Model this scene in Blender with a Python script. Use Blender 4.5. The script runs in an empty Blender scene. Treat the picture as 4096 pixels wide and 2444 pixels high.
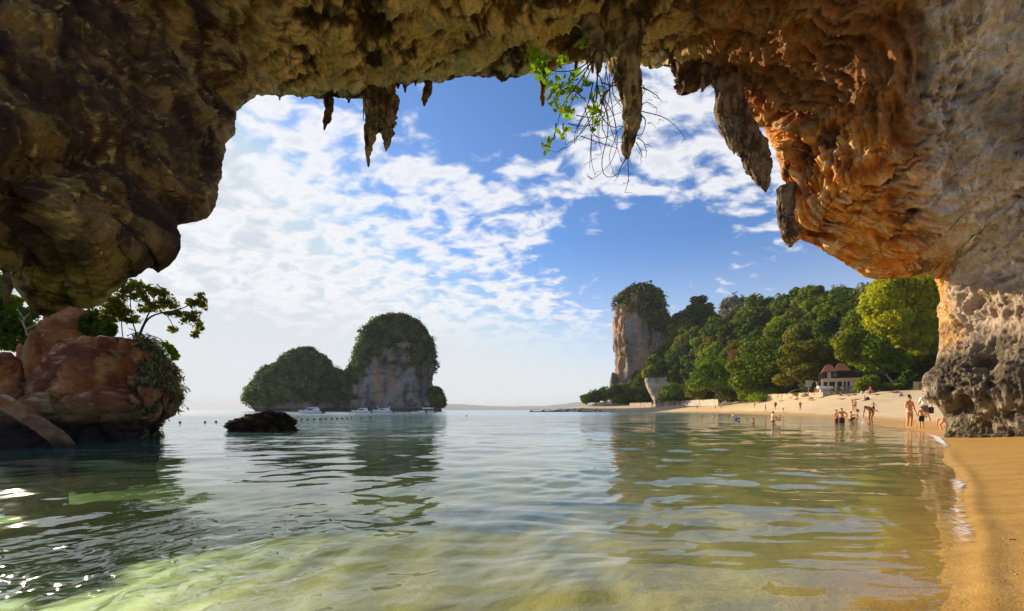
import bpy, bmesh, math, random
import numpy as np
from mathutils import Vector, Matrix, Euler

# ------------------------------------------------------------------ scene basics
scene = bpy.context.scene
COL = scene.collection
F, HY, H = 450.0, 410.3, 0.9            # focal length in picture pixels, horizon row, eye height (m)

cam_d = bpy.data.cameras.new('camera')
cam_d.sensor_width = 36.0
cam_d.lens = 36.0 * F / 1024.0
cam_d.shift_y = (HY - 305.5) / 1024.0
cam_d.clip_start = 0.05
cam_d.clip_end = 30000.0
cam = bpy.data.objects.new('camera', cam_d)
cam.location = (0, 0, H)
cam.rotation_euler = (math.radians(90), 0, 0)
COL.objects.link(cam)
scene.camera = cam

SUN_AZ, SUN_EL = -50.0, 18.0             # degrees; azimuth from +Y, negative to the west (-X)
world = bpy.data.worlds.new('World')
scene.world = world
world.use_nodes = True

def N(nt, typ, **kw):
    n = nt.nodes.new(typ)
    for k, v in kw.items():
        if k == 'ins':
            for i, x in v.items():
                n.inputs[i].default_value = x
        else:
            setattr(n, k, v)
    return n
def L(nt, a, b): nt.links.new(a, b)
def M_(nt, op, a, b=None, c=None, clamp=False):
    n = nt.nodes.new('ShaderNodeMath'); n.operation = op; n.use_clamp = clamp
    for i, x in enumerate((a, b, c)):
        if x is None: continue
        if isinstance(x, (int, float)): n.inputs[i].default_value = x
        else: nt.links.new(x, n.inputs[i])
    return n.outputs[0]
def VM(nt, op, a, b=None):
    n = nt.nodes.new('ShaderNodeVectorMath'); n.operation = op
    for i, x in enumerate((a, b)):
        if x is None: continue
        if isinstance(x, (tuple, list)): n.inputs[i].default_value = x
        else: nt.links.new(x, n.inputs[i])
    return n
def MIX(nt, fac, a, b, blend='MIX'):
    n = nt.nodes.new('ShaderNodeMix'); n.data_type = 'RGBA'; n.blend_type = blend
    for s, x in ((n.inputs[0], fac), (n.inputs[6], a), (n.inputs[7], b)):
        if isinstance(x, (int, float)): s.default_value = x
        elif isinstance(x, (tuple, list)): s.default_value = tuple(x) + ((1,) if len(x) == 3 else ())
        else: nt.links.new(x, s)
    return n.outputs[2]
def NOISE(nt, vec, scale, detail=4, rough=0.55, dist=0.0, typ='FBM'):
    n = nt.nodes.new('ShaderNodeTexNoise')
    n.inputs['Scale'].default_value = scale; n.inputs['Detail'].default_value = detail
    n.inputs['Roughness'].default_value = rough; n.inputs['Distortion'].default_value = dist
    if vec is not None: nt.links.new(vec, n.inputs['Vector'])
    return n.outputs['Fac']
def RAMP(nt, fac, stops):
    n = nt.nodes.new('ShaderNodeValToRGB')
    e = n.color_ramp.elements
    while len(e) < len(stops): e.new(0.5)
    for i, (p, c) in enumerate(stops):
        e[i].position = p
        e[i].color = (c, c, c, 1) if isinstance(c, (int, float)) else tuple(c) + (1,)
    nt.links.new(fac, n.inputs[0])
    return n.outputs[0]
def SMOOTH(nt, x, lo, hi):
    n = nt.nodes.new('ShaderNodeMapRange'); n.interpolation_type = 'SMOOTHSTEP'
    n.inputs[1].default_value = lo; n.inputs[2].default_value = hi
    nt.links.new(x, n.inputs[0])
    return n.outputs[0]

def build_world():
    nt = world.node_tree
    nt.nodes.clear()
    out = N(nt, 'ShaderNodeOutputWorld')
    bg = N(nt, 'ShaderNodeBackground'); bg.inputs['Strength'].default_value = SKY_STRENGTH
    sky = N(nt, 'ShaderNodeTexSky', sky_type='NISHITA', sun_disc=False)
    sky.sun_elevation = math.radians(SUN_EL)
    sky.sun_rotation = math.radians(SUN_AZ)
    sky.air_density = 1.0; sky.dust_density = 0.8; sky.ozone_density = 3.0; sky.altitude = 0
    tc = N(nt, 'ShaderNodeTexCoord')
    d = VM(nt, 'NORMALIZE', tc.outputs['Generated']).outputs[0]
    sep = N(nt, 'ShaderNodeSeparateXYZ'); L(nt, d, sep.inputs[0])
    z = sep.outputs[2]
    zz = M_(nt, 'ADD', M_(nt, 'MAXIMUM', z, 0.0), CLOUD_FLAT)
    u = M_(nt, 'DIVIDE', sep.outputs[0], zz); v = M_(nt, 'DIVIDE', sep.outputs[1], zz)
    cmb = N(nt, 'ShaderNodeCombineXYZ'); L(nt, u, cmb.inputs[0]); L(nt, v, cmb.inputs[1])
    uv = cmb.outputs[0]
    # stretch slightly along the band direction
    mp = N(nt, 'ShaderNodeMapping'); L(nt, uv, mp.inputs[0])
    mp.inputs['Rotation'].default_value = (0, 0, math.radians(35)); mp.inputs['Scale'].default_value = (1.0, 1.35, 1)
    p = mp.outputs[0]
    warp = N(nt, 'ShaderNodeTexNoise', ins={'Scale': 6.0, 'Detail': 2.0}); L(nt, p, warp.inputs['Vector'])
    wv = VM(nt, 'SCALE', VM(nt, 'SUBTRACT', warp.outputs['Color'], (0.5, 0.5, 0.5)).outputs[0]); wv.inputs['Scale'].default_value = 0.10
    p = VM(nt, 'ADD', p, wv.outputs[0]).outputs[0]
    n1 = NOISE(nt, p, 12.5, 7, 0.52)
    n2 = NOISE(nt, p, 2.6, 3, 0.5)
    # cloud cover: where the cloud fields lie in the sky (centres in cloud-plane coordinates)
    def plane(px, py):
        x, y, zc = (px - 512) / F, 1.0, (HY - py) / F
        r = math.sqrt(x * x + y * y + zc * zc)
        x, y, zc = x / r, y / r, zc / r
        return (x / (zc + CLOUD_FLAT), y / (zc + CLOUD_FLAT), 0)
    fields = [(270, 160, .55, .80), (330, 215, .5, .62), (230, 245, .7, .85), (420, 180, .35, .25), (520, 205, .5, .55), (600, 190, .35, .4),
              (360, 285, .9, .85), (470, 300, .85, .8), (560, 335, .8, .75), (185, 270, .9, .8), (690, 115, .42, 1.0),
              (735, 185, .42, 1.05), (780, 225, .3, .3), (715, 275, .35, .5), (655, 150, .2, .35), (680, 225, .3, -.35), (760, 100, .3, -.2),
              (430, 110, .3, -.7), (500, 110, .25, -.6), (610, 260, .6, -.75), (640, 235, .5, -.6), (300, 350, 1.1, -.5), (650, 350, 1.2, -.35), (800, 290, .6, -.4), (150, 345, 1.0, -.4), (590, 130, .3, -.25)]
    cover = None
    for (px, py, r, w) in fields:
        c = plane(px, py)
        dist = VM(nt, 'DISTANCE', uv, c).outputs['Value']
        q = M_(nt, 'DIVIDE', dist, r * 0.55)
        g = M_(nt, 'MULTIPLY', M_(nt, 'POWER', math.e, M_(nt, 'MULTIPLY', M_(nt, 'MULTIPLY', q, q), -1.0)), w)
        cover = g if cover is None else M_(nt, 'ADD', cover, g)
    cover = M_(nt, 'MINIMUM', M_(nt, 'MAXIMUM', cover, -0.8), 0.75)
    dens = M_(nt, 'ADD', n1, M_(nt, 'MULTIPLY', cover, 0.24))
    dens = M_(nt, 'ADD', dens, M_(nt, 'MULTIPLY', M_(nt, 'SUBTRACT', n2, 0.5), 0.30))
    m = SMOOTH(nt, dens, 0.53, 0.77)
    # clouds dissolve into the haze near the horizon
    m = M_(nt, 'MULTIPLY', m, SMOOTH(nt, z, 0.10, 0.24))
    m = M_(nt, 'MULTIPLY', m, CLOUD_OPACITY)
    # thicker cloud cores are a little greyer
    core = SMOOTH(nt, dens, 0.72, 0.95)
    ccol = MIX(nt, core, CLOUD_COL, CLOUD_CORE)
    haze = M_(nt, 'MULTIPLY', M_(nt, 'SUBTRACT', 1.0, SMOOTH(nt, z, 0.0, 0.36)), 0.72)
    tint = MIX(nt, 1.0, MIX(nt, 1.0, sky.outputs[0], SKY_TINT, 'MULTIPLY'), SKY_MAX, 'DARKEN')
    sg = N(nt, 'ShaderNodeSeparateColor'); L(nt, tint, sg.inputs[0])
    tint = MIX(nt, SMOOTH(nt, sg.outputs[1], 3.8, 7.0), tint, SKY_GLOW)      # the sky whitens towards the sun
    base = MIX(nt, haze, tint, HAZE_COL)
    col = MIX(nt, m, base, ccol)
    L(nt, col, bg.inputs['Color'])
    L(nt, bg.outputs[0], out.inputs['Surface'])

CLOUD_FLAT = 0.32
SKY_GLOW = (5.2, 5.75, 6.4)
SKY_MAX = (7.0, 7.15, 7.5)
SKY_STRENGTH = 0.075
CLOUD_COL = (7.5, 7.5, 7.7); CLOUD_CORE = (6.2, 6.3, 6.8); CLOUD_OPACITY = 0.92
SKY_TINT = (0.84, 1.10, 1.46); HAZE_COL = (6.9, 7.0, 7.0)
build_world()

sun_d = bpy.data.lights.new('sun', 'SUN')
sun_d.energy = 4.6
sun_d.angle = math.radians(0.6)
sun_d.color = (1.0, 0.84, 0.62)
sun = bpy.data.objects.new('sun', sun_d)
COL.objects.link(sun)
_a, _e = math.radians(SUN_AZ), math.radians(SUN_EL)
SUN_DIR = Vector((math.sin(_a) * math.cos(_e), math.cos(_a) * math.cos(_e), math.sin(_e)))
sun.rotation_euler = SUN_DIR.to_track_quat('Z', 'Y').to_euler()
sun.location = SUN_DIR * 60

vs = scene.view_settings
vs.view_transform = 'Standard'
try: vs.look = 'None'
except Exception: pass
vs.exposure = 0.78
vs.gamma = 1.0
vs.use_curve_mapping = False
cy = scene.cycles
cy.max_bounces = 8; cy.diffuse_bounces = 4; cy.glossy_bounces = 4; cy.transmission_bounces = 4
cy.transparent_max_bounces = 12; cy.volume_bounces = 0
cy.caustics_reflective = True; cy.caustics_refractive = False
cy.sample_clamp_indirect = 6.0
cy.use_adaptive_sampling = True
try:
    cy.use_denoising = True; cy.denoiser = 'OPENIMAGEDENOISE'
except Exception: pass

# ------------------------------------------------------------------ numpy helpers
rng = np.random.default_rng(7)
_perm = np.random.default_rng(11).permutation(256).astype(np.int64)
_perm = np.concatenate([_perm, _perm, _perm])
_grad = np.random.default_rng(12).normal(size=(256, 3)); _grad /= np.linalg.norm(_grad, axis=1)[:, None]

def perlin(p):
    p = np.asarray(p, float)
    i = np.floor(p).astype(np.int64); f = p - i; i &= 255
    w = f * f * f * (f * (f * 6 - 15) + 10)
    out = 0
    for dx in (0, 1):
        wx = w[..., 0] if dx else 1 - w[..., 0]
        for dy in (0, 1):
            wy = w[..., 1] if dy else 1 - w[..., 1]
            for dz in (0, 1):
                wz = w[..., 2] if dz else 1 - w[..., 2]
                h = _perm[_perm[_perm[(i[..., 0] + dx) & 255] + ((i[..., 1] + dy) & 255)] + ((i[..., 2] + dz) & 255)]
                g = _grad[h]
                out = out + wx * wy * wz * (g[..., 0] * (f[..., 0] - dx) + g[..., 1] * (f[..., 1] - dy) + g[..., 2] * (f[..., 2] - dz))
    return out * 1.5
def fbm(p, octv=4, gain=0.5, lac=2.03):
    a, s, o = 1.0, 0.0, 0.0
    q = np.asarray(p, float)
    for k in range(octv):
        o = o + a * perlin(q + 17.3 * k); s += a; a *= gain; q = q * lac
    return o / s
def ridged(p, octv=4, gain=0.5, lac=2.07):
    a, s, o = 1.0, 0.0, 0.0
    q = np.asarray(p, float)
    for k in range(octv):
        r = 1 - np.abs(perlin(q + 9.7 * k)) * 1.6
        o = o + a * r * np.abs(r); s += a; a *= gain; q = q * lac
    return o / s
def worley(p):
    """distance to the nearest and second nearest feature point"""
    p = np.asarray(p, float)
    i = np.floor(p).astype(np.int64); f = p - i
    b1 = np.full(p.shape[:-1], 9.0); b2 = b1.copy()
    for dx in (-1, 0, 1):
        for dy in (-1, 0, 1):
            for dz in (-1, 0, 1):
                h = _perm[_perm[_perm[(i[..., 0] + dx) & 255] + ((i[..., 1] + dy) & 255)] + ((i[..., 2] + dz) & 255)]
                g = _grad[h] * 0.45 + 0.5
                dd = np.sqrt((g[..., 0] + dx - f[..., 0]) ** 2 + (g[..., 1] + dy - f[..., 1]) ** 2 + (g[..., 2] + dz - f[..., 2]) ** 2)
                nb = dd < b1
                b2 = np.where(nb, b1, np.minimum(b2, dd)); b1 = np.where(nb, dd, b1)
    return b1, b2
def sstep(x, a, b):
    t = np.clip((x - a) / (b - a), 0, 1)
    return t * t * (3 - 2 * t)
def P(px, py, D):
    """the point at depth D (m ahead of the eye) on the line of sight through a picture position"""
    return np.stack(np.broadcast_arrays((np.asarray(px, float) - 512) / F * D, np.asarray(D, float), H + (HY - np.asarray(py, float)) / F * D), -1)

def link(o, parent=None):
    COL.objects.link(o)
    if parent is not None: o.parent = parent
    return o
def tag(o, label=None, cat=None, group=None, kind=None):
    if label: o['label'] = label
    if cat: o['category'] = cat
    if group: o['group'] = group
    if kind: o['kind'] = kind
    return o
def empty(name, loc=(0, 0, 0), rz=0.0, label=None, cat=None, group=None):
    o = bpy.data.objects.new(name, None)
    o.location = loc; o.rotation_euler = (0, 0, rz); o.empty_display_size = 0.2
    COL.objects.link(o)
    return tag(o, label, cat, group)
def np_mesh(name, verts, faces, mat=None, smooth=True, cols=None, attrs=None):
    me = bpy.data.meshes.new(name)
    verts = np.ascontiguousarray(verts, np.float32).reshape(-1, 3)
    if isinstance(faces, np.ndarray):
        nf, k = faces.shape
        me.vertices.add(len(verts)); me.vertices.foreach_set('co', verts.ravel())
        me.loops.add(nf * k); me.loops.foreach_set('vertex_index', np.ascontiguousarray(faces, np.int32).ravel())
        me.polygons.add(nf)
        me.polygons.foreach_set('loop_start', np.arange(0, nf * k, k, dtype=np.int32))
        me.polygons.foreach_set('loop_total', np.full(nf, k, np.int32))
        me.update(calc_edges=True); me.validate()
    else:
        me.from_pydata([tuple(v) for v in verts], [], faces); me.update()
    if smooth and len(me.polygons):
        me.polygons.foreach_set('use_smooth', np.ones(len(me.polygons), bool))
    if cols is not None:
        c = np.ones((len(verts), 4), np.float32); c[:, :3] = cols
        a = me.color_attributes.new('Col', 'FLOAT_COLOR', 'POINT'); a.data.foreach_set('color', c.ravel())
    for k, v in (attrs or {}).items():
        a = me.attributes.new(k, 'FLOAT', 'POINT'); a.data.foreach_set('value', np.ascontiguousarray(v, np.float32).ravel())
    if mat: me.materials.append(mat)
    return me
def obj(name, me, parent=None, loc=None):
    o = bpy.data.objects.new(name, me)
    if loc is not None: o.location = loc
    return link(o, parent)
def grid_faces(nu, nv, wrap_u=False):
    u = np.arange(nu if wrap_u else nu - 1); v = np.arange(nv - 1)
    U, V = np.meshgrid(u, v, indexing='ij')
    U2 = (U + 1) % nu
    return np.stack([U * nv + V, U2 * nv + V, U2 * nv + V + 1, U * nv + V + 1], -1).reshape(-1, 4)
def grid_normals(G):
    du = np.gradient(G, axis=0); dv = np.gradient(G, axis=1)
    n = np.cross(du, dv)
    return n / (np.linalg.norm(n, axis=-1, keepdims=True) + 1e-9)
def poly_resample(pts, n):
    pts = np.asarray(pts, float)
    s = np.concatenate([[0], np.cumsum(np.linalg.norm(np.diff(pts[:, :2], axis=0), axis=1))])
    t = np.linspace(0, s[-1], n)
    return np.stack([np.interp(t, s, pts[:, k]) for k in range(pts.shape[1])], -1), t, s

# ------------------------------------------------------------------ materials
def new_mat(name):
    m = bpy.data.materials.new(name); m.use_nodes = True
    nt = m.node_tree
    return m, nt, nt.nodes['Principled BSDF']
def rock_mat(name, use_col=True, base=(0.3, 0.25, 0.18), scale=1.0, bump=0.35, var=0.55, rough=0.9, pit=0.4):
    m, nt, b = new_mat(name)
    tc = N(nt, 'ShaderNodeTexCoord'); v = tc.outputs['Object']
    if use_col:
        a = N(nt, 'ShaderNodeVertexColor', layer_name='Col'); c = a.outputs['Color']
    else:
        rgb = N(nt, 'ShaderNodeRGB'); rgb.outputs[0].default_value = tuple(base) + (1,); c = rgb.outputs[0]
    f1 = NOISE(nt, v, 1.3 * scale, 6, 0.62, 0.6)
    f2 = NOISE(nt, v, 9.0 * scale, 5, 0.6, 0.3)
    f3 = NOISE(nt, v, 42 * scale, 4, 0.6)
    k = M_(nt, 'ADD', M_(nt, 'MULTIPLY', f1, 0.45), M_(nt, 'ADD', M_(nt, 'MULTIPLY', f2, 0.35), M_(nt, 'MULTIPLY', f3, 0.2)))
    val = RAMP(nt, k, [(0.30, 1 - var), (0.5, 1.0), (0.72, 1 + var * 0.75)])
    c2 = MIX(nt, 1.0, c, val, 'MULTIPLY')
    vo = N(nt, 'ShaderNodeTexVoronoi', feature='F1'); vo.inputs['Scale'].default_value = 5.5 * scale
    L(nt, VM(nt, 'ADD', v, VM(nt, 'SCALE', N_col(nt, v, 3.0 * scale)).outputs[0]).outputs[0], vo.inputs['Vector'])
    pits = SMOOTH(nt, vo.outputs['Distance'], 0.02, 0.24)
    c3 = MIX(nt, M_(nt, 'MULTIPLY', M_(nt, 'SUBTRACT', 1.0, pits), pit), c2, (0.035, 0.025, 0.016))
    vc = N(nt, 'ShaderNodeTexVoronoi', feature='DISTANCE_TO_EDGE'); vc.inputs['Scale'].default_value = 1.5 * scale
    mc = N(nt, 'ShaderNodeMapping'); mc.inputs['Scale'].default_value = (1.0, 1.0, .55)
    L(nt, VM(nt, 'ADD', v, VM(nt, 'SCALE', N_col(nt, v, 1.6 * scale)).outputs[0]).outputs[0], mc.inputs[0]); L(nt, mc.outputs[0], vc.inputs['Vector'])
    crack = M_(nt, 'MULTIPLY', M_(nt, 'SUBTRACT', 1.0, SMOOTH(nt, vc.outputs['Distance'], 0.0, 0.055)), SMOOTH(nt, f1, .50, .64))
    c3 = MIX(nt, M_(nt, 'MULTIPLY', crack, .6), c3, (0.03, 0.02, 0.013))
    f4 = NOISE(nt, v, 21 * scale, 4, 0.65, 0.5)
    c3 = MIX(nt, M_(nt, 'MULTIPLY', SMOOTH(nt, f4, .56, .66), .45), c3, MIX(nt, 1.0, c3, (1.9, 1.75, 1.45), 'MULTIPLY'))
    L(nt, c3, b.inputs['Base Color'])
    b.inputs['Roughness'].default_value = rough
    b.inputs['Specular IOR Level'].default_value = 0.25
    h = M_(nt, 'ADD', M_(nt, 'MULTIPLY', f2, 0.6), M_(nt, 'ADD', M_(nt, 'MULTIPLY', f3, 0.3), M_(nt, 'ADD', M_(nt, 'MULTIPLY', pits, 0.35), M_(nt, 'MULTIPLY', crack, -0.5))))
    bp = N(nt, 'ShaderNodeBump'); bp.inputs['Strength'].default_value = bump; bp.inputs['Distance'].default_value = 0.16 / scale
    L(nt, h, bp.inputs['Height']); L(nt, bp.outputs[0], b.inputs['Normal'])
    return m
def N_col(nt, v, s):
    n = N(nt, 'ShaderNodeTexNoise', ins={'Scale': s, 'Detail': 2.0}); L(nt, v, n.inputs['Vector'])
    return VM(nt, 'SCALE', VM(nt, 'SUBTRACT', n.outputs['Color'], (.5, .5, .5)).outputs[0]).outputs[0]
def flat_mat(name, col, rough=0.6, spec=0.4, metal=0.0, var=0.12, vscale=8.0):
    m, nt, b = new_mat(name)
    tc = N(nt, 'ShaderNodeTexCoord')
    f = NOISE(nt, tc.outputs['Object'], vscale, 4, 0.6)
    val = RAMP(nt, f, [(0.25, 1 - var), (0.75, 1 + var)])
    rgb = N(nt, 'ShaderNodeRGB'); rgb.outputs[0].default_value = tuple(col) + (1,)
    L(nt, MIX(nt, 1.0, rgb.outputs[0], val, 'MULTIPLY'), b.inputs['Base Color'])
    b.inputs['Roughness'].default_value = rough; b.inputs['Specular IOR Level'].default_value = spec
    b.inputs['Metallic'].default_value = metal
    return m
def leaf_mat(name, dark, light, trans=0.35, obj_var=0.25):
    m, nt, b = new_mat(name)
    a = N(nt, 'ShaderNodeAttribute', attribute_name='lv')
    oi = N(nt, 'ShaderNodeObjectInfo')
    c = MIX(nt, a.outputs['Fac'], dark, light)
    hs = N(nt, 'ShaderNodeHueSaturation')
    L(nt, M_(nt, 'ADD', 0.5 - 0.032, M_(nt, 'MULTIPLY', oi.outputs['Random'], 0.045)), hs.inputs['Hue'])
    L(nt, M_(nt, 'ADD', 1 - obj_var, M_(nt, 'MULTIPLY', oi.outputs['Random'], 2 * obj_var)), hs.inputs['Value'])
    L(nt, c, hs.inputs['Color'])
    L(nt, hs.outputs[0], b.inputs['Base Color'])
    b.inputs['Roughness'].default_value = 0.8; b.inputs['Specular IOR Level'].default_value = 0.08
    tr = N(nt, 'ShaderNodeBsdfTranslucent')
    c2 = MIX(nt, 1.0, hs.outputs[0], (1.25, 1.35, 0.55), 'MULTIPLY')
    L(nt, c2, tr.inputs['Color'])
    ms = N(nt, 'ShaderNodeMixShader'); ms.inputs[0].default_value = trans
    L(nt, b.outputs[0], ms.inputs[1]); L(nt, tr.outputs[0], ms.inputs[2])
    L(nt, ms.outputs[0], nt.nodes['Material Output'].inputs['Surface'])
    return m

MAT = {}
MAT['cave'] = rock_mat('cave_limestone', scale=0.9, bump=0.75, var=0.6, pit=0.35)
MAT['boulder'] = rock_mat('red_boulder_rock', scale=0.8, bump=0.7, var=0.5, pit=0.3)
MAT['island'] = rock_mat('island_limestone', scale=0.045, bump=0.6, var=0.55, pit=0.5)
MAT['reef'] = rock_mat('barnacled_rock', scale=2.2, bump=1.0, var=0.7, pit=0.6)
MAT['leaf_dark'] = leaf_mat('leaf_dark', (0.014, 0.034, 0.005), (0.115, 0.165, 0.018))
MAT['leaf_mid'] = leaf_mat('leaf_mid', (0.03, 0.062, 0.004), (0.25, 0.31, 0.018))
MAT['leaf_olive'] = leaf_mat('leaf_olive', (0.05, 0.065, 0.008), (0.27, 0.27, 0.030))
MAT['leaf_bright'] = leaf_mat('leaf_bright', (0.20, 0.25, 0.006), (0.60, 0.60, 0.02), trans=0.45)
MAT['leaf_rust'] = leaf_mat('leaf_rust', (0.10, 0.06, 0.01), (0.28, 0.16, 0.03))
MAT['leaf_lime'] = leaf_mat('leaf_lime', (0.08, 0.17, 0.01), (0.24, 0.40, 0.02), trans=0.5)
MAT['leaf_grey'] = leaf_mat('leaf_grey', (0.06, 0.065, 0.03), (0.24, 0.23, 0.12), trans=0.3)
MAT['bark'] = flat_mat('bark', (0.13, 0.085, 0.05), 0.9, 0.1, var=0.4)
MAT['bark_pale'] = flat_mat('bark_pale', (0.38, 0.29, 0.2), 0.9, 0.1, var=0.3)
MAT['twig'] = flat_mat('dark_twig', (0.035, 0.022, 0.016), 0.9, 0.1, var=0.3)
# ------------------------------------------------------------------ terrain: one sheet for sea bed, beach and inland ground
def seg_dist(X, Y, line):
    best = np.full(X.shape, 1e9)
    for (ax, ay), (bx, by) in zip(line[:-1], line[1:]):
        dx, dy = bx - ax, by - ay
        t = np.clip(((X - ax) * dx + (Y - ay) * dy) / (dx * dx + dy * dy + 1e-12), 0, 1)
        best = np.minimum(best, (X - ax - t * dx) ** 2 + (Y - ay - t * dy) ** 2)
    return np.sqrt(best)
def inside(X, Y, poly):
    c = np.zeros(X.shape, bool)
    n = len(poly)
    for k in range(n):
        (ax, ay), (bx, by) = poly[k], poly[(k + 1) % n]
        if ay == by: continue
        cr = ((ay > Y) != (by > Y)) & (X < (bx - ax) * (Y - ay) / (by - ay) + ax)
        c ^= cr
    return c
def ground(px, D): return ((px - 512) / F * D, D)
SHORE = [(-4, -60), (0.2, -6), (1.5, 0.4)] + [ground(px, H * F / (py - HY)) for px, py in (
    (953, 612), (962, 571), (956, 557), (963, 533), (957, 500), (962, 485), (951, 470), (942, 456), (946, 447), (936, 437), (922, 431.5), (908, 428.6), (890, 427))]
SHORE += [ground(px, D) for px, D in ((875, 29.5), (850, 43), (830, 53), (800, 68), (775, 84), (750, 105), (700, 155), (650, 200), (600, 240), (560, 255), (540, 262), (531, 268), (545, 300), (575, 360), (600, 440), (640, 600))]
LAND = SHORE + [(1500, 900), (3000, 0), (300, -300)]
TOP = [(30, -60), (44, -20), (58, 8), (68, 40)] + [ground(px, D) for px, D in ((1000, 70), (921, 80), (900, 82), (860, 90), (830, 98), (800, 115), (775, 140), (730, 190), (690, 240), (640, 285), (605, 300), (588, 302))]
INLAND = TOP + [(90, 420), (1500, 900), (3000, 0), (300, -300)]
# smooth the shore a little with small scallops
_s, _, _ = poly_resample(SHORE[3:30], 420)
_w = np.stack([fbm(np.stack([_s[:, 0] * 0.55, _s[:, 1] * 0.55, 0 * _s[:, 0]], -1), 3), fbm(np.stack([_s[:, 0] * 0.55, _s[:, 1] * 0.55, 0 * _s[:, 0] + 9], -1), 3)], -1)
_s = _s + _w * (0.035 * np.sqrt(np.hypot(_s[:, 0], _s[:, 1])))[:, None]
SHORE_F = SHORE[:3] + [tuple(r) for r in _s] + SHORE[30:]
def terrain(X, Y, fine=True):
    X = np.asarray(X, float); Y = np.asarray(Y, float)
    ds = seg_dist(X, Y, SHORE_F if fine else SHORE)
    dt = seg_dist(X, Y, TOP)
    land = inside(X, Y, (SHORE_F + LAND[len(SHORE):]) if fine else LAND)
    inl = inside(X, Y, INLAND)
    s = ds / (ds + dt + 1e-6)
    z = 4.4 * s ** 1.02
    z = np.where(inl, 4.4 + 0.05 * np.minimum(dt, 200), z)
    sea = -(0.085 * np.minimum(ds, 6) + 0.07 * np.clip(ds - 6, 0, 60))
    sea = sea - 0.8 * sstep(-X, -3, 8.0) * sstep(ds, 0.5, 12)
    sea = np.maximum(sea, -3.6)
    return np.where(land, z, sea), ds, land, inl
def terrain1(x, y):
    z, _, _, _ = terrain(np.array([x]), np.array([y]))
    return float(z[0])
def hit(px, py, dmin=6.0, dmax=330.0):
    """where the line of sight through a picture position meets the ground or the water: x, y, z"""
    D = np.exp(np.linspace(math.log(dmin), math.log(dmax), 900))
    p = P(px, py, D)
    g, _, _, _ = terrain(p[:, 0], p[:, 1], False)
    g = np.maximum(g, 0.0)
    k = np.argmax(p[:, 2] <= g)
    if not (p[:, 2] <= g).any(): k = len(D) - 1
    k0 = max(k - 1, 0)
    a0, a1 = p[k0, 2] - g[k0], p[k, 2] - g[k]
    t = a0 / (a0 - a1) if a0 != a1 else 0
    q = p[k0] + (p[k] - p[k0]) * np.clip(t, 0, 1)
    return float(q[0]), float(q[1]), float(max(terrain1(q[0], q[1]), 0.0))

def polar_grid(pxs, radii, coarse=56):
    ang = np.arctan2((np.asarray(pxs, float) - 512) / F, 1.0)
    a0, a1 = ang[0], ang[-1]
    rest = np.linspace(a1, a0 + 2 * math.pi, coarse + 2)[1:-1]
    A = np.concatenate([ang, rest])
    R, T = np.meshgrid(radii, A)
    return R * np.sin(T), R * np.cos(T), R, T

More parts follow.
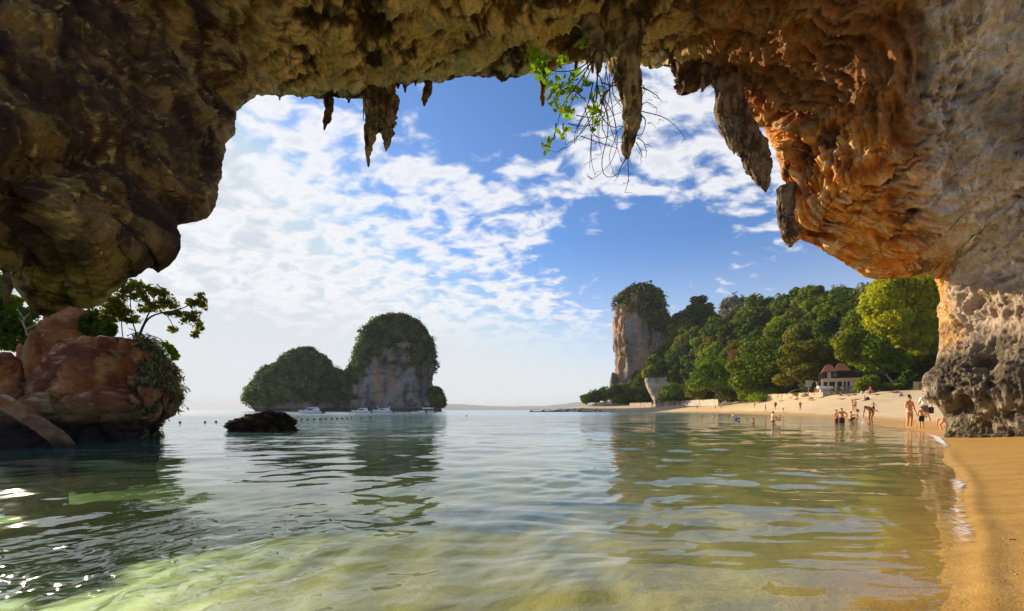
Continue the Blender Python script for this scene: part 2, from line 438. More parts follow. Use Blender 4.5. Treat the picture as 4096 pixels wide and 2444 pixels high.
def build_ground():
    r = 405.0 / np.concatenate([np.linspace(560, 18, 250), np.geomspace(17.5, 1.05, 150)])
    r = np.concatenate([r, np.geomspace(400, 15000, 22)[1:]])
    X, Y, R, T = polar_grid(np.arange(-70, 1101, 3.2), r)
    Z, ds, land, inl = terrain(X, Y)
    p = np.stack([X, Y, 0 * X], -1)
    dry = np.where(land, sstep(ds, 0.6, 4.0), 0)
    Z = Z + dry * ((0.05 * fbm(p * 0.55, 4) + 0.018 * fbm(p * 3.1, 3)) * sstep(R, 3, 12) + 0.012 * fbm(p * 2.2, 3)) + np.where(inl, 0.5 * fbm(p * 0.05, 3), 0)
    # foot-trodden hollows on the dry sand
    b1, _ = worley(p * 1.25)
    Z = Z - dry * 0.05 * (1 - sstep(b1, 0.05, 0.33)) * sstep(fbm(p * 0.22 + 5, 2), -0.12, 0.25) * (R < 90)
    # ripples in the sand under the shallow water
    wet = np.where(~land, sstep(ds, 0.1, 1.2), 0)
    q = p.copy(); q[..., 0] += 0.35 * fbm(p * 0.9, 3)
    Z = Z + wet * (R < 25) * (0.022 * np.sin(q[..., 0] * 9.0 + 2.5 * fbm(p * 0.8, 2)) * 0.6 + 0.05 * fbm(p * 0.7, 3))
    # small washed step where the last wave broke
    edge = np.exp(-((np.where(land, ds, -ds) - 0.12) / 0.07) ** 2)
    Z = Z + 0.012 * edge * (R < 14)
    sd = np.where(land, ds, -ds)
    V = np.stack([X, Y, Z], -1)
    nu, nv = X.shape
    m, nt, b = new_mat('beach_sand')
    a = N(nt, 'ShaderNodeAttribute', attribute_name='shore')
    a2 = N(nt, 'ShaderNodeAttribute', attribute_name='inland')
    tc = N(nt, 'ShaderNodeTexCoord'); v = tc.outputs['Object']
    f1 = NOISE(nt, v, 0.35, 5, 0.6); f2 = NOISE(nt, v, 6.0, 5, 0.65); f3 = NOISE(nt, v, 90.0, 3, 0.6)
    dryc = MIX(nt, RAMP(nt, M_(nt, 'ADD', M_(nt, 'MULTIPLY', f1, .6), M_(nt, 'MULTIPLY', f2, .4)), [(0.35, 0), (0.68, 1)]), (0.60, 0.43, 0.23), (0.75, 0.58, 0.34))
    mp = N(nt, 'ShaderNodeMapping'); L(nt, v, mp.inputs[0]); mp.inputs['Rotation'].default_value = (0, 0, math.radians(12)); mp.inputs['Scale'].default_value = (0.5, 2.6, 1)
    f4 = NOISE(nt, mp.outputs[0], 1.6, 5, 0.6)
    wetc = MIX(nt, RAMP(nt, f4, [(0.3, 0), (0.7, 1)]), (0.47, 0.25, 0.048), (0.64, 0.37, 0.085))
    w0 = M_(nt, 'ADD', a.outputs['Fac'], M_(nt, 'MULTIPLY', M_(nt, 'SUBTRACT', f1, 0.5), 2.2))
    iswet = M_(nt, 'SUBTRACT', 1.0, SMOOTH(nt, w0, 1.2, 3.4))
    c = MIX(nt, iswet, dryc, wetc)
    bedc = MIX(nt, RAMP(nt, f1, [(0.35, 0), (0.65, 1)]), (0.36, 0.285, 0.085), (0.52, 0.415, 0.145))
    under = M_(nt, 'SUBTRACT', 1.0, SMOOTH(nt, a.outputs['Fac'], -0.9, -0.02))
    c = MIX(nt, under, c, bedc)
    specks = SMOOTH(nt, NOISE(nt, v, 14.0, 6, 0.75), 0.66, 0.74)
    c = MIX(nt, M_(nt, 'MULTIPLY', specks, 0.35), c, (0.16, 0.09, 0.04))
    dirt = MIX(nt, f2, (0.035, 0.05, 0.015), (0.10, 0.09, 0.035))
    c = MIX(nt, SMOOTH(nt, a2.outputs['Fac'], 0.0, 1.0), c, dirt)
    grain = RAMP(nt, f3, [(0.3, 0.88), (0.7, 1.1)])
    L(nt, MIX(nt, 1.0, c, grain, 'MULTIPLY'), b.inputs['Base Color'])
    L(nt, M_(nt, 'SUBTRACT', 0.92, M_(nt, 'MULTIPLY', iswet, 0.42)), b.inputs['Roughness'])
    L(nt, M_(nt, 'ADD', 0.15, M_(nt, 'MULTIPLY', iswet, 0.35)), b.inputs['Specular IOR Level'])
    bp = N(nt, 'ShaderNodeBump'); bp.inputs['Strength'].default_value = 0.35; bp.inputs['Distance'].default_value = 0.05
    L(nt, M_(nt, 'ADD', f2, M_(nt, 'MULTIPLY', f3, 0.3)), bp.inputs['Height']); L(nt, bp.outputs[0], b.inputs['Normal'])
    _, dt = None, seg_dist(X, Y, TOP)
    inlv = np.where(inl, dt, -dt)
    me = np_mesh('beach', V, grid_faces(nu, nv, True)[:, ::-1], m, True, attrs={'shore': sd, 'inland': inlv})
    o = obj('beach', me); tag(o, kind='structure')
    return o

def build_water():
    py = np.concatenate([np.linspace(420, 200, 120), np.linspace(199, 40, 200), np.linspace(39.2, 1.3, 95)])
    r = 405.0 / py
    r = np.concatenate([r, np.geomspace(r[-1], 14500, 26)[1:]])
    X, Y, R, T = polar_grid(np.arange(-60, 1090, 2.3), r)
    Zt, ds, land, inl = terrain(X, Y)
    dr = np.gradient(r)[None, :] * np.ones_like(R)
    dw = 2.3 / F * R
    g = np.random.default_rng(5)
    Z = np.zeros_like(X)
    base_dir = math.radians(-80)            # swell runs in from the open sea to the right-hand shore
    warp = np.stack([X * 0.35, Y * 0.35, 0 * X], -1)
    wx, wy = 0.5 * fbm(warp, 2), 0.5 * fbm(warp + 31, 2)
    amp_mod = 0.55 + 0.9 * np.clip(0.5 + fbm(np.stack([X * 0.13, Y * 0.13, 0 * X + 3], -1), 2), 0, 1)
    for k in range(46):
        lam = 0.20 * (16 ** g.random())
        th = base_dir + g.normal() * 0.55
        a = 0.0024 * lam ** 0.9 * (0.5 + g.random())
        if lam > 1.3: a *= 0.75
        kk = 2 * math.pi / lam
        cx, cyy = math.cos(th), math.sin(th)
        ok = np.clip((lam / np.maximum(dr * abs(cyy) + dw * abs(cx), 1e-4) - 2.2) / 2.5, 0, 1)
        ph = kk * (cx * (X + wx) + cyy * (Y + wy)) + g.random() * 6.28
        Z += ok * a * (np.sin(ph) + 0.25 * np.sin(2 * ph + 1.0)) * amp_mod
    for lam, a, th in ((3.6, 0.006, -75), (6.5, 0.010, -88), (11, 0.016, -80)):
        th = math.radians(th); kk = 2 * math.pi / lam
        ok = np.clip((lam / np.maximum(dr * abs(math.sin(th)), 1e-4) - 2.2) / 2.5, 0, 1)
        Z += ok * a * np.sin(kk * (math.cos(th) * (X + 2 * wx) + math.sin(th) * (Y + 2 * wy))) * amp_mod
    deep = np.where(land, 0, sstep(ds, 0.0, 1.6))
    Z *= 0.12 + 0.88 * deep
    depth = np.where(land, 0, np.maximum(-Zt, 0))
    V = np.stack([X, Y, Z], -1)
    nu, nv = X.shape
    fc = grid_faces(nu, nv, True)[:, ::-1]
    # the sheet ends a little inside the beach
    keep = ~((ds > 1.0) & land)
    keep |= (R > 3000)
    kf = keep.ravel()[fc].any(axis=1)
    fc = fc[kf]
    m, nt, b = new_mat('sea_water')
    nt.nodes.remove(b)
    out = nt.nodes['Material Output']
    tc = N(nt, 'ShaderNodeTexCoord'); v = tc.outputs['Object']
    dep = N(nt, 'ShaderNodeAttribute', attribute_name='depth').outputs['Fac']
    far = N(nt, 'ShaderNodeAttribute', attribute_name='far').outputs['Fac']
    mp = N(nt, 'ShaderNodeMapping'); L(nt, v, mp.inputs[0]); mp.inputs['Rotation'].default_value = (0, 0, math.radians(-14)); mp.inputs['Scale'].default_value = (0.55, 1.25, 1)
    n1 = NOISE(nt, mp.outputs[0], 2.6, 3, 0.5, 0.4)
    n2 = NOISE(nt, mp.outputs[0], 1.1, 4, 0.62, 0.6)
    n3 = NOISE(nt, mp.outputs[0], 0.16, 3, 0.55, 0.3)
    hgt = M_(nt, 'ADD', M_(nt, 'MULTIPLY', n1, M_(nt, 'ADD', 0.10, M_(nt, 'MULTIPLY', far, 0.16))), M_(nt, 'ADD', M_(nt, 'MULTIPLY', M_(nt, 'MULTIPLY', n2, 1.15), far), M_(nt, 'MULTIPLY', M_(nt, 'MULTIPLY', n3, 2.6), far)))
    bp = N(nt, 'ShaderNodeBump'); bp.inputs['Strength'].default_value = 1.0; bp.inputs['Distance'].default_value = 0.075
    rp = N(nt, 'ShaderNodeAttribute', attribute_name='ripple').outputs['Fac']
    n5 = NOISE(nt, v, 4.5, 2, 0.5, 0.5)
    hgt = M_(nt, 'ADD', hgt, M_(nt, 'MULTIPLY', M_(nt, 'MULTIPLY', n5, 0.95), rp))
    L(nt, hgt, bp.inputs['Height'])
    geo = N(nt, 'ShaderNodeNewGeometry')
    cosi = M_(nt, 'ABSOLUTE', VM(nt, 'DOT_PRODUCT', bp.outputs[0], geo.outputs['Incoming']).outputs['Value'])
    fres = M_(nt, 'ADD', 0.02, M_(nt, 'MULTIPLY', M_(nt, 'POWER', M_(nt, 'SUBTRACT', 1.0, cosi, clamp=True), 5.0), 0.98))   # reflectance of a water surface
    gl = N(nt, 'ShaderNodeBsdfGlossy'); gr = N(nt, 'ShaderNodeAttribute', attribute_name='chop').outputs['Fac']; L(nt, M_(nt, 'ADD', 0.03, M_(nt, 'MULTIPLY', gr, 0.17)), gl.inputs['Roughness']); gl.inputs['Color'].default_value = (1, 1, 1, 1)
    L(nt, bp.outputs[0], gl.inputs['Normal'])
    tr = N(nt, 'ShaderNodeBsdfTransparent')
    absorb = M_(nt, 'POWER', math.e, M_(nt, 'MULTIPLY', dep, -0.7))
    L(nt, MIX(nt, absorb, (0.42, 0.72, 0.37), (0.95, 0.98, 0.90)), tr.inputs['Color'])
    df = N(nt, 'ShaderNodeBsdfDiffuse')
    deepc = MIX(nt, SMOOTH(nt, dep, 0.3, 2.6), (0.10, 0.165, 0.045), (0.07, 0.225, 0.18))
    L(nt, deepc, df.inputs['Color'])
    op = M_(nt, 'SUBTRACT', 1.0, M_(nt, 'POWER', math.e, M_(nt, 'MULTIPLY', dep, -0.5)))
    body = N(nt, 'ShaderNodeMixShader'); L(nt, op, body.inputs[0]); L(nt, tr.outputs[0], body.inputs[1]); L(nt, df.outputs[0], body.inputs[2])
    mix = N(nt, 'ShaderNodeMixShader'); L(nt, fres, mix.inputs[0]); L(nt, body.outputs[0], mix.inputs[1]); L(nt, gl.outputs[0], mix.inputs[2])
    L(nt, mix.outputs[0], out.inputs['Surface'])
    me = np_mesh('sea_water', V, fc, m, True, attrs={'depth': depth, 'far': sstep(R, 5, 30), 'chop': sstep(R, 12, 140), 'ripple': np.exp(-(((X + 2.1) / 1.2) ** 2 + ((Y - 2.5) / 1.1) ** 2))})
    o = obj('sea_water', me); tag(o, kind='structure')
    return o

# ------------------------------------------------------------------ the cave arch
K = 1024 / 2487.0
def OV(pts): return np.asarray(pts, float) * K
# silhouette of the opening (overview picture units), left foot of the hanging mass to the foot of the right wall
SIL = [(18,628),(28,660),(35,700),(60,730),(82,758),(110,770),(150,756),(170,746),(225,750),(262,735),(285,705),(300,680),(305,655),(330,640),(346,624),(367,598),(362,576),(383,574),(402,586),(421,567),(424,545),(470,541),(506,530),(526,503),(532,450),(537,420),(545,372),(547,350),(570,325),(574,270),(600,246),(620,231),(650,228),(680,230),(720,236),(760,235),(800,235),(850,241),(880,240),(925,221),(960,207),(1020,196),(1045,190),(1100,189),(1150,184),(1210,185),(1290,180),(1320,178),(1345,170),(1375,155),(1420,150),(1500,152),(1550,156),(1600,161),(1640,167),(1690,180),(1735,200),(1770,226),(1800,248),(1830,283),(1862,310),(1882,352),(1888,392),(1902,430),(1906,462),(1888,500),(1893,545),(1899,575),(1912,592),(1926,592),(1942,580),(1975,596),(2020,621),(2060,646),(2095,668),(2130,680),(2170,674),(2225,670),(2258,664),(2278,678),(2283,720),(2286,760),(2282,810),(2279,850),(2270,888),(2245,908),(2236,930),(2241,958),(2256,974),(2275,984),(2290,1004),(2299,1030),(2296,1060),(2294,1100)]
# keys: nearest silhouette point -> depth there, control (x, y, depth), outer (x, y, depth) in 1024-wide picture units
CK = [((18,628),6.2,(14,252,5.4),(-170,258,3.9)),((110,770),6.4,(62,225,5.5),(-170,150,3.9)),((285,705),7.0,(120,215,5.8),(-170,60,4.0)),((526,503),8.8,(150,140,7.0),(-170,-70,4.6)),((574,270),13.0,(170,30,9.6),(-60,-170,6.6)),
      ((800,235),16.2,(310,30,13),(210,-210,8.6)),((1290,180),17.0,(525,18,13.4),(520,-230,8.8)),((1690,180),16.6,(730,18,13.4),(820,-230,9)),((1888,500),15.2,(880,130,13),(1100,-210,9)),((1926,592),15.0,(905,175,13.2),(1160,-120,9.2)),((2095,668),14.6,(930,200,13),(1215,-60,9.4)),
      ((2258,664),15.6,(955,235,13.6),(1215,60,9.8)),((2283,720),15.4,(965,270,13.6),(1215,160,9.9)),((2279,850),15.2,(975,330,13.4),(1215,310,10)),((2236,930),14.0,(970,385,13),(1215,380,10)),((2299,1030),14.9,(985,420,13),(1215,425,10)),((2294,1100),14.6,(985,450,13),(1215,465,10))]

def build_cave():
    nu = 1000
    S, t, s0 = poly_resample(OV(SIL), nu)
    sil = OV(SIL)
    jit = np.stack([t * 0.11, 0 * t, 0 * t], -1)
    key_t, dS, C, O = [], [], [], []
    for (pt, d, c, o) in CK:
        k = int(np.argmin(np.hypot(sil[:, 0] - pt[0] * K, sil[:, 1] - pt[1] * K)))
        key_t.append(s0[k]); dS.append(d); C.append(c); O.append(o)
    C = np.array(C, float); O = np.array(O, float)
    def smooth_interp(vals):
        y = np.interp(t, key_t, vals)
        kern = np.hanning(61); kern /= kern.sum()
        yp = np.concatenate([np.full(30, y[0]), y, np.full(30, y[-1])])
        return np.convolve(yp, kern, 'valid')
    D = smooth_interp(dS)
    D = D + 0.35 * fbm(jit * 0.3, 2)
    Cc = np.stack([smooth_interp(C[:, k]) for k in range(3)], -1)
    Oo = np.stack([smooth_interp(O[:, k]) for k in range(3)], -1)
    PS = P(S[:, 0], S[:, 1], D); PC = P(Cc[:, 0], Cc[:, 1], Cc[:, 2]); PO = P(Oo[:, 0], Oo[:, 1], Oo[:, 2])
    # rows: behind the lip (outer face), the visible inner face, then an end rim left open for sky fill
    rows = []
    # outward direction of the opening, used for the outer face
    tang = np.gradient(S, axis=0); nrm = np.stack([tang[:, 1], -tang[:, 0]], -1); nrm /= np.linalg.norm(nrm, axis=1)[:, None] + 1e-9
    kern = np.hanning(121); kern /= kern.sum()
    for k in range(2):
        nrm[:, k] = np.convolve(np.concatenate([np.full(60, nrm[0, k]), nrm[:, k], np.full(60, nrm[-1, k])]), kern, 'valid')
    nrm /= np.linalg.norm(nrm, axis=1)[:, None] + 1e-9
    k0 = int(.10 * nu); nrm[:k0, 0] = np.minimum(nrm[:k0, 0], -.15); nrm /= np.linalg.norm(nrm, axis=1)[:, None] + 1e-9
    out3 = np.stack([nrm[:, 0], 0 * t, -nrm[:, 1]], -1)
    nb = 16
    for k in range(nb, 0, -1):
        a = k / nb
        back = 5.5 * a ** 1.25; rad = 5.6 * a ** 2.0 + 1.3 * a
        rows.append(PS + out3 * rad + (PS - np.array([0, 0, H])) / D[:, None] * back * np.array([1, 1, 1]) + np.array([0, 0, 0]))
    nf = 215
    for k in range(nf):
        v = (k / (nf - 1)) ** 1.2
        q = (1 - v) ** 2 * PS.T + 2 * v * (1 - v) * PC.T + v * v * PO.T
        rows.append(q.T)
    nbk = 26
    for k in range(1, nbk + 1):
        a = k / nbk
        q = PO.copy(); q[:, 1] = np.minimum(PO[:, 1] - .05 * k / nbk, PO[:, 1] + (CAVE_BACK - PO[:, 1]) * a)
        q[:, 0] *= 1 + 0.05 * a; 
        rows.append(q)
    G = np.stack(rows, 1)                       # nu x nv x 3
    nv = G.shape[1]
    v_idx = np.arange(nv) - nb
    n = grid_normals(G)
    # make the normal look towards the inside of the cave
    mid = np.array([0, 6, 4.0])
    flip = np.sign(((mid - G) * n).sum(-1)); n = n * np.sign(np.median(flip))
    lip = np.clip(np.abs(v_idx) / 26.0, 0.22, 1)[None, :]
    # picture position of each point for regional character of the rock
    px = 512 + F * G[..., 0] / np.maximum(G[..., 1], 0.5); py = HY - F * (G[..., 2] - H) / np.maximum(G[..., 1], 0.5)
    Um = np.concatenate([[0], np.cumsum(np.linalg.norm(np.diff(PS, axis=0), axis=1))])[:, None] * np.ones((1, nv))
    Vm = np.concatenate([np.zeros((nu, 1)), np.cumsum(np.linalg.norm(np.diff(G, axis=1), axis=2), axis=1)], 1)
    right = sstep(px, 640, 740) * (1 - sstep(px + 0.25 * (py - 200), 915, 960))
    wall = sstep(px - 0.35 * (160 - py).clip(0, 200) * 0, 900, 945)
    low = wall * sstep(py + 40 * fbm(G * 0.9, 3), 305, 362)
    leftm = 1 - sstep(px + 0.2 * (py - 150), 205, 275)
    ceil = np.clip(1 - right - wall - leftm, 0, 1)
    w3 = np.stack([fbm(G * 0.35 + 3, 3), fbm(G * 0.35 + 41, 3), fbm(G * 0.35 + 77, 3)], -1)
    Gw = G + 0.9 * w3
    big = fbm(Gw * 0.22, 3)
    med = ridged(Gw * 0.55 + 5, 4)
    aniso = np.stack([Um * 0.30 + 0.8 * w3[..., 0], Vm * 1.25 + 0.9 * w3[..., 1], 0 * Um], -1)
    strk = ridged(aniso, 5, 0.55)
    al, ac = .83 * Um + .55 * Vm, -.55 * Um + .83 * Vm
    strkc = ridged(np.stack([al * .26 + .7 * w3[..., 0], ac * .95 + .9 * w3[..., 1], 0 * Um + 2], -1), 5, .55)
    strk2c = ridged(np.stack([al * .9, ac * 2.8 + .8 * w3[..., 1], 0 * Um + 6], -1), 4, .55)
    aniso2 = np.stack([Um * 0.9, Vm * 3.4 + 0.8 * w3[..., 1], 0 * Um + 4], -1)
    strk2 = ridged(aniso2, 4, 0.55)
    vert = ridged(np.stack([G[..., 0] * 0.9, G[..., 1] * 0.9, G[..., 2] * 0.28], -1) + 0.5 * w3, 4)
    b1, b2 = worley(Gw * 0.75 + 11)
    scal = (b2 - b1)
    c1, c2 = worley(Gw * 2.1 + 3)
    fine = fbm(Gw * 3.2, 5, 0.58)
    rid_f = ridged(Gw * 2.6 + 8, 4, 0.55)
    medL = ridged(Gw * 1.5 + 5, 4); ridL = ridged(Gw * 5.2 + 8, 4, .6); d1, d2 = worley(Gw * 4.6 + 3); nzL = fbm(Gw * 1.9 + 21, 5, .62); nzL2 = fbm(Gw * 6.0 + 50, 4, .65)
    disp = 0.55 * big + 0.13 * fine + 0.05 * (ridged(Gw * 7.5 + 2, 3) - .4)
    disp += ceil * (0.70 * (strkc - 0.35) + 0.22 * (strk2c - .35) - 0.22 * (1 - sstep(b1, 0.0, 0.45)) + 0.10 * (rid_f - 0.4))
    disp += right * (0.75 * (strk - 0.35) + 0.32 * (strk2 - 0.35) + 0.16 * (rid_f - 0.4) - 0.16 * (1 - sstep(c1, 0.05, 0.42)))
    disp += leftm * (0.45 * (med - 0.35) + 0.35 * (sstep(b1, 0.1, 0.6) * -1) + 0.22 * (medL - .35) + 0.12 * (ridL - 0.4) - 0.06 * (1 - sstep(d1, 0.05, 0.4)))
    disp += wall * (1 - low) * (0.40 * (med - .35) + 0.24 * (rid_f - .4) + 0.20 * (vert - .35) - 0.26 * (1 - sstep(c1, 0.04, 0.34)) * sstep(fbm(G * 0.5, 2), -0.1, 0.2))
    disp += low * (0.20 * (vert - 0.35) + 0.16 * (rid_f - 0.4) + 0.10 * ridged(Gw * 6 + 1, 3) - 0.16 * (1 - sstep(c1, 0.05, 0.45)))
    # a dark recess in the red rock and a hollow in the low wall
    def hollow(cx, cy, rx, ry, depth):
        q = ((px - cx) / rx) ** 2 + ((py - cy) / ry) ** 2
        return -depth * np.exp(-q * 1.5)
    disp += hollow(800, 190, 22, 9, 1.1) + hollow(985, 355, 14, 20, 0.5) + hollow(965, 405, 12, 14, 0.5) + hollow(945, 180, 10, 20, 0.4)
    # the lobes of the hanging mass
    disp += leftm * (hollow(150, 240, 45, 40, -0.7) + hollow(85, 245, 50, 60, -0.6) + hollow(60, 160, 60, 22, 0.8) + hollow(40, 230, 18, 50, 0.5))
    vis = (np.abs(v_idx)[None, :] < 300)
    uf = np.arange(nu) / nu; wallu = sstep(uf, .80, .84)[:, None]
    lip = lip * (1 - wallu) + wallu * np.clip(np.abs(v_idx) / 40.0, 0.06, 1)[None, :]
    leftu = (1 - sstep(uf, .26, .34))[:, None]
    lip = lip * (1 - leftu) + leftu * np.clip(np.abs(v_idx) / 34.0, 0.07, 1)[None, :]
    lip = lip * np.where(v_idx < 0, .25, 1.0)[None, :]
    near = np.interp(D, [6, 9, 14], [.55, .75, 1.0])[:, None]; disp = disp * near
    G2 = G + n * (disp * lip * vis)[..., None]
    # rugged outline: move the lip a little in its own plane
    jag = 0.16 * fbm(np.stack([Um[:, 0] * 1.3, 0 * t, 0 * t], -1), 5, 0.62)
    fall = np.exp(-(np.abs(v_idx) / 14.0) ** 2)
    jag = jag * near[:, 0] * (1 - .75 * wallu[:, 0])
    G2 += out3[:, None, :] * (jag[:, None] * fall[None, :])[..., None]
    # ---- colours of the rock; the wall tone also offsets sunlight
    def c(*x): return np.array(x)
    nz = fbm(Gw * 0.8 + 21, 5, 0.6); nz2 = fbm(Gw * 2.3 + 50, 4, 0.6); nz3 = fbm(Gw * 0.33 + 90, 3)
    def lerp(a, b, f): return a * (1 - f[..., None]) + b * f[..., None]
    shp = nz.shape + (3,)
    cc = lerp(np.broadcast_to(c(.19, .095, .026), shp), np.broadcast_to(c(.74, .50, .20), shp), sstep(.75 * nz + 0.9 * (strkc - .4) + 0.35 * nz2 + .2 * (strk2c - .35), 0.0, 0.20))
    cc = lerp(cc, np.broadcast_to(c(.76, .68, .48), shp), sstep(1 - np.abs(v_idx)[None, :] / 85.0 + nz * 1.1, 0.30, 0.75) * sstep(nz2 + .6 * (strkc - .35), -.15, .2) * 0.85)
    cc = lerp(cc, np.broadcast_to(c(.05, .026, .010), shp), sstep(-nz - 0.25 * nz2, 0.06, 0.20) * .92)
    cc = lerp(cc, np.broadcast_to(c(.66, .44, .07), shp), sstep(nz2 + nz * .5, .28, .40) * .7)
    cl = lerp(np.broadcast_to(c(.070, .034, .013), shp), np.broadcast_to(c(.26, .150, .042), shp), sstep(nz * .5 + nzL + .5 * nzL2, -.12, .38))
    cl = lerp(cl, np.broadcast_to(c(.035, .016, .008), shp), sstep(-nzL - .5 * nz, .12, .34) * .85)
    cl = lerp(cl, np.broadcast_to(c(.60, .42, .11), shp), sstep(nzL2 + .5 * nz, .26, .44) * .75)
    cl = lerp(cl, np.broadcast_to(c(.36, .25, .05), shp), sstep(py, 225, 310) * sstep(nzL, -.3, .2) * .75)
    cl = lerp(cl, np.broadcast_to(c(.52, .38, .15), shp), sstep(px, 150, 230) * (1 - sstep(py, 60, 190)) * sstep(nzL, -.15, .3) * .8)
    cr = lerp(np.broadcast_to(c(.47, .135, .020), shp), np.broadcast_to(c(.88, .37, .055), shp), sstep(nz + .7 * (strk - .4), -.1, .35))
    cr = lerp(cr, np.broadcast_to(c(.80, .56, .28), shp), sstep(nz2 + .8 * (strk2 - .4), .05, .3) * .65)
    cr = lerp(cr, np.broadcast_to(c(.07, .028, .012), shp), sstep(-nz * 1.1 - .6 * (strk - .38), .08, .32) * .85)
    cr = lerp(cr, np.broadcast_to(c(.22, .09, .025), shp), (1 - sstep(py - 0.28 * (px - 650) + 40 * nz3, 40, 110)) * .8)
    cw = lerp(np.broadcast_to(c(.52, .42, .31), shp), np.broadcast_to(c(.78, .67, .53), shp), sstep(nz + .3 * nz2, -.2, .3))
    cw = lerp(cw, np.broadcast_to(c(.15, .12, .095), shp), sstep(nz2 - .4 * nz + .5 * (.35 - rid_f), .14, .36) * .7)
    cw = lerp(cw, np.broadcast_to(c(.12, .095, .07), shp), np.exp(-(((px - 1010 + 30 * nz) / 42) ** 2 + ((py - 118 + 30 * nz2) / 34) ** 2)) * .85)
    cw = lerp(cw, cw * np.array([.74, .68, .64]), sstep(py, 225, 300))  # lower wall albedo darkened to tone down the sunlit band
    cw = lerp(cw, np.broadcast_to(c(.72, .36, .09), shp), (1 - sstep(np.abs(px - 943 - 10 * nz), 9, 20)) * sstep(py, 215, 260) * (1 - sstep(py, 335, 365)) * sstep(nz2, -.5, .1) * .9)
    clow = lerp(np.broadcast_to(c(.085, .066, .042), shp), np.broadcast_to(c(.27, .215, .145), shp), sstep(nz2 + .7 * (rid_f - .35), -.1, .45))
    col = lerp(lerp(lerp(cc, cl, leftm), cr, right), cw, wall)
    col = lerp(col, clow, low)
    # damp green-black band at the water
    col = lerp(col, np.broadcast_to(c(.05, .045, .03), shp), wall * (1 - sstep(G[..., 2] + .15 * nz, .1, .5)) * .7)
    root = empty('cave', (0, 12, 0), label='great limestone cave arch with brown ceiling, orange side and grey lower wall framing the bay', cat='cave')
    V = G2 - np.array([0, 12, 0])
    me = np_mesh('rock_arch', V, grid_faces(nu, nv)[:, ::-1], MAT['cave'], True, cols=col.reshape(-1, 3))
    a = obj('rock_arch', me, root)
    a['label'] = 'rugged rock ceiling and walls'
    return root, G2

def tube_mesh(name, path, radii, mat, nseg=14, rings=40, noise=0.25, nscale=1.5, seed=0, flat=1.0, col=None, cap=True):
    """a tapering body swept along a path with an uneven skin"""
    path = np.asarray(path, float); radii = np.asarray(radii, float)
    d = np.concatenate([[0], np.cumsum(np.linalg.norm(np.diff(path, axis=0), axis=1))])
    t = np.linspace(0, d[-1], rings)
    pc = np.stack([np.interp(t, d, path[:, k]) for k in range(3)], -1)
    if rings > 8:
        kn = np.array([.25, .5, .25])
        for _ in range(2):
            for k in range(3): pc[1:-1, k] = np.convolve(pc[:, k], kn, 'valid')
    rr = np.interp(t, d, radii)
    if noise > .45:
        one = np.stack([t * 2.2 / max(np.mean(rr) * 6, .3), 0 * t + seed * 3.1, 0 * t], -1)
        rr = rr * (1 + .55 * fbm(one, 4, .6))
        pc = pc + np.stack([fbm(one + 20, 3), .5 * fbm(one + 40, 3), 0 * t], -1) * (rr * .55)[:, None]
    tg = np.gradient(pc, axis=0); tg /= np.linalg.norm(tg, axis=1)[:, None] + 1e-9
    ref = np.array([0.0, 1.0, 0.05]) if abs(tg[0][1]) < 0.9 else np.array([1.0, 0, 0])
    a = np.cross(tg, ref); a /= np.linalg.norm(a, axis=1)[:, None] + 1e-9
    b = np.cross(a, tg)
    th = np.linspace(0, 2 * math.pi, nseg, endpoint=False)
    ring = a[:, None, :] * np.cos(th)[None, :, None] + flat * b[:, None, :] * np.sin(th)[None, :, None]
    V = pc[:, None, :] + ring * rr[:, None, None]
    if noise:
        q = V * nscale + seed * 13.7
        nn = fbm(q, 4, 0.6) * 1.0 + 0.5 * (ridged(q * np.array([1, 1, .35]) * 2.0, 3) - 0.4)
        V = V + ring * (nn * noise * rr[:, None])[..., None]
    f = []
    base = V.reshape(-1, 3)
    for i in range(rings - 1):
        for j in range(nseg):
            j2 = (j + 1) % nseg
            f.append((i * nseg + j, i * nseg + j2, (i + 1) * nseg + j2, (i + 1) * nseg + j))
    if cap:
        f.append(tuple(range(nseg - 1, -1, -1))); f.append(tuple((rings - 1) * nseg + j for j in range(nseg)))
    cols = None
    if col is not None:
        c0, c1 = np.array(col[0]), np.array(col[1])
        w = sstep(fbm(base * nscale * 1.3 + seed, 4, .6), -.25, .3)[:, None]
        cols = c0 * (1 - w) + c1 * w
    return np_mesh(name, base, f, mat, True, cols=cols)

def hanging(root, pts, D, col, noise=0.28, nseg=20, rings=70, seed=1, flat=0.8, label=None, name='stalactite'):
    """a stalactite traced as (x, y, radius) in overview units, hung at depth D"""
    pts = np.asarray(pts, float)
    Dv = D if np.ndim(D) else np.full(len(pts), D)
    p = P(pts[:, 0] * K, pts[:, 1] * K, np.asarray(Dv, float))
    r = pts[:, 2] * K / F * np.asarray(Dv, float)
    base = np.array(root.location)
    me = tube_mesh(name, p - base, r, MAT['cave'], max(nseg, 18), max(rings, 40), noise * 1.9, 2.6, seed, flat, col)
    o = obj(name, me, root)
    if label: o['label'] = label
    return o

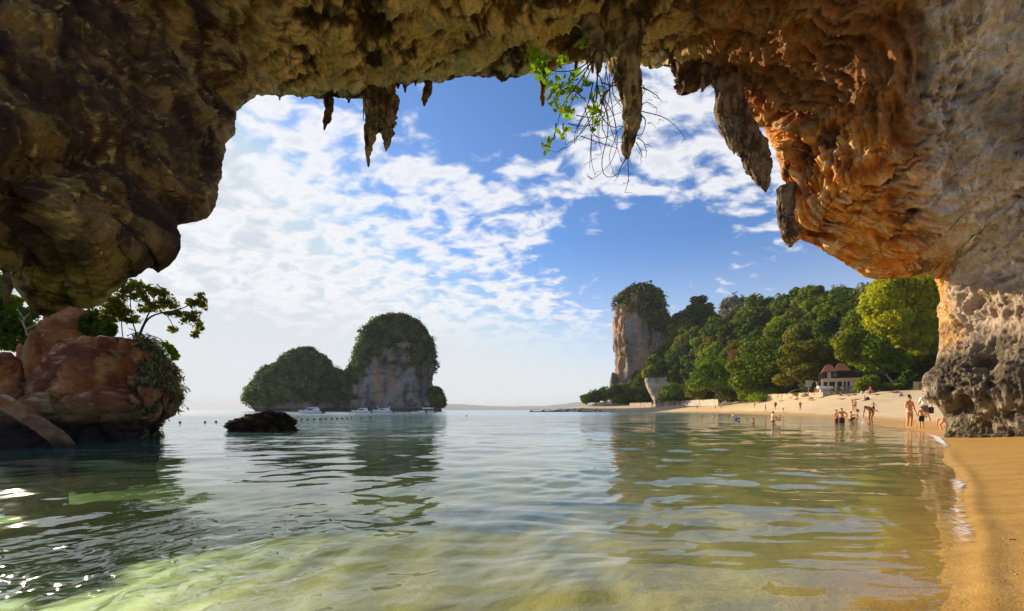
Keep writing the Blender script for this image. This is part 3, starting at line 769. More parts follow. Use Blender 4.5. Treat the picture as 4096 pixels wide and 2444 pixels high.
def rock_drop(root, rows, D, col, seed, noise, nrow=80, k=.6, label=None):
    """a hanging rock traced by its left and right edge at each height"""
    c0, c1 = col
    def f(V, n, z0, z1):
        a = fbm(V * 2.2 + seed, 4, .6); st = fbm(V * np.array([6, 6, .9]) + seed, 4, .6)
        c = LERP(c0, c1, sstep(a + .8 * st, -.25, .35))
        return LERP(c, tuple(.3 * x for x in c0), sstep(-st, .12, .32) * .8)
    me, org, G, n, d = loft_body('stalactite', rows, D, k, 72, nrow, 2.2, noise, .9, MAT['cave'], f, seed, vert=1.3, facet=1.2, rough=.22, hang=True, origin=np.array(root.location))
    o = obj('stalactite', me, root)
    if label: o['label'] = label
    return o
def build_stalactites(root):
    dk = ((.055, .030, .016), (.20, .10, .045)); br = ((.09, .055, .025), (.34, .24, .11)); gy = ((.10, .07, .045), (.26, .19, .12)); rd = ((.14, .045, .018), (.34, .13, .04))
    hanging(root, [(797, 205, 14), (798, 240, 10), (796, 275, 9.5), (791, 295, 7), (788, 316, 2)], 16.0, dk, .35, seed=2)
    rock_drop(root, [(195,872,968),(212,880,962),(230,884,960),(260,888,958),(285,889,957),(300,890,956),(310,893,950),(316,898,940)], 16.2, br, 3, .30, label='broad ragged stalactite curtain splitting into two tips')
    rock_drop(root, [(270,889,926),(290,889,924),(305,889,920),(320,889,915),(340,889,909),(352,890,903),(365,890,904),(380,890,899),(392,892,899),(404,893,896)], 16.1, br, 4, .4)
    rock_drop(root, [(270,920,957),(290,922,956),(308,926,955),(322,929,953),(338,933,949),(352,934,944),(366,936,939)], 16.25, br, 5, .4)
    hanging(root, [(1043, 170, 16), (1041, 195, 11), (1036, 225, 9), (1032, 244, 6), (1030, 257, 2)], 16.6, dk, .3, seed=6)
    hanging(root, [(1320, 160, 9), (1319, 190, 6.5), (1319, 225, 6.5), (1318, 256, 4)], 16.8, rd, .3, seed=7)
    for i, (x, y0, y1, r) in enumerate(((680, 218, 243, 7), (735, 225, 240, 6), (848, 228, 250, 8), (884, 228, 292, 3.2), (985, 185, 224, 10), (1010, 185, 208, 8), (968, 195, 215, 6), (1400, 140, 175, 7), (1425, 85, 150, 10), (1440, 130, 178, 8))):
        hanging(root, [(x, y0 - 14, r * 1.7), (x, y0, r), (x - 1, (y0 + y1) / 2, r * .7), (x - 1, y1, r * .25)], 16.3 if x < 1300 else 16.6, dk if i % 3 else rd, .35, 10, 20, seed=10 + i)
    # the great column that hangs in front of the opening
    rock_drop(root, [(20,1418,1572),(60,1436,1562),(100,1452,1554),(150,1478,1551),(180,1487,1553),(210,1500,1556),(250,1510,1558),(280,1515,1557),(300,1518,1555),(320,1516,1548),(340,1510,1541),(360,1509,1536),(375,1512,1533),(384,1518,1529)], 14.3, ((.10, .062, .022), (.38, .26, .10)), 31, .16, nrow=150, label='thick tapering stalactite column hanging in the opening')
    hanging(root, [(1435, 40, 32), (1440, 80, 24), (1447, 120, 17), (1452, 160, 8), (1454, 175, 3)], 14.2, br, .35, seed=33)
    rock_drop(root, [(150,1636,1735),(175,1640,1722),(190,1640,1714),(205,1642,1706),(216,1647,1694),(226,1655,1668)], 15.9, dk, 35, .3)
    rock_drop(root, [(160,1690,1760),(185,1696,1742),(205,1699,1728),(215,1700,1714),(222,1702,1708)], 15.6, gy, 36, .35)
    # the hanging curtain of rock left of the orange wall
    rock_drop(root, [(190,1728,1812),(215,1734,1806),(235,1735,1806),(255,1736,1812),(275,1738,1820),(295,1744,1828),(315,1755,1842),(335,1766,1854),(352,1774,1862),(366,1790,1867),(378,1798,1870),(395,1802,1874),(412,1812,1876),(430,1827,1875),(445,1839,1873),(456,1849,1869),(465,1857,1863)], 15.3, ((.075, .045, .028), (.27, .175, .10)), 41, .17, nrow=130, k=.42, label='broad grey brown curtain of rock hanging beside the orange wall')
    rock_drop(root, [(290,1746,1790),(320,1760,1796),(345,1770,1796),(360,1776,1790),(373,1781,1785)], 15.1, gy, 42, .3)
    rock_drop(root, [(455,1886,1935),(480,1886,1930),(505,1888,1930),(545,1892,1938),(575,1899,1941),(588,1907,1934),(598,1914,1925)], 15.0, ((.07, .045, .03), (.24, .165, .10)), 44, .2, k=.7)
    # the dark root-like spike by the foliage at the left edge
    hanging(root, [(16, 600, 14), (18, 650, 11), (17, 700, 9), (15, 742, 4)], 10.2, dk, .3, seed=47)
CAVE_BACK = 9.0  # roof stops ahead of the camera, opened to let sky light in
# ------------------------------------------------------------------ solid rock bodies from height rows
def loft_body(name, rows, D, k=0.8, nseg=96, nrow=90, expo=2.4, noise=0.1, nscale=0.1, mat=None, colfn=None, seed=0, strata=0.0, vert=0.0, below=1.5, origin=None, parent=None, lean=0.0, facet=0.0, rough=0.10, hang=False):
    rows = sorted(rows, key=lambda r: -r[0])              # bottom first
    y = np.array([r[0] for r in rows], float) * K; xl = np.array([r[1] for r in rows], float) * K; xr = np.array([r[2] for r in rows], float) * K
    zs = H + (HY - y) / F * D
    z = np.concatenate([[zs[0] - .02 if hang else min(-below, zs[0] - 0.2)], np.linspace(zs[0], zs[-1], nrow)])
    L_ = np.interp(z, zs, (xl - 512) / F * D); R_ = np.interp(z, zs, (xr - 512) / F * D)
    if nrow > 20:
        kn = np.hanning(7); kn /= kn.sum()
        for arr in (L_, R_):
            arr[:] = np.convolve(np.concatenate([np.full(3, arr[0]), arr, np.full(3, arr[-1])]), kn, 'valid')
    cx = (L_ + R_) / 2; hw = (R_ - L_) / 2
    th = np.linspace(0, 2 * math.pi, nseg, endpoint=False)
    c, s = np.cos(th), np.sin(th)
    ux = np.sign(c) * np.abs(c) ** (2 / expo); uy = np.sign(s) * np.abs(s) ** (2 / expo)
    kk = k
    az = np.arctan2(cx, D)[:, None]; ca, sa = np.cos(az), np.sin(az)        # the broad side faces the bay
    wp = hw[:, None] * ca * ux[None]; dp = hw[:, None] * kk * uy[None]
    X = cx[:, None] + wp * ca + dp * sa
    Y = D + lean * (z - z[1])[:, None] - wp * sa + dp * ca
    Z = z[:, None] + 0 * X
    G = np.stack([X, Y, Z], -1)
    rad = np.stack([ux[None] + 0 * X, uy[None] + 0 * X, 0.35 * ((z - z[1]) / (z[-1] - z[1] + 1e-6))[:, None] + 0 * X], -1)
    rad /= np.linalg.norm(rad, axis=-1, keepdims=True)
    q = G * nscale + seed * 7.31
    size = float(np.max(hw))
    d = 0.55 * fbm(q, 4, .55) + 0.30 * (ridged(q * 2.3, 4) - .4) + 0.12 * fbm(q * 7, 4, .6) + rough * (ridged(q * 11, 4, .6) - .4)
    if vert: d = d + vert * (ridged(q * np.array([4.2, 4.2, .55]), 4) - .4)
    if facet:
        fa, fb = worley(q * facet + .6 * np.stack([fbm(q * 2, 2), fbm(q * 2 + 9, 2), fbm(q * 2 + 19, 2)], -1)); d = d - 1.1 * (fa - .45) + .5 * np.minimum(fb - fa, .12) / .12 - .4
    if strata: d = d + strata * ridged(q * np.array([.8, .8, 4.5]), 3)
    wgt = np.minimum(1, hw / size * 1.6)[:, None]
    G = G + rad * (d * noise * size * wgt)[..., None]
    top = G[-1].mean(0) + np.array([0, 0, 0.02 * size])
    V = np.concatenate([G.reshape(-1, 3), top[None]])
    nr = len(z)
    I, J = np.meshgrid(np.arange(nr - 1), np.arange(nseg), indexing='ij'); J2 = (J + 1) % nseg
    fq = np.stack([I * nseg + J, I * nseg + J2, (I + 1) * nseg + J2, (I + 1) * nseg + J], -1).reshape(-1, 4)
    ti = len(V) - 1; b = (nr - 1) * nseg
    ft = np.array([[b + j, b + (j + 1) % nseg, ti, ti] for j in range(nseg)])
    faces = [tuple(f) for f in fq] + [tuple(f[:3]) for f in ft]
    gu = np.gradient(G, axis=1); gv = np.gradient(G, axis=0); n = np.cross(gu, gv); n /= np.linalg.norm(n, axis=-1, keepdims=True) + 1e-9
    cols = None
    if colfn is not None:
        cols = colfn(np.concatenate([G.reshape(-1, 3), top[None]]), np.concatenate([n.reshape(-1, 3), [[0, 0, 1]]]), float(z[1]), float(z[-1]))
    org = np.array(origin if origin is not None else (float(cx[1]), D, max(0.0, float(z[1]))))
    me = np_mesh(name, V - org, faces, mat, True, cols=cols)
    return me, org, G, n, d
def LERP(a, b, f):
    return np.asarray(a) * (1 - f[:, None]) + np.asarray(b) * f[:, None]

# ------------------------------------------------------------------ leaves
def leaf_quads(C, out, size, g, aspect=1.7, jitter=0.8, lv=None, droop=0.0):
    """one small four-cornered leaf per centre; C, out: n x 3"""
    n = len(C)
    nr = out + g.normal(size=(n, 3)) * jitter
    nr /= np.linalg.norm(nr, axis=1)[:, None] + 1e-9
    t = g.normal(size=(n, 3)); t[:, 2] -= droop
    t -= (t * nr).sum(1)[:, None] * nr; t /= np.linalg.norm(t, axis=1)[:, None] + 1e-9
    b = np.cross(nr, t)
    s = (np.asarray(size) * (0.65 + 0.7 * g.random(n)))[:, None]
    l = t * s * aspect * 0.5; w = b * s * 0.5
    V = np.stack([C - l, C + w * 0.9 - l * 0.1 + nr * s * .08, C + l, C - w * 0.9 - l * 0.1 + nr * s * .08], 1).reshape(-1, 3)
    f = np.arange(n * 4).reshape(n, 4)
    lvv = (g.random(n) if lv is None else lv)
    return V, f, np.repeat(lvv, 4)
def crown_points(lobes, n, g, shell=0.55):
    """points in the outer part of a set of ellipsoid clumps: (centre, radii)"""
    lobes = [(np.array(c, float), np.array(r, float)) for c, r in lobes]
    w = np.array([np.prod(r) ** (2 / 3) for _, r in lobes]); w /= w.sum()
    k = g.choice(len(lobes), n, p=w)
    u = g.normal(size=(n, 3)); u /= np.linalg.norm(u, axis=1)[:, None]
    rr = (shell + (1.06 - shell) * g.random(n) ** 0.7)
    c = np.array([l[0] for l in lobes])[k]; r = np.array([l[1] for l in lobes])[k]
    C = c + u * r * rr[:, None]
    lob = g.random(len(lobes))[k]
    return C, u, np.clip(0.55 * g.random(n) + 0.55 * lob - 0.05, 0, 1)
def leaf_mesh(name, C, out, size, mat, g, lv=None, aspect=1.7, jitter=0.8, droop=0.0):
    V, f, l = leaf_quads(np.asarray(C), np.asarray(out), size, g, aspect, jitter, lv, droop)
    return np_mesh(name, V, f, mat, False, attrs={'lv': l})
def random_lobes(w, h, n, g, flat=0.75, z0=0.0):
    """clumps filling a rounded crown w wide and h tall with its foot at z0"""
    out = []
    for _ in range(n):
        a = g.random() * 6.283; zz = g.random() ** 0.8
        prof = math.sin(math.pi * (0.18 + 0.78 * zz)) ** 0.7
        r = prof * w * 0.5 * g.random() ** 0.5 * 0.85
        s = (0.16 + 0.13 * g.random()) * w
        out.append(((r * math.cos(a), r * math.sin(a), z0 + h * (0.1 + 0.82 * zz)), (s, s, s * flat)))
    return out

# ------------------------------------------------------------------ rocks at the left, and the rock standing in the water
def red_cols(seed, wet=0.42):
    def f(V, n, z0, z1):
        q = V * 0.9 + seed
        a = fbm(q, 4, .6); b = fbm(q * np.array([2.4, 2.4, .55]) + 9, 4, .6); c2 = fbm(q * 3 + 30, 3)
        c = LERP((.20, .062, .028), (.44, .165, .06), sstep(a, -.3, .3))
        c = LERP(c, (.46, .26, .10), sstep(b, .02, .35) * .8)
        c = LERP(c, (.10, .035, .028), sstep(-b, .12, .34) * .8)
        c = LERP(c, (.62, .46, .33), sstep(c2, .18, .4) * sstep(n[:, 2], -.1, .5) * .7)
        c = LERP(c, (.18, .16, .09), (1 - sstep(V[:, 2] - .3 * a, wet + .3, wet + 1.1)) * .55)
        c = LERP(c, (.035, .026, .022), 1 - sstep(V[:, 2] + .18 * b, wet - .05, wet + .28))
        return c
    return f
def build_left_rocks():
    defs = [
        ('boulder', 'big rounded red boulder with undercut foot and grassy right shoulder at the water edge', [(820,258,285),(825,216,326),(833,190,350),(848,166,374),(870,140,396),(895,116,410),(920,100,420),(945,86,430),(962,75,440),(978,73,440),(1000,80,430),(1016,92,414),(1030,104,400),(1045,112,390),(1066,116,384),(1090,118,380)], 14.4, .80, 200, 160, 2.7, .22, .22, .2, 21),
        ('boulder', 'tall reddish rock face rising behind the big boulder under the hanging cave mass', [(744,150,190),(752,130,215),(770,112,238),(800,100,262),(830,88,285),(870,70,290),(920,60,300),(980,55,300)], 17.4, .6, 90, 80, 2.5, .18, .25, .12, 22),
        ('boulder', 'upright leaning red stone left of the big boulder', [(803,74,96),(815,68,108),(835,62,116),(860,56,120),(890,48,122),(915,44,124),(945,42,124)], 15.2, .6, 60, 60, 2.6, .16, .5, .1, 23),
        ('boulder', 'low orange red stone wedged beside the big boulder', [(889,100,120),(896,84,126),(908,72,130),(925,64,132),(950,60,134)], 14.2, .7, 50, 40, 2.6, .2, .8, .1, 24),
        ('boulder', 'small upright orange stone behind the left rocks', [(834,46,53),(843,41,59),(855,39,61),(868,38,62),(900,36,64)], 15.6, .7, 40, 36, 2.6, .16, 1.2, .1, 25),
        ('boulder', 'brown red rock at the left picture edge above the grey slab', [(856,6,26),(866,-14,42),(884,-30,52),(910,-40,60),(950,-46,68),(990,-50,70)], 13.6, .7, 70, 60, 2.6, .18, .5, .1, 26),
        ('boulder', 'grey brown wedge of rock between the orange stone and the diagonal slab', [(924,16,36),(934,4,52),(950,-10,66),(970,-20,74),(1000,-30,84)], 12.6, .7, 60, 50, 2.4, .18, .7, .1, 27),
        ('boulder', 'dark low rock at the lower left corner of the shore', [(1000,-60,20),(1016,-70,72),(1034,-80,116),(1056,-90,150),(1075,-95,168),(1100,-100,176)], 10.9, .6, 90, 60, 2.6, .16, .5, .08, 28)]
    main = None
    for (nm, lab, rows, D, k, ns, nr, ex, noi, nsc, vert, seed) in defs:
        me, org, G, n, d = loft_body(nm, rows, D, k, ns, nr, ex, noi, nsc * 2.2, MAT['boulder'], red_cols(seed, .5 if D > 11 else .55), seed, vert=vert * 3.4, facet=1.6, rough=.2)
        o = obj(nm, me, None, org); tag(o, lab, 'boulder', 'rocks on the left shore')
        if main is None: main = (G, n)
    # the diagonal slab
    rows = [(952,-40,8),(962,-40,30),(976,-30,56),(992,-6,82),(1010,24,108),(1030,58,134),(1052,92,160),(1072,120,178),(1096,140,192)]
    me, org, G, n, d = loft_body('boulder', rows, 10.7, .42, 90, 70, 3.2, .2, .4, MAT['boulder'], red_cols(71, .12), 71, facet=1.5, rough=.15, below=.6)
    o = obj('boulder', me, None, org); tag(o, 'long diagonal slab of pinkish rock sloping down into the water', 'boulder', 'rocks on the left shore')
    return main
def build_sea_rock():
    def f(V, n, z0, z1):
        a = fbm(V * 2.5, 4, .6); b = ridged(V * 3.1, 4)
        c = LERP((.022, .014, .009), (.095, .055, .03), sstep(a + .5 * (b - .4), -.2, .4))
        return LERP(c, (.10, .085, .02), sstep(n[:, 2], .4, .9) * sstep(a, -.05, .3) * .7)
    rows = [(995,650,656),(999,636,668),(1004,622,684),(1010,604,702),(1018,580,712),(1025,558,718),(1034,553,716),(1042,557,714),(1050,556,719),(1056,560,716)]
    me, org, G, n, d = loft_body('sea_rock', rows, 19.6, .62, 200, 120, 2.3, .30, 1.3, MAT['reef'], f, 51, below=.6, facet=2.0, rough=.5)
    o = obj('sea_rock', me, None, org); tag(o, 'low dark barnacled rock standing alone in the bay', 'rock')

# ------------------------------------------------------------------ limestone islands and the tower
def cliff_cols(seed, warm=0.0, pale=(.30, .255, .21)):
    def f(V, n, z0, z1):
        q = V * 0.045 + seed
        a = fbm(q, 4, .6); st = fbm(q * np.array([5.5, 5.5, .7]), 4, .62); st2 = fbm(q * np.array([3.0, 3.0, .4]) + 20, 3)
        c = LERP((.13, .11, .095), pale, sstep(a + .7 * st, -.25, .35))
        c = LERP(c, (.50, .24, .10), sstep(st2 + .4 * a, .06, .36) * (.55 + .3 * warm))
        c = LERP(c, (.06, .052, .048), sstep(-st, .10, .34) * .75)
        h = (V[:, 2] - z0) / (z1 - z0)
        c = LERP(c, (.055, .045, .035), (1 - sstep(V[:, 2] + 1.2 * a, 1.6, 3.6)) * .8)
        return c
    return f
def cover(name, G, n, g, mask, per, size, mat, parent, org, spread=1.6, lift=0.8, aspect=1.4):
    """bushes clinging to a rock face: leafy clumps where the mask allows"""
    Gf = G.reshape(-1, 3); nf = n.reshape(-1, 3)
    w = np.clip(mask.reshape(-1), 0, 1)
    idx = np.nonzero(g.random(len(w)) < w)[0]
    C, O, S = [], [], []
    for _ in range(per):
        j = g.normal(size=(len(idx), 3)) * spread
        o = nf[idx] * 0.8 + np.array([0, 0, .45])
        lump = np.clip(fbm(Gf[idx] / (spread * 4.0), 2) * 1.9 + .25, 0, 1.2)
        C.append(Gf[idx] + nf[idx] * (lift * (g.random(len(idx)) ** .7 * 2.2 + 2.4 * lump))[:, None] + j * np.array([1, 1, .7])); O.append(o + j / spread * .5)
    C = np.concatenate(C); O = np.concatenate(O)
    q = fbm(C / (spread * 5), 2)
    lv = np.clip(.45 + 1.5 * q + .4 * (g.random(len(C)) - .5), 0, 1)
    me = leaf_mesh(name, C - org, O, size, mat, g, lv, aspect, .65)
    o = obj(name, me, parent); o['kind'] = 'stuff'
    return o
def build_islands():
    g = np.random.default_rng(21)
    # tall island
    D = 350.0
    rows = [(771,962,972),(774,945,984),(779,928,996),(789,912,1012),(799,901,1022),(815,888,1035),(828,882,1040),(845,876,1046),(866,868,1049),(888,862,1051),(920,856,1052),(945,853,1053),(962,852,1055),(975,853,1062),(985,856,1064),(992,860,1062),(999,858,1066)]
    me, org, G, n, d = loft_body('cliff', rows, D, .75, 150, 130, 2.5, .11, .03, MAT['island'], cliff_cols(3), 3, vert=.5, facet=2.2)
    root = empty('island', org, 0, 'tall domed limestone island with a bare grey cliff foot and green crown', 'island', None)
    c = obj('cliff', me, root); c['label'] = 'grey streaked limestone cliff'
    hh = (G[..., 2]) / 75.0
    q = fbm(G * 0.05, 4, .6) + 0.35 * fbm(G * .16, 3)
    x = (G[..., 0] - org[0]) / 38.0
    bare = np.exp(-(((x + .05) / .75) ** 2 + ((hh - .16) / .30) ** 2)) * 1.25
    m = sstep(q + .75 * (hh - .42) - .55 * bare + .35 * np.abs(n[..., 2]) + .25 * (x < -.55), -.12, .20) * .55 * (.40 + .55 * sstep(fbm(G * np.array([.12, .12, .03]) + 5, 3), -.15, .2))
    m *= sstep(G[..., 2], 3.5, 6)
    cover('bushes', G, n, g, m, 9, 1.35, MAT['leaf_dark'], root, org, 1.2, .7)
    m2 = m * sstep(fbm(G * .08 + 9, 2), -.1, .2)
    cover('creepers', G, n, g, m2 * .45, 8, 1.2, MAT['leaf_olive'], root, org, 1.2, .9)
    # low island
    D = 372.0
    rows = [(854,737,749),(857,728,757),(863,714,767),(876,695,786),(887,680,796),(899,666,806),(908,652,838),(925,636,860),(950,616,872),(967,609,878),(980,612,880),(988,620,880),(996,630,880),(1001,634,880)]
    me, org, G, n, d = loft_body('cliff', rows, D, .7, 150, 110, 2.3, .10, .03, MAT['island'], cliff_cols(8), 8, vert=.3, facet=2.2)
    root = empty('island', org, 0, 'low humped green island left of the tall domed island', 'island', None)
    c = obj('cliff', me, root); c['label'] = 'dark overhanging limestone foot'
    q = fbm(G * 0.05 + 4, 4, .6)
    m = sstep(q + .05 * (G[..., 2] - 9), -.25, .2) * .7 * sstep(G[..., 2], 4, 9)
    cover('bushes', G, n, g, m, 9, 1.4, MAT['leaf_dark'], root, org, 1.3, .8)
    cover('creepers', G, n, g, m * .3, 7, 1.3, MAT['leaf_olive'], root, org, 1.3, .9)
    # shoulder rock at the right foot of the tall island
    rows = [(946,1056,1060),(955,1052,1066),(968,1050,1069),(982,1048,1072),(999,1046,1073)]
    me, org, G, n, d = loft_body('cliff', rows, 344.0, .7, 60, 40, 2.3, .1, .1, MAT['island'], cliff_cols(15), 15, vert=.3)
    root = empty('islet', org, 0, 'small bushy rock at the right foot of the tall domed island', 'islet')
    obj('cliff', me, root)
    cover('bushes', G, n, g, .6 * sstep(G[..., 2], 3, 6), 5, 1.8, MAT['leaf_dark'], root, org, 1.2, .7)
    # two trees in the saddle
    for i, (x, y, w, h) in enumerate(((829, 905, 14, 16), (816, 908, 12, 12), (848, 900, 16, 20), (856, 888, 14, 20))):
        base = P(x * K, (y + h * .5 + 6) * K, 362.0); s = K / F * 362
        lob = random_lobes(w * s, h * s * .7, 9, g, .5, h * s * .35)
        C, u, lv = crown_points(lob, 420, g)
        t = empty('island_tree', base, 0, 'tree standing up in the saddle between the two islands', 'tree', 'trees in the island saddle')
        obj('crown', leaf_mesh('crown', C, u + [0, 0, .3], 1.1, MAT['leaf_dark'], g, lv), t)
        obj('trunk', tube_mesh('trunk', [(0, 0, -3), (.3, 0, h * s * .3), (0, 0, h * s * .7)], [.6, .45, .2], MAT['bark'], 6, 8, 0), t)
    # tower
    D = 330.0
    rows = [(701,1548,1560),(704,1538,1571),(709,1528,1580),(717,1519,1591),(722,1511,1596),(740,1499,1600),(766,1492,1605),(792,1490,1618),(815,1489,1624),(840,1491,1628),(870,1492,1630),(900,1491,1632),(925,1490,1634),(945,1489,1636)]
    me, org, G, n, d = loft_body('cliff', rows, D, .8, 150, 130, 2.7, .13, .03, MAT['island'], cliff_cols(30, .5, (.31, .255, .20)), 30, vert=.8, facet=2.0)
    root = empty('rock_tower', org, 0, 'tall limestone tower with orange streaked cliff face and bushy top above the beach', 'rock tower')
    c = obj('cliff', me, root); c['label'] = 'vertical grey and orange streaked cliff'
    hh = G[..., 2] / 96.0; x = (G[..., 0] - org[0]) / 24.0
    q = fbm(G * 0.06 + 2, 4, .6) + .3 * fbm(G * .2, 2)
    m = sstep(q + 1.5 * (hh - .70) + .45 * x - .08, -.15, .15) * .6
    m = np.maximum(m, .45 * sstep(q + .9 * (x - .55), -.1, .2))
    cover('bushes', G, n, g, m, 8, 1.3, MAT['leaf_olive'], root, org, 1.1, .7)
    cover('creepers', G, n, g, m * .35, 4, 1.7, MAT['leaf_dark'], root, org, 1.4, 1.0)
    rows = [(905,1486,1492),(915,1483,1500),(925,1481,1506),(940,1480,1510)]
    me, org, G, n, d = loft_body('islet', rows, 326.0, .8, 50, 36, 2.4, .1, .1, MAT['island'], cliff_cols(33), 33)
    o = obj('islet', me, None, org); tag(o, 'small dark rock at the left foot of the limestone tower', 'islet')
    # far peak behind the forest
    rows = [(717,1783,1789),(723,1776,1794),(732,1768,1800),(745,1760,1808),(760,1752,1816),(800,1735,1830)]
    me, org, G, n, d = loft_body('cliff', rows, 330.0, .8, 60, 60, 2.2, .12, .06, MAT['island'], cliff_cols(44), 44, below=-30)
    root = empty('rock_peak', org, 0, 'small pointed grey peak showing behind the forest ridge', 'peak')
    obj('cliff', me, root)
    cover('bushes', G, n, g, .4 * sstep(fbm(G * .1, 3), -.1, .2), 4, 1.6, MAT['leaf_grey'], root, org, 1.0, .6)

# ------------------------------------------------------------------ forested hill
RIDGE = [(1530,962),(1560,935),(1585,895),(1605,850),(1625,812),(1640,788),(1655,768),(1672,750),(1690,742),(1705,748),(1720,756),(1735,790),(1752,808),(1775,788),(1800,766),(1840,754),(1875,760),(1910,760),(1945,742),(1975,733),(2010,727),(2040,725),(2080,718),(2130,704),(2240,654),(2360,600),(2470,555)]
_rx = np.array([r[0] for r in RIDGE], float) * K; _ry = (np.array([r[1] for r in RIDGE], float) + 13) * K
def hill_pt(px, t):
    px = np.asarray(px, float); t = np.asarray(t, float)
    D0 = np.interp(px, [600, 640, 690, 730, 775, 800, 830, 860, 900, 921, 1000], [318, 303, 258, 206, 156, 131, 114, 106, 99, 96, 84])
    Dr = np.interp(px, [620, 640, 690, 750, 800, 850, 900, 1000], [350, 345, 310, 265, 230, 205, 185, 160])
    zr = H + (HY - np.interp(px, _rx, _ry)) / F * Dr
    D = D0 + (Dr - D0) * t
    z = 4.2 + (zr - 4.2) * np.clip(t, 0, 1) ** 0.8
    z = np.where(t > 1, z - (t - 1) * (zr - 4) * 1.6, z)
    return np.stack([(px - 512) / F * D, D, z], -1)
def build_hill():
    px = np.linspace(622, 1030, 150); t = np.concatenate([np.linspace(-.02, 1, 60), np.linspace(1.03, 1.7, 14)])
    A, B = np.meshgrid(px, t, indexing='ij')
    G = hill_pt(A, B)
    G[..., 2] += 1.6 * fbm(G * .06, 3) * sstep(B, 0.02, .2)
    m, nt, b = new_mat('forest_floor')
    tc = N(nt, 'ShaderNodeTexCoord')
    f = NOISE(nt, tc.outputs['Object'], .15, 6, .65)
    L(nt, RAMP(nt, f, [(.35, (.012, .018, .006)), (.55, (.03, .045, .012)), (.7, (.07, .06, .03))]), b.inputs['Base Color']); b.inputs['Roughness'].default_value = .95
    o = obj('hill', np_mesh('hill', G, grid_faces(*A.shape)[:, ::-1], m)); tag(o, kind='structure')

def jungle_templates(g):
    T = []
    for i in range(9):
        w, h = 1.0, 0.80 + .35 * g.random()
        lob = random_lobes(w, h, 11 + int(5 * g.random()), g, .7, -.25)
        C, u, lv = crown_points(lob, 1250, g, .6)
        mat = MAT[('leaf_dark', 'leaf_mid', 'leaf_olive', 'leaf_dark', 'leaf_mid', 'leaf_dark', 'leaf_olive', 'leaf_mid', 'leaf_grey')[i]]
        me = leaf_mesh('jungle_tree', C, u + np.array([0, 0, .35]), .085, mat, g, lv, 1.5, .6)
        T.append(me)
    return T
def build_forest():
    g = np.random.default_rng(33)
    T = jungle_templates(g)
    grp = 'trees of the jungle on the slope behind the beach'
    pts = []
    for t in np.concatenate([np.arange(0.04, .96, .125), [1.0]]):
        D = 200 * (1 + .3 * t)
        xs = np.arange(626, 948, 10.5 + 3.0 * (1 - t))
        for x in xs:
            tt = np.clip(t + g.normal() * .03, 0.02, 1.01)
            pts.append((x + g.normal() * 3.0, tt))
    k = 0
    for (x, t) in sorted(pts, key=lambda q: -q[1]):
        p = hill_pt(x, t)
        pyv = HY - (p[2] - H) / p[1] * F
        s = (7.0 + 7.5 * g.random() ** 1.5) * (p[1] / 210) ** .7
        if t > .97: s *= .85
        # kept out of sight behind the arch, so left out
        if x > 868 and pyv < 276: continue
        # the bare beige cliff stays open
        if 640 < x < 668 and pyv > 372: continue
        ti = int(g.integers(0, 9))
        if ti == 8 and g.random() < .6: ti = 3
        o = bpy.data.objects.new('jungle_tree', T[ti])
        o.location = (p[0], p[1], p[2] + s * .12)
        o.scale = (s, s, s * (.8 + .45 * g.random())); o.rotation_euler = (g.normal() * .08, g.normal() * .08, g.random() * 6.28)
        COL.objects.link(o); k += 1
        tone = ('dark', 'mid green', 'olive', 'dark', 'mid green', 'dark', 'olive', 'mid green', 'greyish')[ti]
        zone = 'crowning the jungle ridge' if t > .85 else ('on the upper jungle slope' if t > .55 else ('on the middle of the jungle slope' if t > .25 else 'at the foot of the jungle slope'))
        by = 'beside the rock tower' if x < 680 else ('behind the round dark tree' if x < 760 else ('above the restaurant' if x < 850 else 'near the yellow green tree'))
        tag(o, '%s jungle tree %s %s' % (tone, zone, by), 'tree', grp)


LEAFN = {'bright': 'leaf_bright', 'mid': 'leaf_mid', 'dark': 'leaf_dark', 'olive': 'leaf_olive', 'rust': 'leaf_rust', 'lime': 'leaf_lime', 'grey': 'leaf_grey'}
def beach_tree(name, label, cat, lobes, D, base, kind, n, leaf, g, branches=(), bark='bark', group=None, droop=0.0, aspect=1.7, shell=.5):
    """lobes: (x, y, rx, ry) in overview units at depth D; base: (x, y) foot of the trunk; branches: lists of (x, y, r)"""
    s = K / F * D
    b = P(base[0] * K, base[1] * K, D)
    root = empty(name, b, 0, label, cat, group)
    L3 = []
    for (x, y, rx, ry) in lobes:
        c = P(x * K, y * K, D + g.normal() * rx * s * .35) - b
        L3.append((c, (rx * s, rx * s * .9, ry * s)))
        for _ in range(5):
            u = g.normal(size=3); u /= np.linalg.norm(u)
            q = .34 + .22 * g.random()
            L3.append((c + u * np.array([rx, rx, ry]) * s * .78, (rx * s * q, rx * s * q, ry * s * q * .8)))
    C, u, lv = crown_points(L3, n, g, shell)
    obj('crown', leaf_mesh('crown', C, u + np.array([0, 0, .3]), leaf, MAT[LEAFN[kind]], g, lv, aspect, .65, droop), root)
    for i, br in enumerate(branches):
        br = np.array(br, float)
        p = P(br[:, 0] * K, br[:, 1] * K, D) - b
        if len(p) > 2: p[1:-1, 1] += g.normal(size=len(p) - 2) * s * 2
        nm = 'trunk' if i == 0 else 'branch'
        obj(nm, tube_mesh(nm, p, np.maximum(br[:, 2] * s, .012), MAT[bark], 8, 18, .18, 1.2, i), root)
    return root
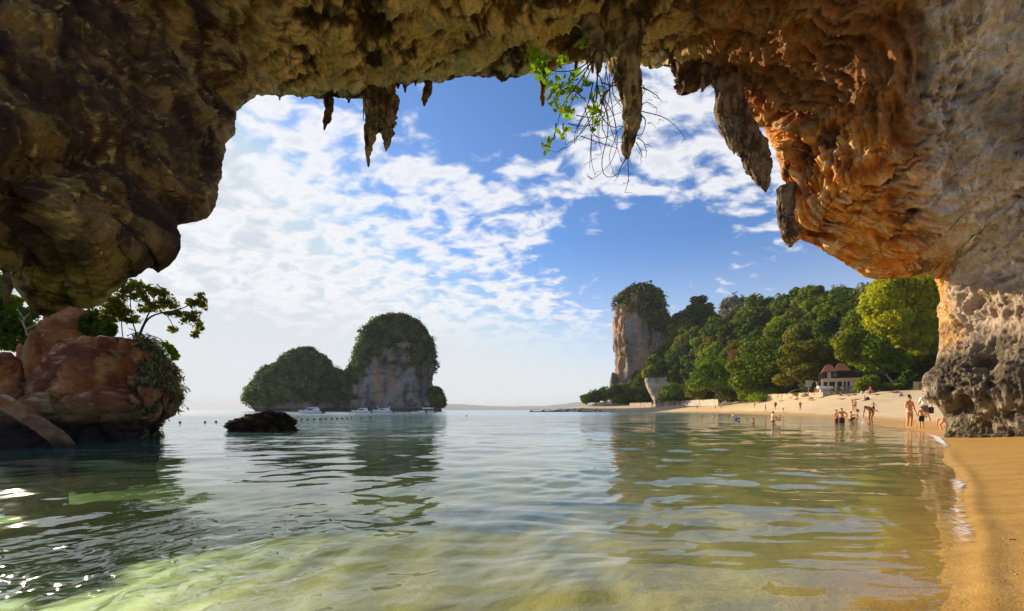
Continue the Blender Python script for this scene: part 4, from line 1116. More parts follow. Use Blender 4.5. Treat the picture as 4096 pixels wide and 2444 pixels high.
def build_beach_trees():
    g = np.random.default_rng(55)
    bt = beach_tree
    # the low point of land with dark trees
    for i, (x, y, rx, ry, D, kind) in enumerate(((1424, 968, 14, 11, 300, 'mid'), (1445, 962, 19, 16, 302, 'dark'), (1470, 957, 20, 18, 304, 'mid'), (1494, 955, 20, 20, 303, 'dark'), (1516, 952, 22, 21, 305, 'mid'), (1540, 952, 22, 24, 306, 'dark'), (1562, 955, 18, 24, 300, 'olive'), (1505, 968, 16, 12, 296, 'mid'), (1550, 970, 16, 12, 294, 'mid'))):
        bt('shore_tree', '%s spreading tree in the low far grove, %s' % ({'mid': 'green', 'dark': 'dark', 'olive': 'olive'}[kind], ('outermost, at the tip', 'second from the tip', 'third from the tip', 'fourth from the tip', 'fifth from the tip', 'sixth from the tip', 'seventh, nearest the beige cliff', 'low in front of the middle', 'low in front near the beige cliff')[i]), 'tree', [(x, y, rx, ry)], D, (x, 984), kind, 1400, .85, g, [[(x, 984, 1.3), (x + 2, 965, .9)]], group='trees in the grove at the far end of the beach')
    bt('beach_tree', 'small bright bush tree just right of the beige cliff', 'tree', [(1630, 948, 24, 18), (1660, 952, 22, 16)], 205, (1640, 972), 'mid', 2600, .55, g, [[(1640, 972, 1.5), (1640, 950, 1)]])
    bt('beach_tree', 'yellow green bush tree with bare dark trunk in front of the seawall', 'tree', [(1690, 945, 26, 24), (1712, 930, 20, 20)], 175, (1700, 970), 'olive', 2800, .5, g, [[(1700, 970, 1.6), (1698, 945, 1.2)]])
    bt('beach_tree', 'round dark green tree with a thick slanting trunk on the sand', 'tree', [(1735, 893, 40, 26), (1704, 915, 28, 26), (1770, 912, 26, 30), (1738, 932, 42, 18), (1755, 885, 18, 14), (1715, 890, 14, 12), (1782, 935, 22, 14), (1692, 938, 18, 12)], 165, (1752, 973), 'mid', 5600, .6, g, [[(1757, 974, 4.5), (1748, 962, 4), (1735, 948, 3), (1722, 930, 2)], [(1770, 973, 4.5), (1772, 950, 3.5), (1768, 930, 2)]])
    bt('beach_tree', 'orange brown bare crowned tree standing behind the round dark tree', 'tree', [(1795, 868, 26, 20), (1778, 850, 14, 10), (1812, 850, 14, 16)], 172, (1798, 930), 'rust', 1500, .5, g, [[(1798, 930, 1.6), (1796, 885, 1.2), (1790, 850, .6)]], bark='bark_pale', aspect=2.6)
    bt('beach_tree', 'tall broad leaved bright green tree in the middle of the beach', 'tree', [(1850, 850, 48, 32), (1812, 892, 36, 34), (1880, 872, 36, 34), (1845, 905, 52, 40), (1800, 925, 28, 26), (1875, 925, 34, 30), (1835, 945, 46, 18)], 142, (1845, 968), 'mid', 11000, .62, g, [[(1845, 968, 3), (1845, 925, 2.5), (1848, 870, 1.4)]])
    bt('beach_tree', 'olive tree with low crooked pale limbs beside the restaurant', 'tree', [(1950, 850, 42, 22), (1985, 868, 40, 26), (1925, 885, 30, 22), (1965, 905, 42, 22), (1905, 920, 24, 14), (2005, 905, 26, 22)], 118, (1990, 957), 'olive', 8200, .5, g,
       [[(1990, 957, 3.2), (1988, 930, 2.6), (1975, 905, 2), (1960, 880, 1.2)], [(1990, 957, 2.4), (1962, 948, 2), (1935, 945, 1.6), (1908, 958, 1)], [(1975, 945, 2), (1958, 935, 1.5), (1940, 928, 1)], [(1968, 936, 2), (1985, 915, 1.6), (2000, 895, 1)]], bark='bark_pale')
    bt('beach_tree', 'slim straight pale trunked tree right of the crooked tree', 'tree', [(2020, 860, 26, 22), (2010, 890, 20, 14)], 117, (2011, 957), 'mid', 2600, .5, g, [[(2011, 957, 2), (2013, 915, 1.7), (2018, 870, 1)], [(2018, 957, 1.6), (2020, 915, 1.4), (2028, 870, .8)]], bark='bark_pale')
    bt('beach_tree', 'green tree in front of the restaurant roof', 'tree', [(2075, 822, 30, 26), (2060, 850, 28, 26), (2090, 868, 30, 26), (2045, 832, 22, 18), (2085, 895, 26, 14)], 99, (2084, 948), 'mid', 6200, .42, g, [[(2084, 948, 2), (2082, 910, 1.8), (2076, 860, 1)]])
    bt('beach_tree', 'dense tree with a curved leaning trunk right of the restaurant', 'tree', [(2122, 842, 34, 32), (2150, 868, 38, 28), (2108, 880, 28, 22), (2180, 880, 32, 20), (2135, 895, 38, 14)], 96, (2168, 946), 'mid', 8000, .42, g, [[(2170, 946, 2.6), (2166, 928, 2.3), (2156, 912, 2), (2140, 902, 1.6), (2118, 896, 1)], [(2156, 912, 1.5), (2146, 900, 1.1), (2130, 880, .7)]], bark='bark_pale')
    bt('rain_tree', 'huge yellow green feathery tree rising between the jungle and the cave wall', 'tree', [(2140, 730, 44, 40), (2195, 715, 52, 34), (2250, 720, 50, 46), (2160, 775, 48, 34), (2215, 770, 52, 44), (2265, 785, 40, 44), (2180, 815, 40, 26), (2235, 830, 46, 34), (2270, 850, 34, 34), (2215, 862, 30, 16), (2130, 770, 26, 22), (2110, 745, 22, 18), (2160, 690, 40, 16), (2230, 690, 60, 20)], 102, (2225, 945), 'bright', 24000, .46, g,
       [[(2225, 945, 5), (2222, 880, 4.4), (2210, 800, 3)], [(2222, 880, 2.6), (2190, 820, 2), (2160, 770, 1)], [(2215, 840, 2.4), (2245, 780, 1.6), (2260, 720, .8)]], aspect=2.4, droop=.5, shell=.3)
    bt('bush', 'bright green bush spilling over the wall at the foot of the tall broad leaved tree', 'bush', [(1850, 962, 22, 12), (1875, 957, 26, 15), (1828, 966, 14, 9)], 137, (1850, 975), 'lime', 2600, .36, g)
    bt('bush', 'low bright hedge bush under the crooked pale limbed tree', 'bush', [(1958, 958, 26, 7), (1985, 955, 18, 6)], 117, (1965, 964), 'lime', 1800, .3, g)
    bt('bush', 'feathery green bush between the restaurant and the sand', 'bush', [(2102, 935, 22, 16), (2112, 926, 18, 14), (2090, 945, 14, 9)], 92, (2100, 953), 'mid', 2600, .34, g, aspect=3.0)
    bt('bush', 'yellowish bush at the foot of the curved leaning trunk', 'bush', [(2150, 940, 20, 10), (2178, 938, 12, 8)], 92, (2150, 950), 'olive', 1500, .3, g)
    bt('bush', 'green bush left of the orange chair', 'bush', [(2014, 950, 18, 8), (2030, 948, 10, 6)], 103, (2018, 958), 'mid', 1200, .3, g)
    bt('ridge_tree', 'lone leaning tree standing clear on the jungle ridge against the sky', 'tree', [(1981, 705, 13, 7), (1990, 700, 10, 6), (1972, 712, 8, 5)], 200, (1982, 738), 'mid', 1100, .6, g, [[(1982, 738, 1), (1983, 722, .8), (1980, 708, .5)]])
    for i, (fx, fy, w, h, D, kd) in enumerate(((1618, 962, 20, 14, 232, 'mid'), (1580, 906, 24, 20, 256, 'olive'), (1606, 898, 28, 24, 254, 'dark'), (1636, 925, 20, 30, 246, 'mid'), (1560, 925, 22, 22, 262, 'dark'), (1590, 884, 26, 24, 262, 'mid'), (1660, 962, 26, 14, 205, 'dark'), (1680, 945, 26, 26, 200, 'mid'), (1712, 958, 22, 14, 188, 'dark'), (1722, 935, 26, 26, 190, 'olive'), (1775, 945, 30, 24, 176, 'dark'), (1790, 915, 30, 30, 182, 'mid'), (1785, 965, 26, 10, 166, 'mid'), (1815, 960, 24, 12, 152, 'olive'), (1895, 950, 26, 16, 138, 'mid'), (1905, 900, 30, 30, 150, 'dark'), (1925, 940, 24, 20, 132, 'dark'), (1985, 935, 34, 20, 122, 'dark'), (2030, 930, 26, 24, 112, 'dark'), (2040, 880, 30, 40, 118, 'mid'), (2060, 900, 24, 30, 112, 'dark'), (2110, 920, 26, 20, 108, 'dark'), (2200, 915, 30, 24, 110, 'dark'), (2250, 900, 30, 26, 108, 'mid'), (2170, 850, 40, 40, 112, 'dark'), (2080, 790, 40, 36, 124, 'mid'), (1940, 815, 40, 30, 150, 'olive'), (1890, 800, 34, 30, 165, 'mid'), (2010, 800, 36, 34, 140, 'dark'))):
        bt('thicket', 'leafy %s thicket filling the tree line %s' % ({'mid': 'green', 'dark': 'dark', 'olive': 'olive'}[kd], 'left of the round dark tree' if fx < 1735 else ('behind the tall broad leaved tree' if fx < 1900 else ('around the crooked pale limbed tree' if fx < 2035 else 'behind the restaurant'))), 'thicket', [(fx - w * .3, fy + 2, w * .6, h * .7), (fx + w * .35, fy + 1, w * .55, h * .75), (fx, fy - h * .35, w * .6, h * .6)], D, (fx, fy + h * .8), kd, 1500, .0042 * D, g, group='thickets along the tree line')
    # the leafless tree on the ridge
    D = 198.0; s = K / F * D; b = P(2040 * K, 712 * K, D)
    root = empty('bare_tree', b, 0, 'leafless pale tree standing on the jungle ridge beside the cave arch', 'tree')
    def br(p0, ang, ln, r, lev):
        p1 = p0 + np.array([math.cos(ang) * ln, g.normal() * ln * .3, math.sin(ang) * ln])
        pm = (p0 + p1) / 2 + g.normal(size=3) * ln * .06
        nm = 'trunk' if lev == 0 else 'branch'
        obj(nm, tube_mesh(nm, [p0, pm, p1], [r, r * .8, r * .6], MAT['bark_pale'], 5, 6, 0), root)
        if lev < 3:
            for k in range(3 if lev < 2 else 2):
                br(p0 + (p1 - p0) * (.55 + .45 * g.random()), ang + g.normal() * .5 + (-.5, .5, 0)[k % 3], ln * .66, r * .6, lev + 1)
    for a in (1.9, 2.3, 1.3): br(np.zeros(3), a, 13 * s, .30, 0)

# ------------------------------------------------------------------ plants at the left
def build_left_plants(main):
    g = np.random.default_rng(77)
    G, n = main
    # grass hanging over the shoulder of the big boulder
    x = G[..., 0]; org = np.array([0, 14, 0.])
    px = 512 + F * x / G[..., 1]; py = HY - F * (G[..., 2] - H) / G[..., 1]
    m = sstep(px - 0.55 * (345 - py).clip(-60, 20) + 10 * fbm(G * 1.2, 3), 150, 166) * sstep(388 - py + 14 * fbm(G * 2, 2), 0, 22) * (n[..., 1] < .9)
    m = np.maximum(m, sstep(n[..., 2], .45, .8) * sstep(px, 128, 150))
    Gf = G.reshape(-1, 3); nf = n.reshape(-1, 3); w = m.reshape(-1)
    idx = np.nonzero(g.random(len(w)) < w * .42)[0]
    idx = np.repeat(idx, 5)
    C = Gf[idx] + nf[idx] * (.03 + .16 * g.random(len(idx)))[:, None] + g.normal(size=(len(idx), 3)) * .07
    me = leaf_mesh('grass', C - org, nf[idx] + [0, -.2, .4], .055, MAT['leaf_grey'], g, None, 4.5, .5, 1.2)
    o = obj('grass', me, None, org); o['kind'] = 'stuff'; o['label'] = 'grey green grass hanging over the boulder shoulder'
    # the shrubby tree leaning out over the sea
    lob = [(262, 745, 22, 20), (285, 735, 28, 24), (300, 705, 24, 24), (322, 690, 24, 16), (345, 715, 22, 22), (372, 705, 26, 16), (395, 715, 22, 16), (410, 735, 22, 14), (378, 745, 26, 16), (350, 750, 18, 12), (430, 760, 20, 14), (452, 775, 18, 14), (470, 738, 18, 12), (488, 722, 16, 14), (495, 742, 10, 12), (482, 790, 14, 18), (474, 812, 12, 10), (470, 765, 16, 14), (300, 760, 24, 16), (320, 775, 22, 12), (270, 772, 26, 12), (400, 835, 12, 8), (415, 846, 10, 8), (420, 800, 12, 9), (425, 860, 8, 7)]
    beach_tree('leaning_tree', 'small leafy tree leaning out over the sea from the boulder top', 'tree', lob, 16.0, (335, 828), 'olive', 5200, .078, g,
       [[(335, 828, 3), (345, 800, 2.6), (352, 780, 2.4), (372, 765, 2), (400, 758, 1.7), (430, 752, 1.4), (460, 742, 1), (488, 726, .6)], [(350, 785, 1.8), (362, 755, 1.4), (372, 725, 1), (378, 700, .6)], [(335, 820, 1.5), (322, 780, 1.2), (318, 735, .9), (316, 690, .5)], [(300, 835, 1.2), (298, 790, 1), (296, 745, .7)], [(430, 754, 1), (455, 772, .8), (480, 790, .5), (482, 815, .3)], [(352, 812, 1.1), (385, 820, 1), (405, 835, .8), (428, 858, .4)], [(400, 758, 1), (415, 780, .8), (425, 805, .4)]], bark='twig', shell=.0)
    beach_tree('shrub', 'dark shrub crowding the rock face behind the leaning tree', 'bush', [(235, 772, 26, 22), (215, 795, 20, 20), (255, 800, 24, 18), (240, 815, 16, 10)], 16.6, (235, 830), 'dark', 3600, .08, g)
    beach_tree('shrub', 'small green shrub growing out of the red rock face', 'bush', [(152, 838, 12, 9), (142, 846, 10, 6)], 15.0, (150, 850), 'mid', 700, .06, g)
    beach_tree('shrub', 'sunlit yellow green tuft on the outer shoulder of the boulder', 'bush', [(418, 852, 10, 9), (426, 866, 8, 10), (410, 842, 8, 6)], 14.2, (415, 866), 'lime', 700, .06, g)
    beach_tree('shrub', 'bright leaves showing in the gap under the hanging rock at the picture edge', 'bush', [(5, 690, 22, 30), (28, 735, 18, 22), (-10, 730, 30, 30)], 19.0, (5, 790), 'lime', 2600, .11, g)
    beach_tree('shrub', 'dark leafy thicket in the shade behind the left rocks', 'bush', [(20, 790, 40, 34), (60, 800, 30, 30), (-20, 770, 40, 50), (55, 765, 24, 20), (20, 830, 40, 20)], 18.4, (20, 860), 'dark', 5200, .10, g)
    # pale forked dead branch
    D = 16.2; b = P(64 * K, 812 * K, D); s = K / F * D
    root = empty('dead_branch', b, 0, 'pale forked dead branch among the shaded left rocks', 'branch')
    for i, q in enumerate(([(66, 815, 2.2), (64, 800, 2.2), (55, 785, 2), (60, 772, 1.6), (72, 760, 1)], [(64, 800, 1.8), (80, 792, 1.5), (98, 782, 1)], [(58, 775, 1.4), (50, 762, 1.1), (42, 750, .7)], [(55, 785, 1), (46, 770, .6)])):
        q = np.array(q, float)
        obj('branch', tube_mesh('branch', P(q[:, 0] * K, q[:, 1] * K, D) - b, q[:, 2] * s, MAT['bark_pale'], 7, 14, .15), root)

# ------------------------------------------------------------------ beige cliff foot and far hills
def build_headland_rock():
    def f(V, n, z0, z1):
        q = V * .12; st = fbm(q * np.array([4, 4, .8]), 4, .6); a = fbm(q * 2, 3)
        c = LERP((.40, .29, .19), (.68, .55, .40), sstep(st + .5 * a, -.25, .3))
        return LERP(c, (.10, .07, .05), sstep(-st, .14, .34) * .7)
    rows = [(918,1566,1612),(928,1566,1622),(940,1570,1630),(952,1576,1638),(964,1582,1644),(974,1586,1648),(982,1588,1650)]
    me, org, G, n, d = loft_body('sea_cliff', rows, 240.0, .5, 70, 50, 2.8, .10, .08, MAT['island'], f, 61, vert=.6, below=-3)
    o = obj('sea_cliff', me, None, org); tag(o, 'bare beige undercut cliff at the back of the far beach', 'cliff')
def build_far_hills():
    m, nt, b = new_mat('far_hill_forest')
    tc = N(nt, 'ShaderNodeTexCoord')
    f = NOISE(nt, tc.outputs['Object'], .01, 5, .6)
    L(nt, RAMP(nt, f, [(.35, (.03, .06, .03)), (.65, (.08, .11, .05))]), b.inputs['Base Color']); b.inputs['Roughness'].default_value = 1
    D = 9000.0
    prof = [(430, 410.2), (440, 404.5), (452, 403.6), (470, 404.6), (490, 405.8), (505, 406.2), (520, 406), (535, 406), (550, 405.3), (565, 403.8), (575, 402.2), (585, 402.4), (600, 402), (620, 402.8), (660, 404), (700, 407), (760, 410.2)]
    px = np.linspace(430, 760, 200)
    top = np.interp(px, [p[0] for p in prof], [p[1] for p in prof]) + .35 * fbm(np.stack([px * .12, 0 * px, 0 * px], -1), 4)
    zt = np.maximum(H + (HY - top) / F * D, 0)
    t = np.linspace(0, 1, 24)
    A, B = np.meshgrid(px, t, indexing='ij')
    ht = np.sin(B * math.pi) ** .8
    Dd = D - 900 + 1800 * B
    G = np.stack([(A - 512) / F * D, Dd, zt[:, None] * ht * (1 + .15 * fbm(np.stack([A * .1, B * 6, 0 * A], -1), 3)) - 3], -1)
    o = obj('far_hills', np_mesh('far_hills', G, grid_faces(*A.shape)[:, ::-1], m)); tag(o, kind='structure')
# ------------------------------------------------------------------ small mesh helpers
class MB:
    def __init__(s): s.v = []; s.f = []
    def box(s, c, d, rz=0.0, taper=1.0):
        x, y, z = c; a, b, h = d[0] / 2, d[1] / 2, d[2] / 2; n = len(s.v)
        co, si = math.cos(rz), math.sin(rz)
        for dz, k in ((-h, 1.0), (h, taper)):
            for sx, sy in ((-1, -1), (1, -1), (1, 1), (-1, 1)):
                px, py = sx * a * k, sy * b * k
                s.v.append((x + px * co - py * si, y + px * si + py * co, z + dz))
        s.f += [(n, n + 3, n + 2, n + 1), (n + 4, n + 5, n + 6, n + 7)] + [(n + i, n + (i + 1) % 4, n + 4 + (i + 1) % 4, n + 4 + i) for i in range(4)]
        return s
    def rod(s, p, q, r, k=6, r2=None):
        p, q = Vector(p), Vector(q); d = (q - p).normalized(); a = d.orthogonal().normalized(); b = d.cross(a); n = len(s.v); r2 = r if r2 is None else r2
        for c, rr in ((p, r), (q, r2)):
            for i in range(k):
                t = 2 * math.pi * i / k
                s.v.append(tuple(c + (a * math.cos(t) + b * math.sin(t)) * rr))
        s.f += [(n + i, n + (i + 1) % k, n + k + (i + 1) % k, n + k + i) for i in range(k)] + [tuple(n + i for i in range(k - 1, -1, -1)), tuple(n + k + i for i in range(k))]
        return s
    def ball(s, c, r, nu=10, nv=7, sc=(1, 1, 1)):
        n = len(s.v)
        for i in range(nv + 1):
            t = math.pi * i / nv
            for j in range(nu):
                p = 2 * math.pi * j / nu
                s.v.append((c[0] + r * sc[0] * math.sin(t) * math.cos(p), c[1] + r * sc[1] * math.sin(t) * math.sin(p), c[2] + r * sc[2] * math.cos(t)))
        for i in range(nv):
            for j in range(nu):
                s.f.append((n + i * nu + j, n + (i + 1) * nu + j, n + (i + 1) * nu + (j + 1) % nu, n + i * nu + (j + 1) % nu))
        return s
    def quad(s, a, b, c, d):
        n = len(s.v); s.v += [tuple(a), tuple(b), tuple(c), tuple(d)]; s.f.append((n, n + 1, n + 2, n + 3)); return s
    def loft(s, rings, cap=True, closed=True):
        n = len(s.v); k = len(rings[0])
        for r in rings: s.v += [tuple(p) for p in r]
        for i in range(len(rings) - 1):
            for j in range(k if closed else k - 1):
                s.f.append((n + i * k + j, n + i * k + (j + 1) % k, n + (i + 1) * k + (j + 1) % k, n + (i + 1) * k + j))
        if cap: s.f += [tuple(n + j for j in range(k - 1, -1, -1)), tuple(n + (len(rings) - 1) * k + j for j in range(k))]
        return s
    def mesh(s, name, mat, smooth=False): return np_mesh(name, np.array(s.v, float), s.f, mat, smooth)
    def build(s, name, mat, parent=None, smooth=False, loc=None): return obj(name, s.mesh(name, mat, smooth), parent, loc)
_cm = {}
def cmat(col, rough=.6, name='paint', spec=.3):
    k = (tuple(col), rough, name)
    if k not in _cm: _cm[k] = flat_mat(name, col, rough, spec, var=.10, vscale=14)
    return _cm[k]

# ------------------------------------------------------------------ people
SKIN = {'tan': (.50, .255, .13), 'pale': (.66, .40, .26), 'brown': (.30, .135, .065), 'red': (.58, .23, .12)}
BONES = [('pelvis', 'spine'), ('spine', 'chest'), ('chest', 'neck'), ('neck', 'head'), ('head', 'top')]
for _S in 'LR': BONES += [('chest', 'sh' + _S), ('sh' + _S, 'el' + _S), ('el' + _S, 'wr' + _S), ('wr' + _S, 'ha' + _S), ('pelvis', 'hip' + _S), ('hip' + _S, 'kn' + _S), ('kn' + _S, 'an' + _S), ('an' + _S, 'to' + _S)]
RAD = dict(pelvis=(.082, .062), spine=(.072, .052), chest=(.086, .060), neck=(.031, .031), head=(.050, .058), top=(.036, .042), sh=(.040, .040), el=(.026, .026), wr=(.017, .019), ha=(.020, .011), hip=(.062, .062), kn=(.036, .036), an=(.022, .024), to=(.019, .013))
def pose_stand(arms='down', stance=.0, fem=False):
    j = dict(pelvis=(0, .005, .525), spine=(0, .0, .635), chest=(0, .0, .745), neck=(0, .008, .845), head=(0, -.012, .915), top=(0, -.006, .962))
    for s, S in ((1, 'L'), (-1, 'R')):
        j['sh' + S] = (s * (.098 if fem else .112), .004, .800); j['el' + S] = (s * (.130 if fem else .145), .018, .632); j['wr' + S] = (s * .150, -.02, .490); j['ha' + S] = (s * .152, -.036, .435)
        j['hip' + S] = (s * .052, .0, .495); j['kn' + S] = (s * .058, -.008, .278); j['an' + S] = (s * .060, .016, .040); j['to' + S] = (s * .072, -.075, .014)
    if arms == 'hips':
        for s, S in ((1, 'L'), (-1, 'R')): j['el' + S] = (s * .205, .05, .665); j['wr' + S] = (s * .11, -.02, .565); j['ha' + S] = (s * .075, -.04, .555)
    if arms == 'spread':
        for s, S in ((1, 'L'), (-1, 'R')): j['el' + S] = (s * .195, .0, .67); j['wr' + S] = (s * .26, -.04, .545); j['ha' + S] = (s * .285, -.055, .50)
    if arms == 'front':
        for s, S in ((1, 'L'), (-1, 'R')): j['el' + S] = (s * .14, -.03, .645); j['wr' + S] = (s * .07, -.14, .66); j['ha' + S] = (s * .035, -.165, .69)
    if arms == 'one':
        j['elR'] = (-.15, -.01, .645); j['wrR'] = (-.075, -.115, .60); j['haR'] = (-.03, -.13, .605); j['elL'] = (.155, .01, .63); j['wrL'] = (.19, -.02, .49); j['haL'] = (.20, -.035, .44)
    if arms == 'hold':
        for s, S in ((1, 'L'), (-1, 'R')): j['el' + S] = (s * .13, -.06, .66); j['wr' + S] = (s * .07, -.19, .67); j['ha' + S] = (s * .04, -.235, .69)
    return j
def pose_walk(ph=1, arms='down', fem=False):
    j = pose_stand(arms, fem=fem)
    for s, S in ((1, 'L'), (-1, 'R')):
        k = ph * s
        j['kn' + S] = (s * .054, -.07 * k - .02, .285); j['an' + S] = (s * .052, -.12 * k + (.03 if k < 0 else 0), .045 if k > 0 else .075); j['to' + S] = (s * .058, j['an' + S][1] - .085, .014 if k > 0 else .03)
        if arms == 'down': j['el' + S] = (s * .14, .05 * k + .01, .64); j['wr' + S] = (s * .145, .03 * k - .05, .50); j['ha' + S] = (s * .142, .02 * k - .075, .45)
    return j
def pose_bend():
    j = pose_stand(fem=True)
    j.update(pelvis=(0, .085, .515), spine=(0, .0, .60), chest=(0, -.10, .665), neck=(0, -.20, .70), head=(0, -.265, .695), top=(0, -.315, .69))
    for s, S in ((1, 'L'), (-1, 'R')):
        j['sh' + S] = (s * .095, -.155, .675); j['hip' + S] = (s * .055, .065, .48); j['kn' + S] = (s * .06, -.02 - .02 * s, .265); j['an' + S] = (s * .055, .04 - .02 * s, .04); j['to' + S] = (s * .06, -.05, .012)
    j['elR'] = (-.10, -.20, .52); j['wrR'] = (-.09, -.235, .37); j['haR'] = (-.09, -.245, .315)
    j['elL'] = (.13, -.02, .61); j['wrL'] = (.15, .125, .545); j['haL'] = (.155, .175, .52)
    return j
def pose_crouch():
    j = pose_stand()
    j.update(pelvis=(0, .10, .42), spine=(0, .02, .475), chest=(0, -.085, .50), neck=(0, -.185, .49), head=(0, -.255, .475), top=(0, -.30, .455))
    for s, S in ((1, 'L'), (-1, 'R')):
        j['sh' + S] = (s * .11, -.145, .485); j['el' + S] = (s * .15, -.15, .33); j['wr' + S] = (s * .11, -.21, .19); j['ha' + S] = (s * .09, -.23, .13)
        j['hip' + S] = (s * .065, .08, .385); j['kn' + S] = (s * .10, -.06, .235); j['an' + S] = (s * .085, .05, .04); j['to' + S] = (s * .10, -.035, .012)
    return j
def pose_sit(arms='knees', lean=.0):
    j = pose_stand()
    j.update(pelvis=(0, 0, .07), spine=(0, .035 + lean, .17), chest=(0, .03 + lean * 1.6, .285), neck=(0, .015 + lean * 2, .385), head=(0, -.02 + lean * 2, .455), top=(0, -.02 + lean * 2, .50))
    for s, S in ((1, 'L'), (-1, 'R')):
        j['sh' + S] = (s * .108, .02 + lean * 1.8, .34); j['hip' + S] = (s * .06, -.02, .065); j['kn' + S] = (s * .085, -.20, .19); j['an' + S] = (s * .075, -.36, .035); j['to' + S] = (s * .08, -.42, .05)
        if arms == 'knees': j['el' + S] = (s * .15, -.07, .24); j['wr' + S] = (s * .09, -.20, .215); j['ha' + S] = (s * .07, -.245, .21)
        elif arms == 'back': j['el' + S] = (s * .15, .13, .19); j['wr' + S] = (s * .16, .19, .04); j['ha' + S] = (s * .165, .20, .012)
        else: j['el' + S] = (s * .12, -.09, .29); j['wr' + S] = (s * .085, -.23, .33); j['ha' + S] = (s * .06, -.275, .345)
    return j
def pose_lie(prop=False):
    """lying on the back, head towards +Y"""
    j = {}
    for k, (x, y, z) in pose_stand().items(): j[k] = (x * 1.1, z - .5, .065 - y * .6)
    if prop:
        j['chest'] = (0, .22, .14); j['neck'] = (0, .28, .21); j['head'] = (0, .31, .28); j['top'] = (0, .325, .325)
        for s, S in ((1, 'L'), (-1, 'R')):
            j['sh' + S] = (s * .11, .26, .19); j['el' + S] = (s * .15, .34, .05); j['wr' + S] = (s * .14, .22, .03); j['ha' + S] = (s * .13, .17, .02); j['kn' + S] = (s * .07, -.22, .16); j['an' + S] = (s * .065, -.34, .04)
    return j
def pose_swim():
    j = pose_stand('spread')
    for s, S in ((1, 'L'), (-1, 'R')): j['el' + S] = (s * .19, -.05, .76); j['wr' + S] = (s * .16, -.17, .74); j['ha' + S] = (s * .13, -.21, .735)
    return j
POSES = dict(stand=pose_stand, walk=pose_walk, bend=pose_bend, crouch=pose_crouch, sit=pose_sit, lie=pose_lie, swim=pose_swim)
GARMENT = dict(
    shorts=[('pelvis', 'spine', -.5, .35), ('pelvis', 'hip?', -1, 2), ('hip?', 'kn?', -.3, .72)],
    briefs=[('pelvis', 'spine', -.6, .10), ('pelvis', 'hip?', -1, 2), ('hip?', 'kn?', -.4, .06)],
    top=[('spine', 'chest', .58, 1.0), ('chest', 'neck', -.3, .22)],
    suit=[('pelvis', 'spine', -.6, 1.2), ('pelvis', 'hip?', -1, 2), ('hip?', 'kn?', -.4, .06), ('spine', 'chest', -.2, 1.1), ('chest', 'neck', -.3, .30)],
    shirt=[('pelvis', 'spine', .05, 1.2), ('spine', 'chest', -.2, 1.2), ('chest', 'neck', -.4, .72), ('chest', 'sh?', -1, 2), ('sh?', 'el?', -.5, .62)],
    jacket=[('pelvis', 'spine', -.3, 1.2), ('spine', 'chest', -.2, 1.2), ('chest', 'neck', -.4, .9), ('chest', 'sh?', -1, 2), ('sh?', 'el?', -.5, 2), ('el?', 'wr?', -.2, .9)],
    wrap=[('pelvis', 'spine', -.5, .3), ('pelvis', 'hip?', -1, 2), ('hip?', 'kn?', -.4, 1.2), ('kn?', 'an?', 0, .5)],
    trousers=[('pelvis', 'spine', -.5, .3), ('pelvis', 'hip?', -1, 2), ('hip?', 'kn?', -.4, 1.2), ('kn?', 'an?', -.2, .92)])
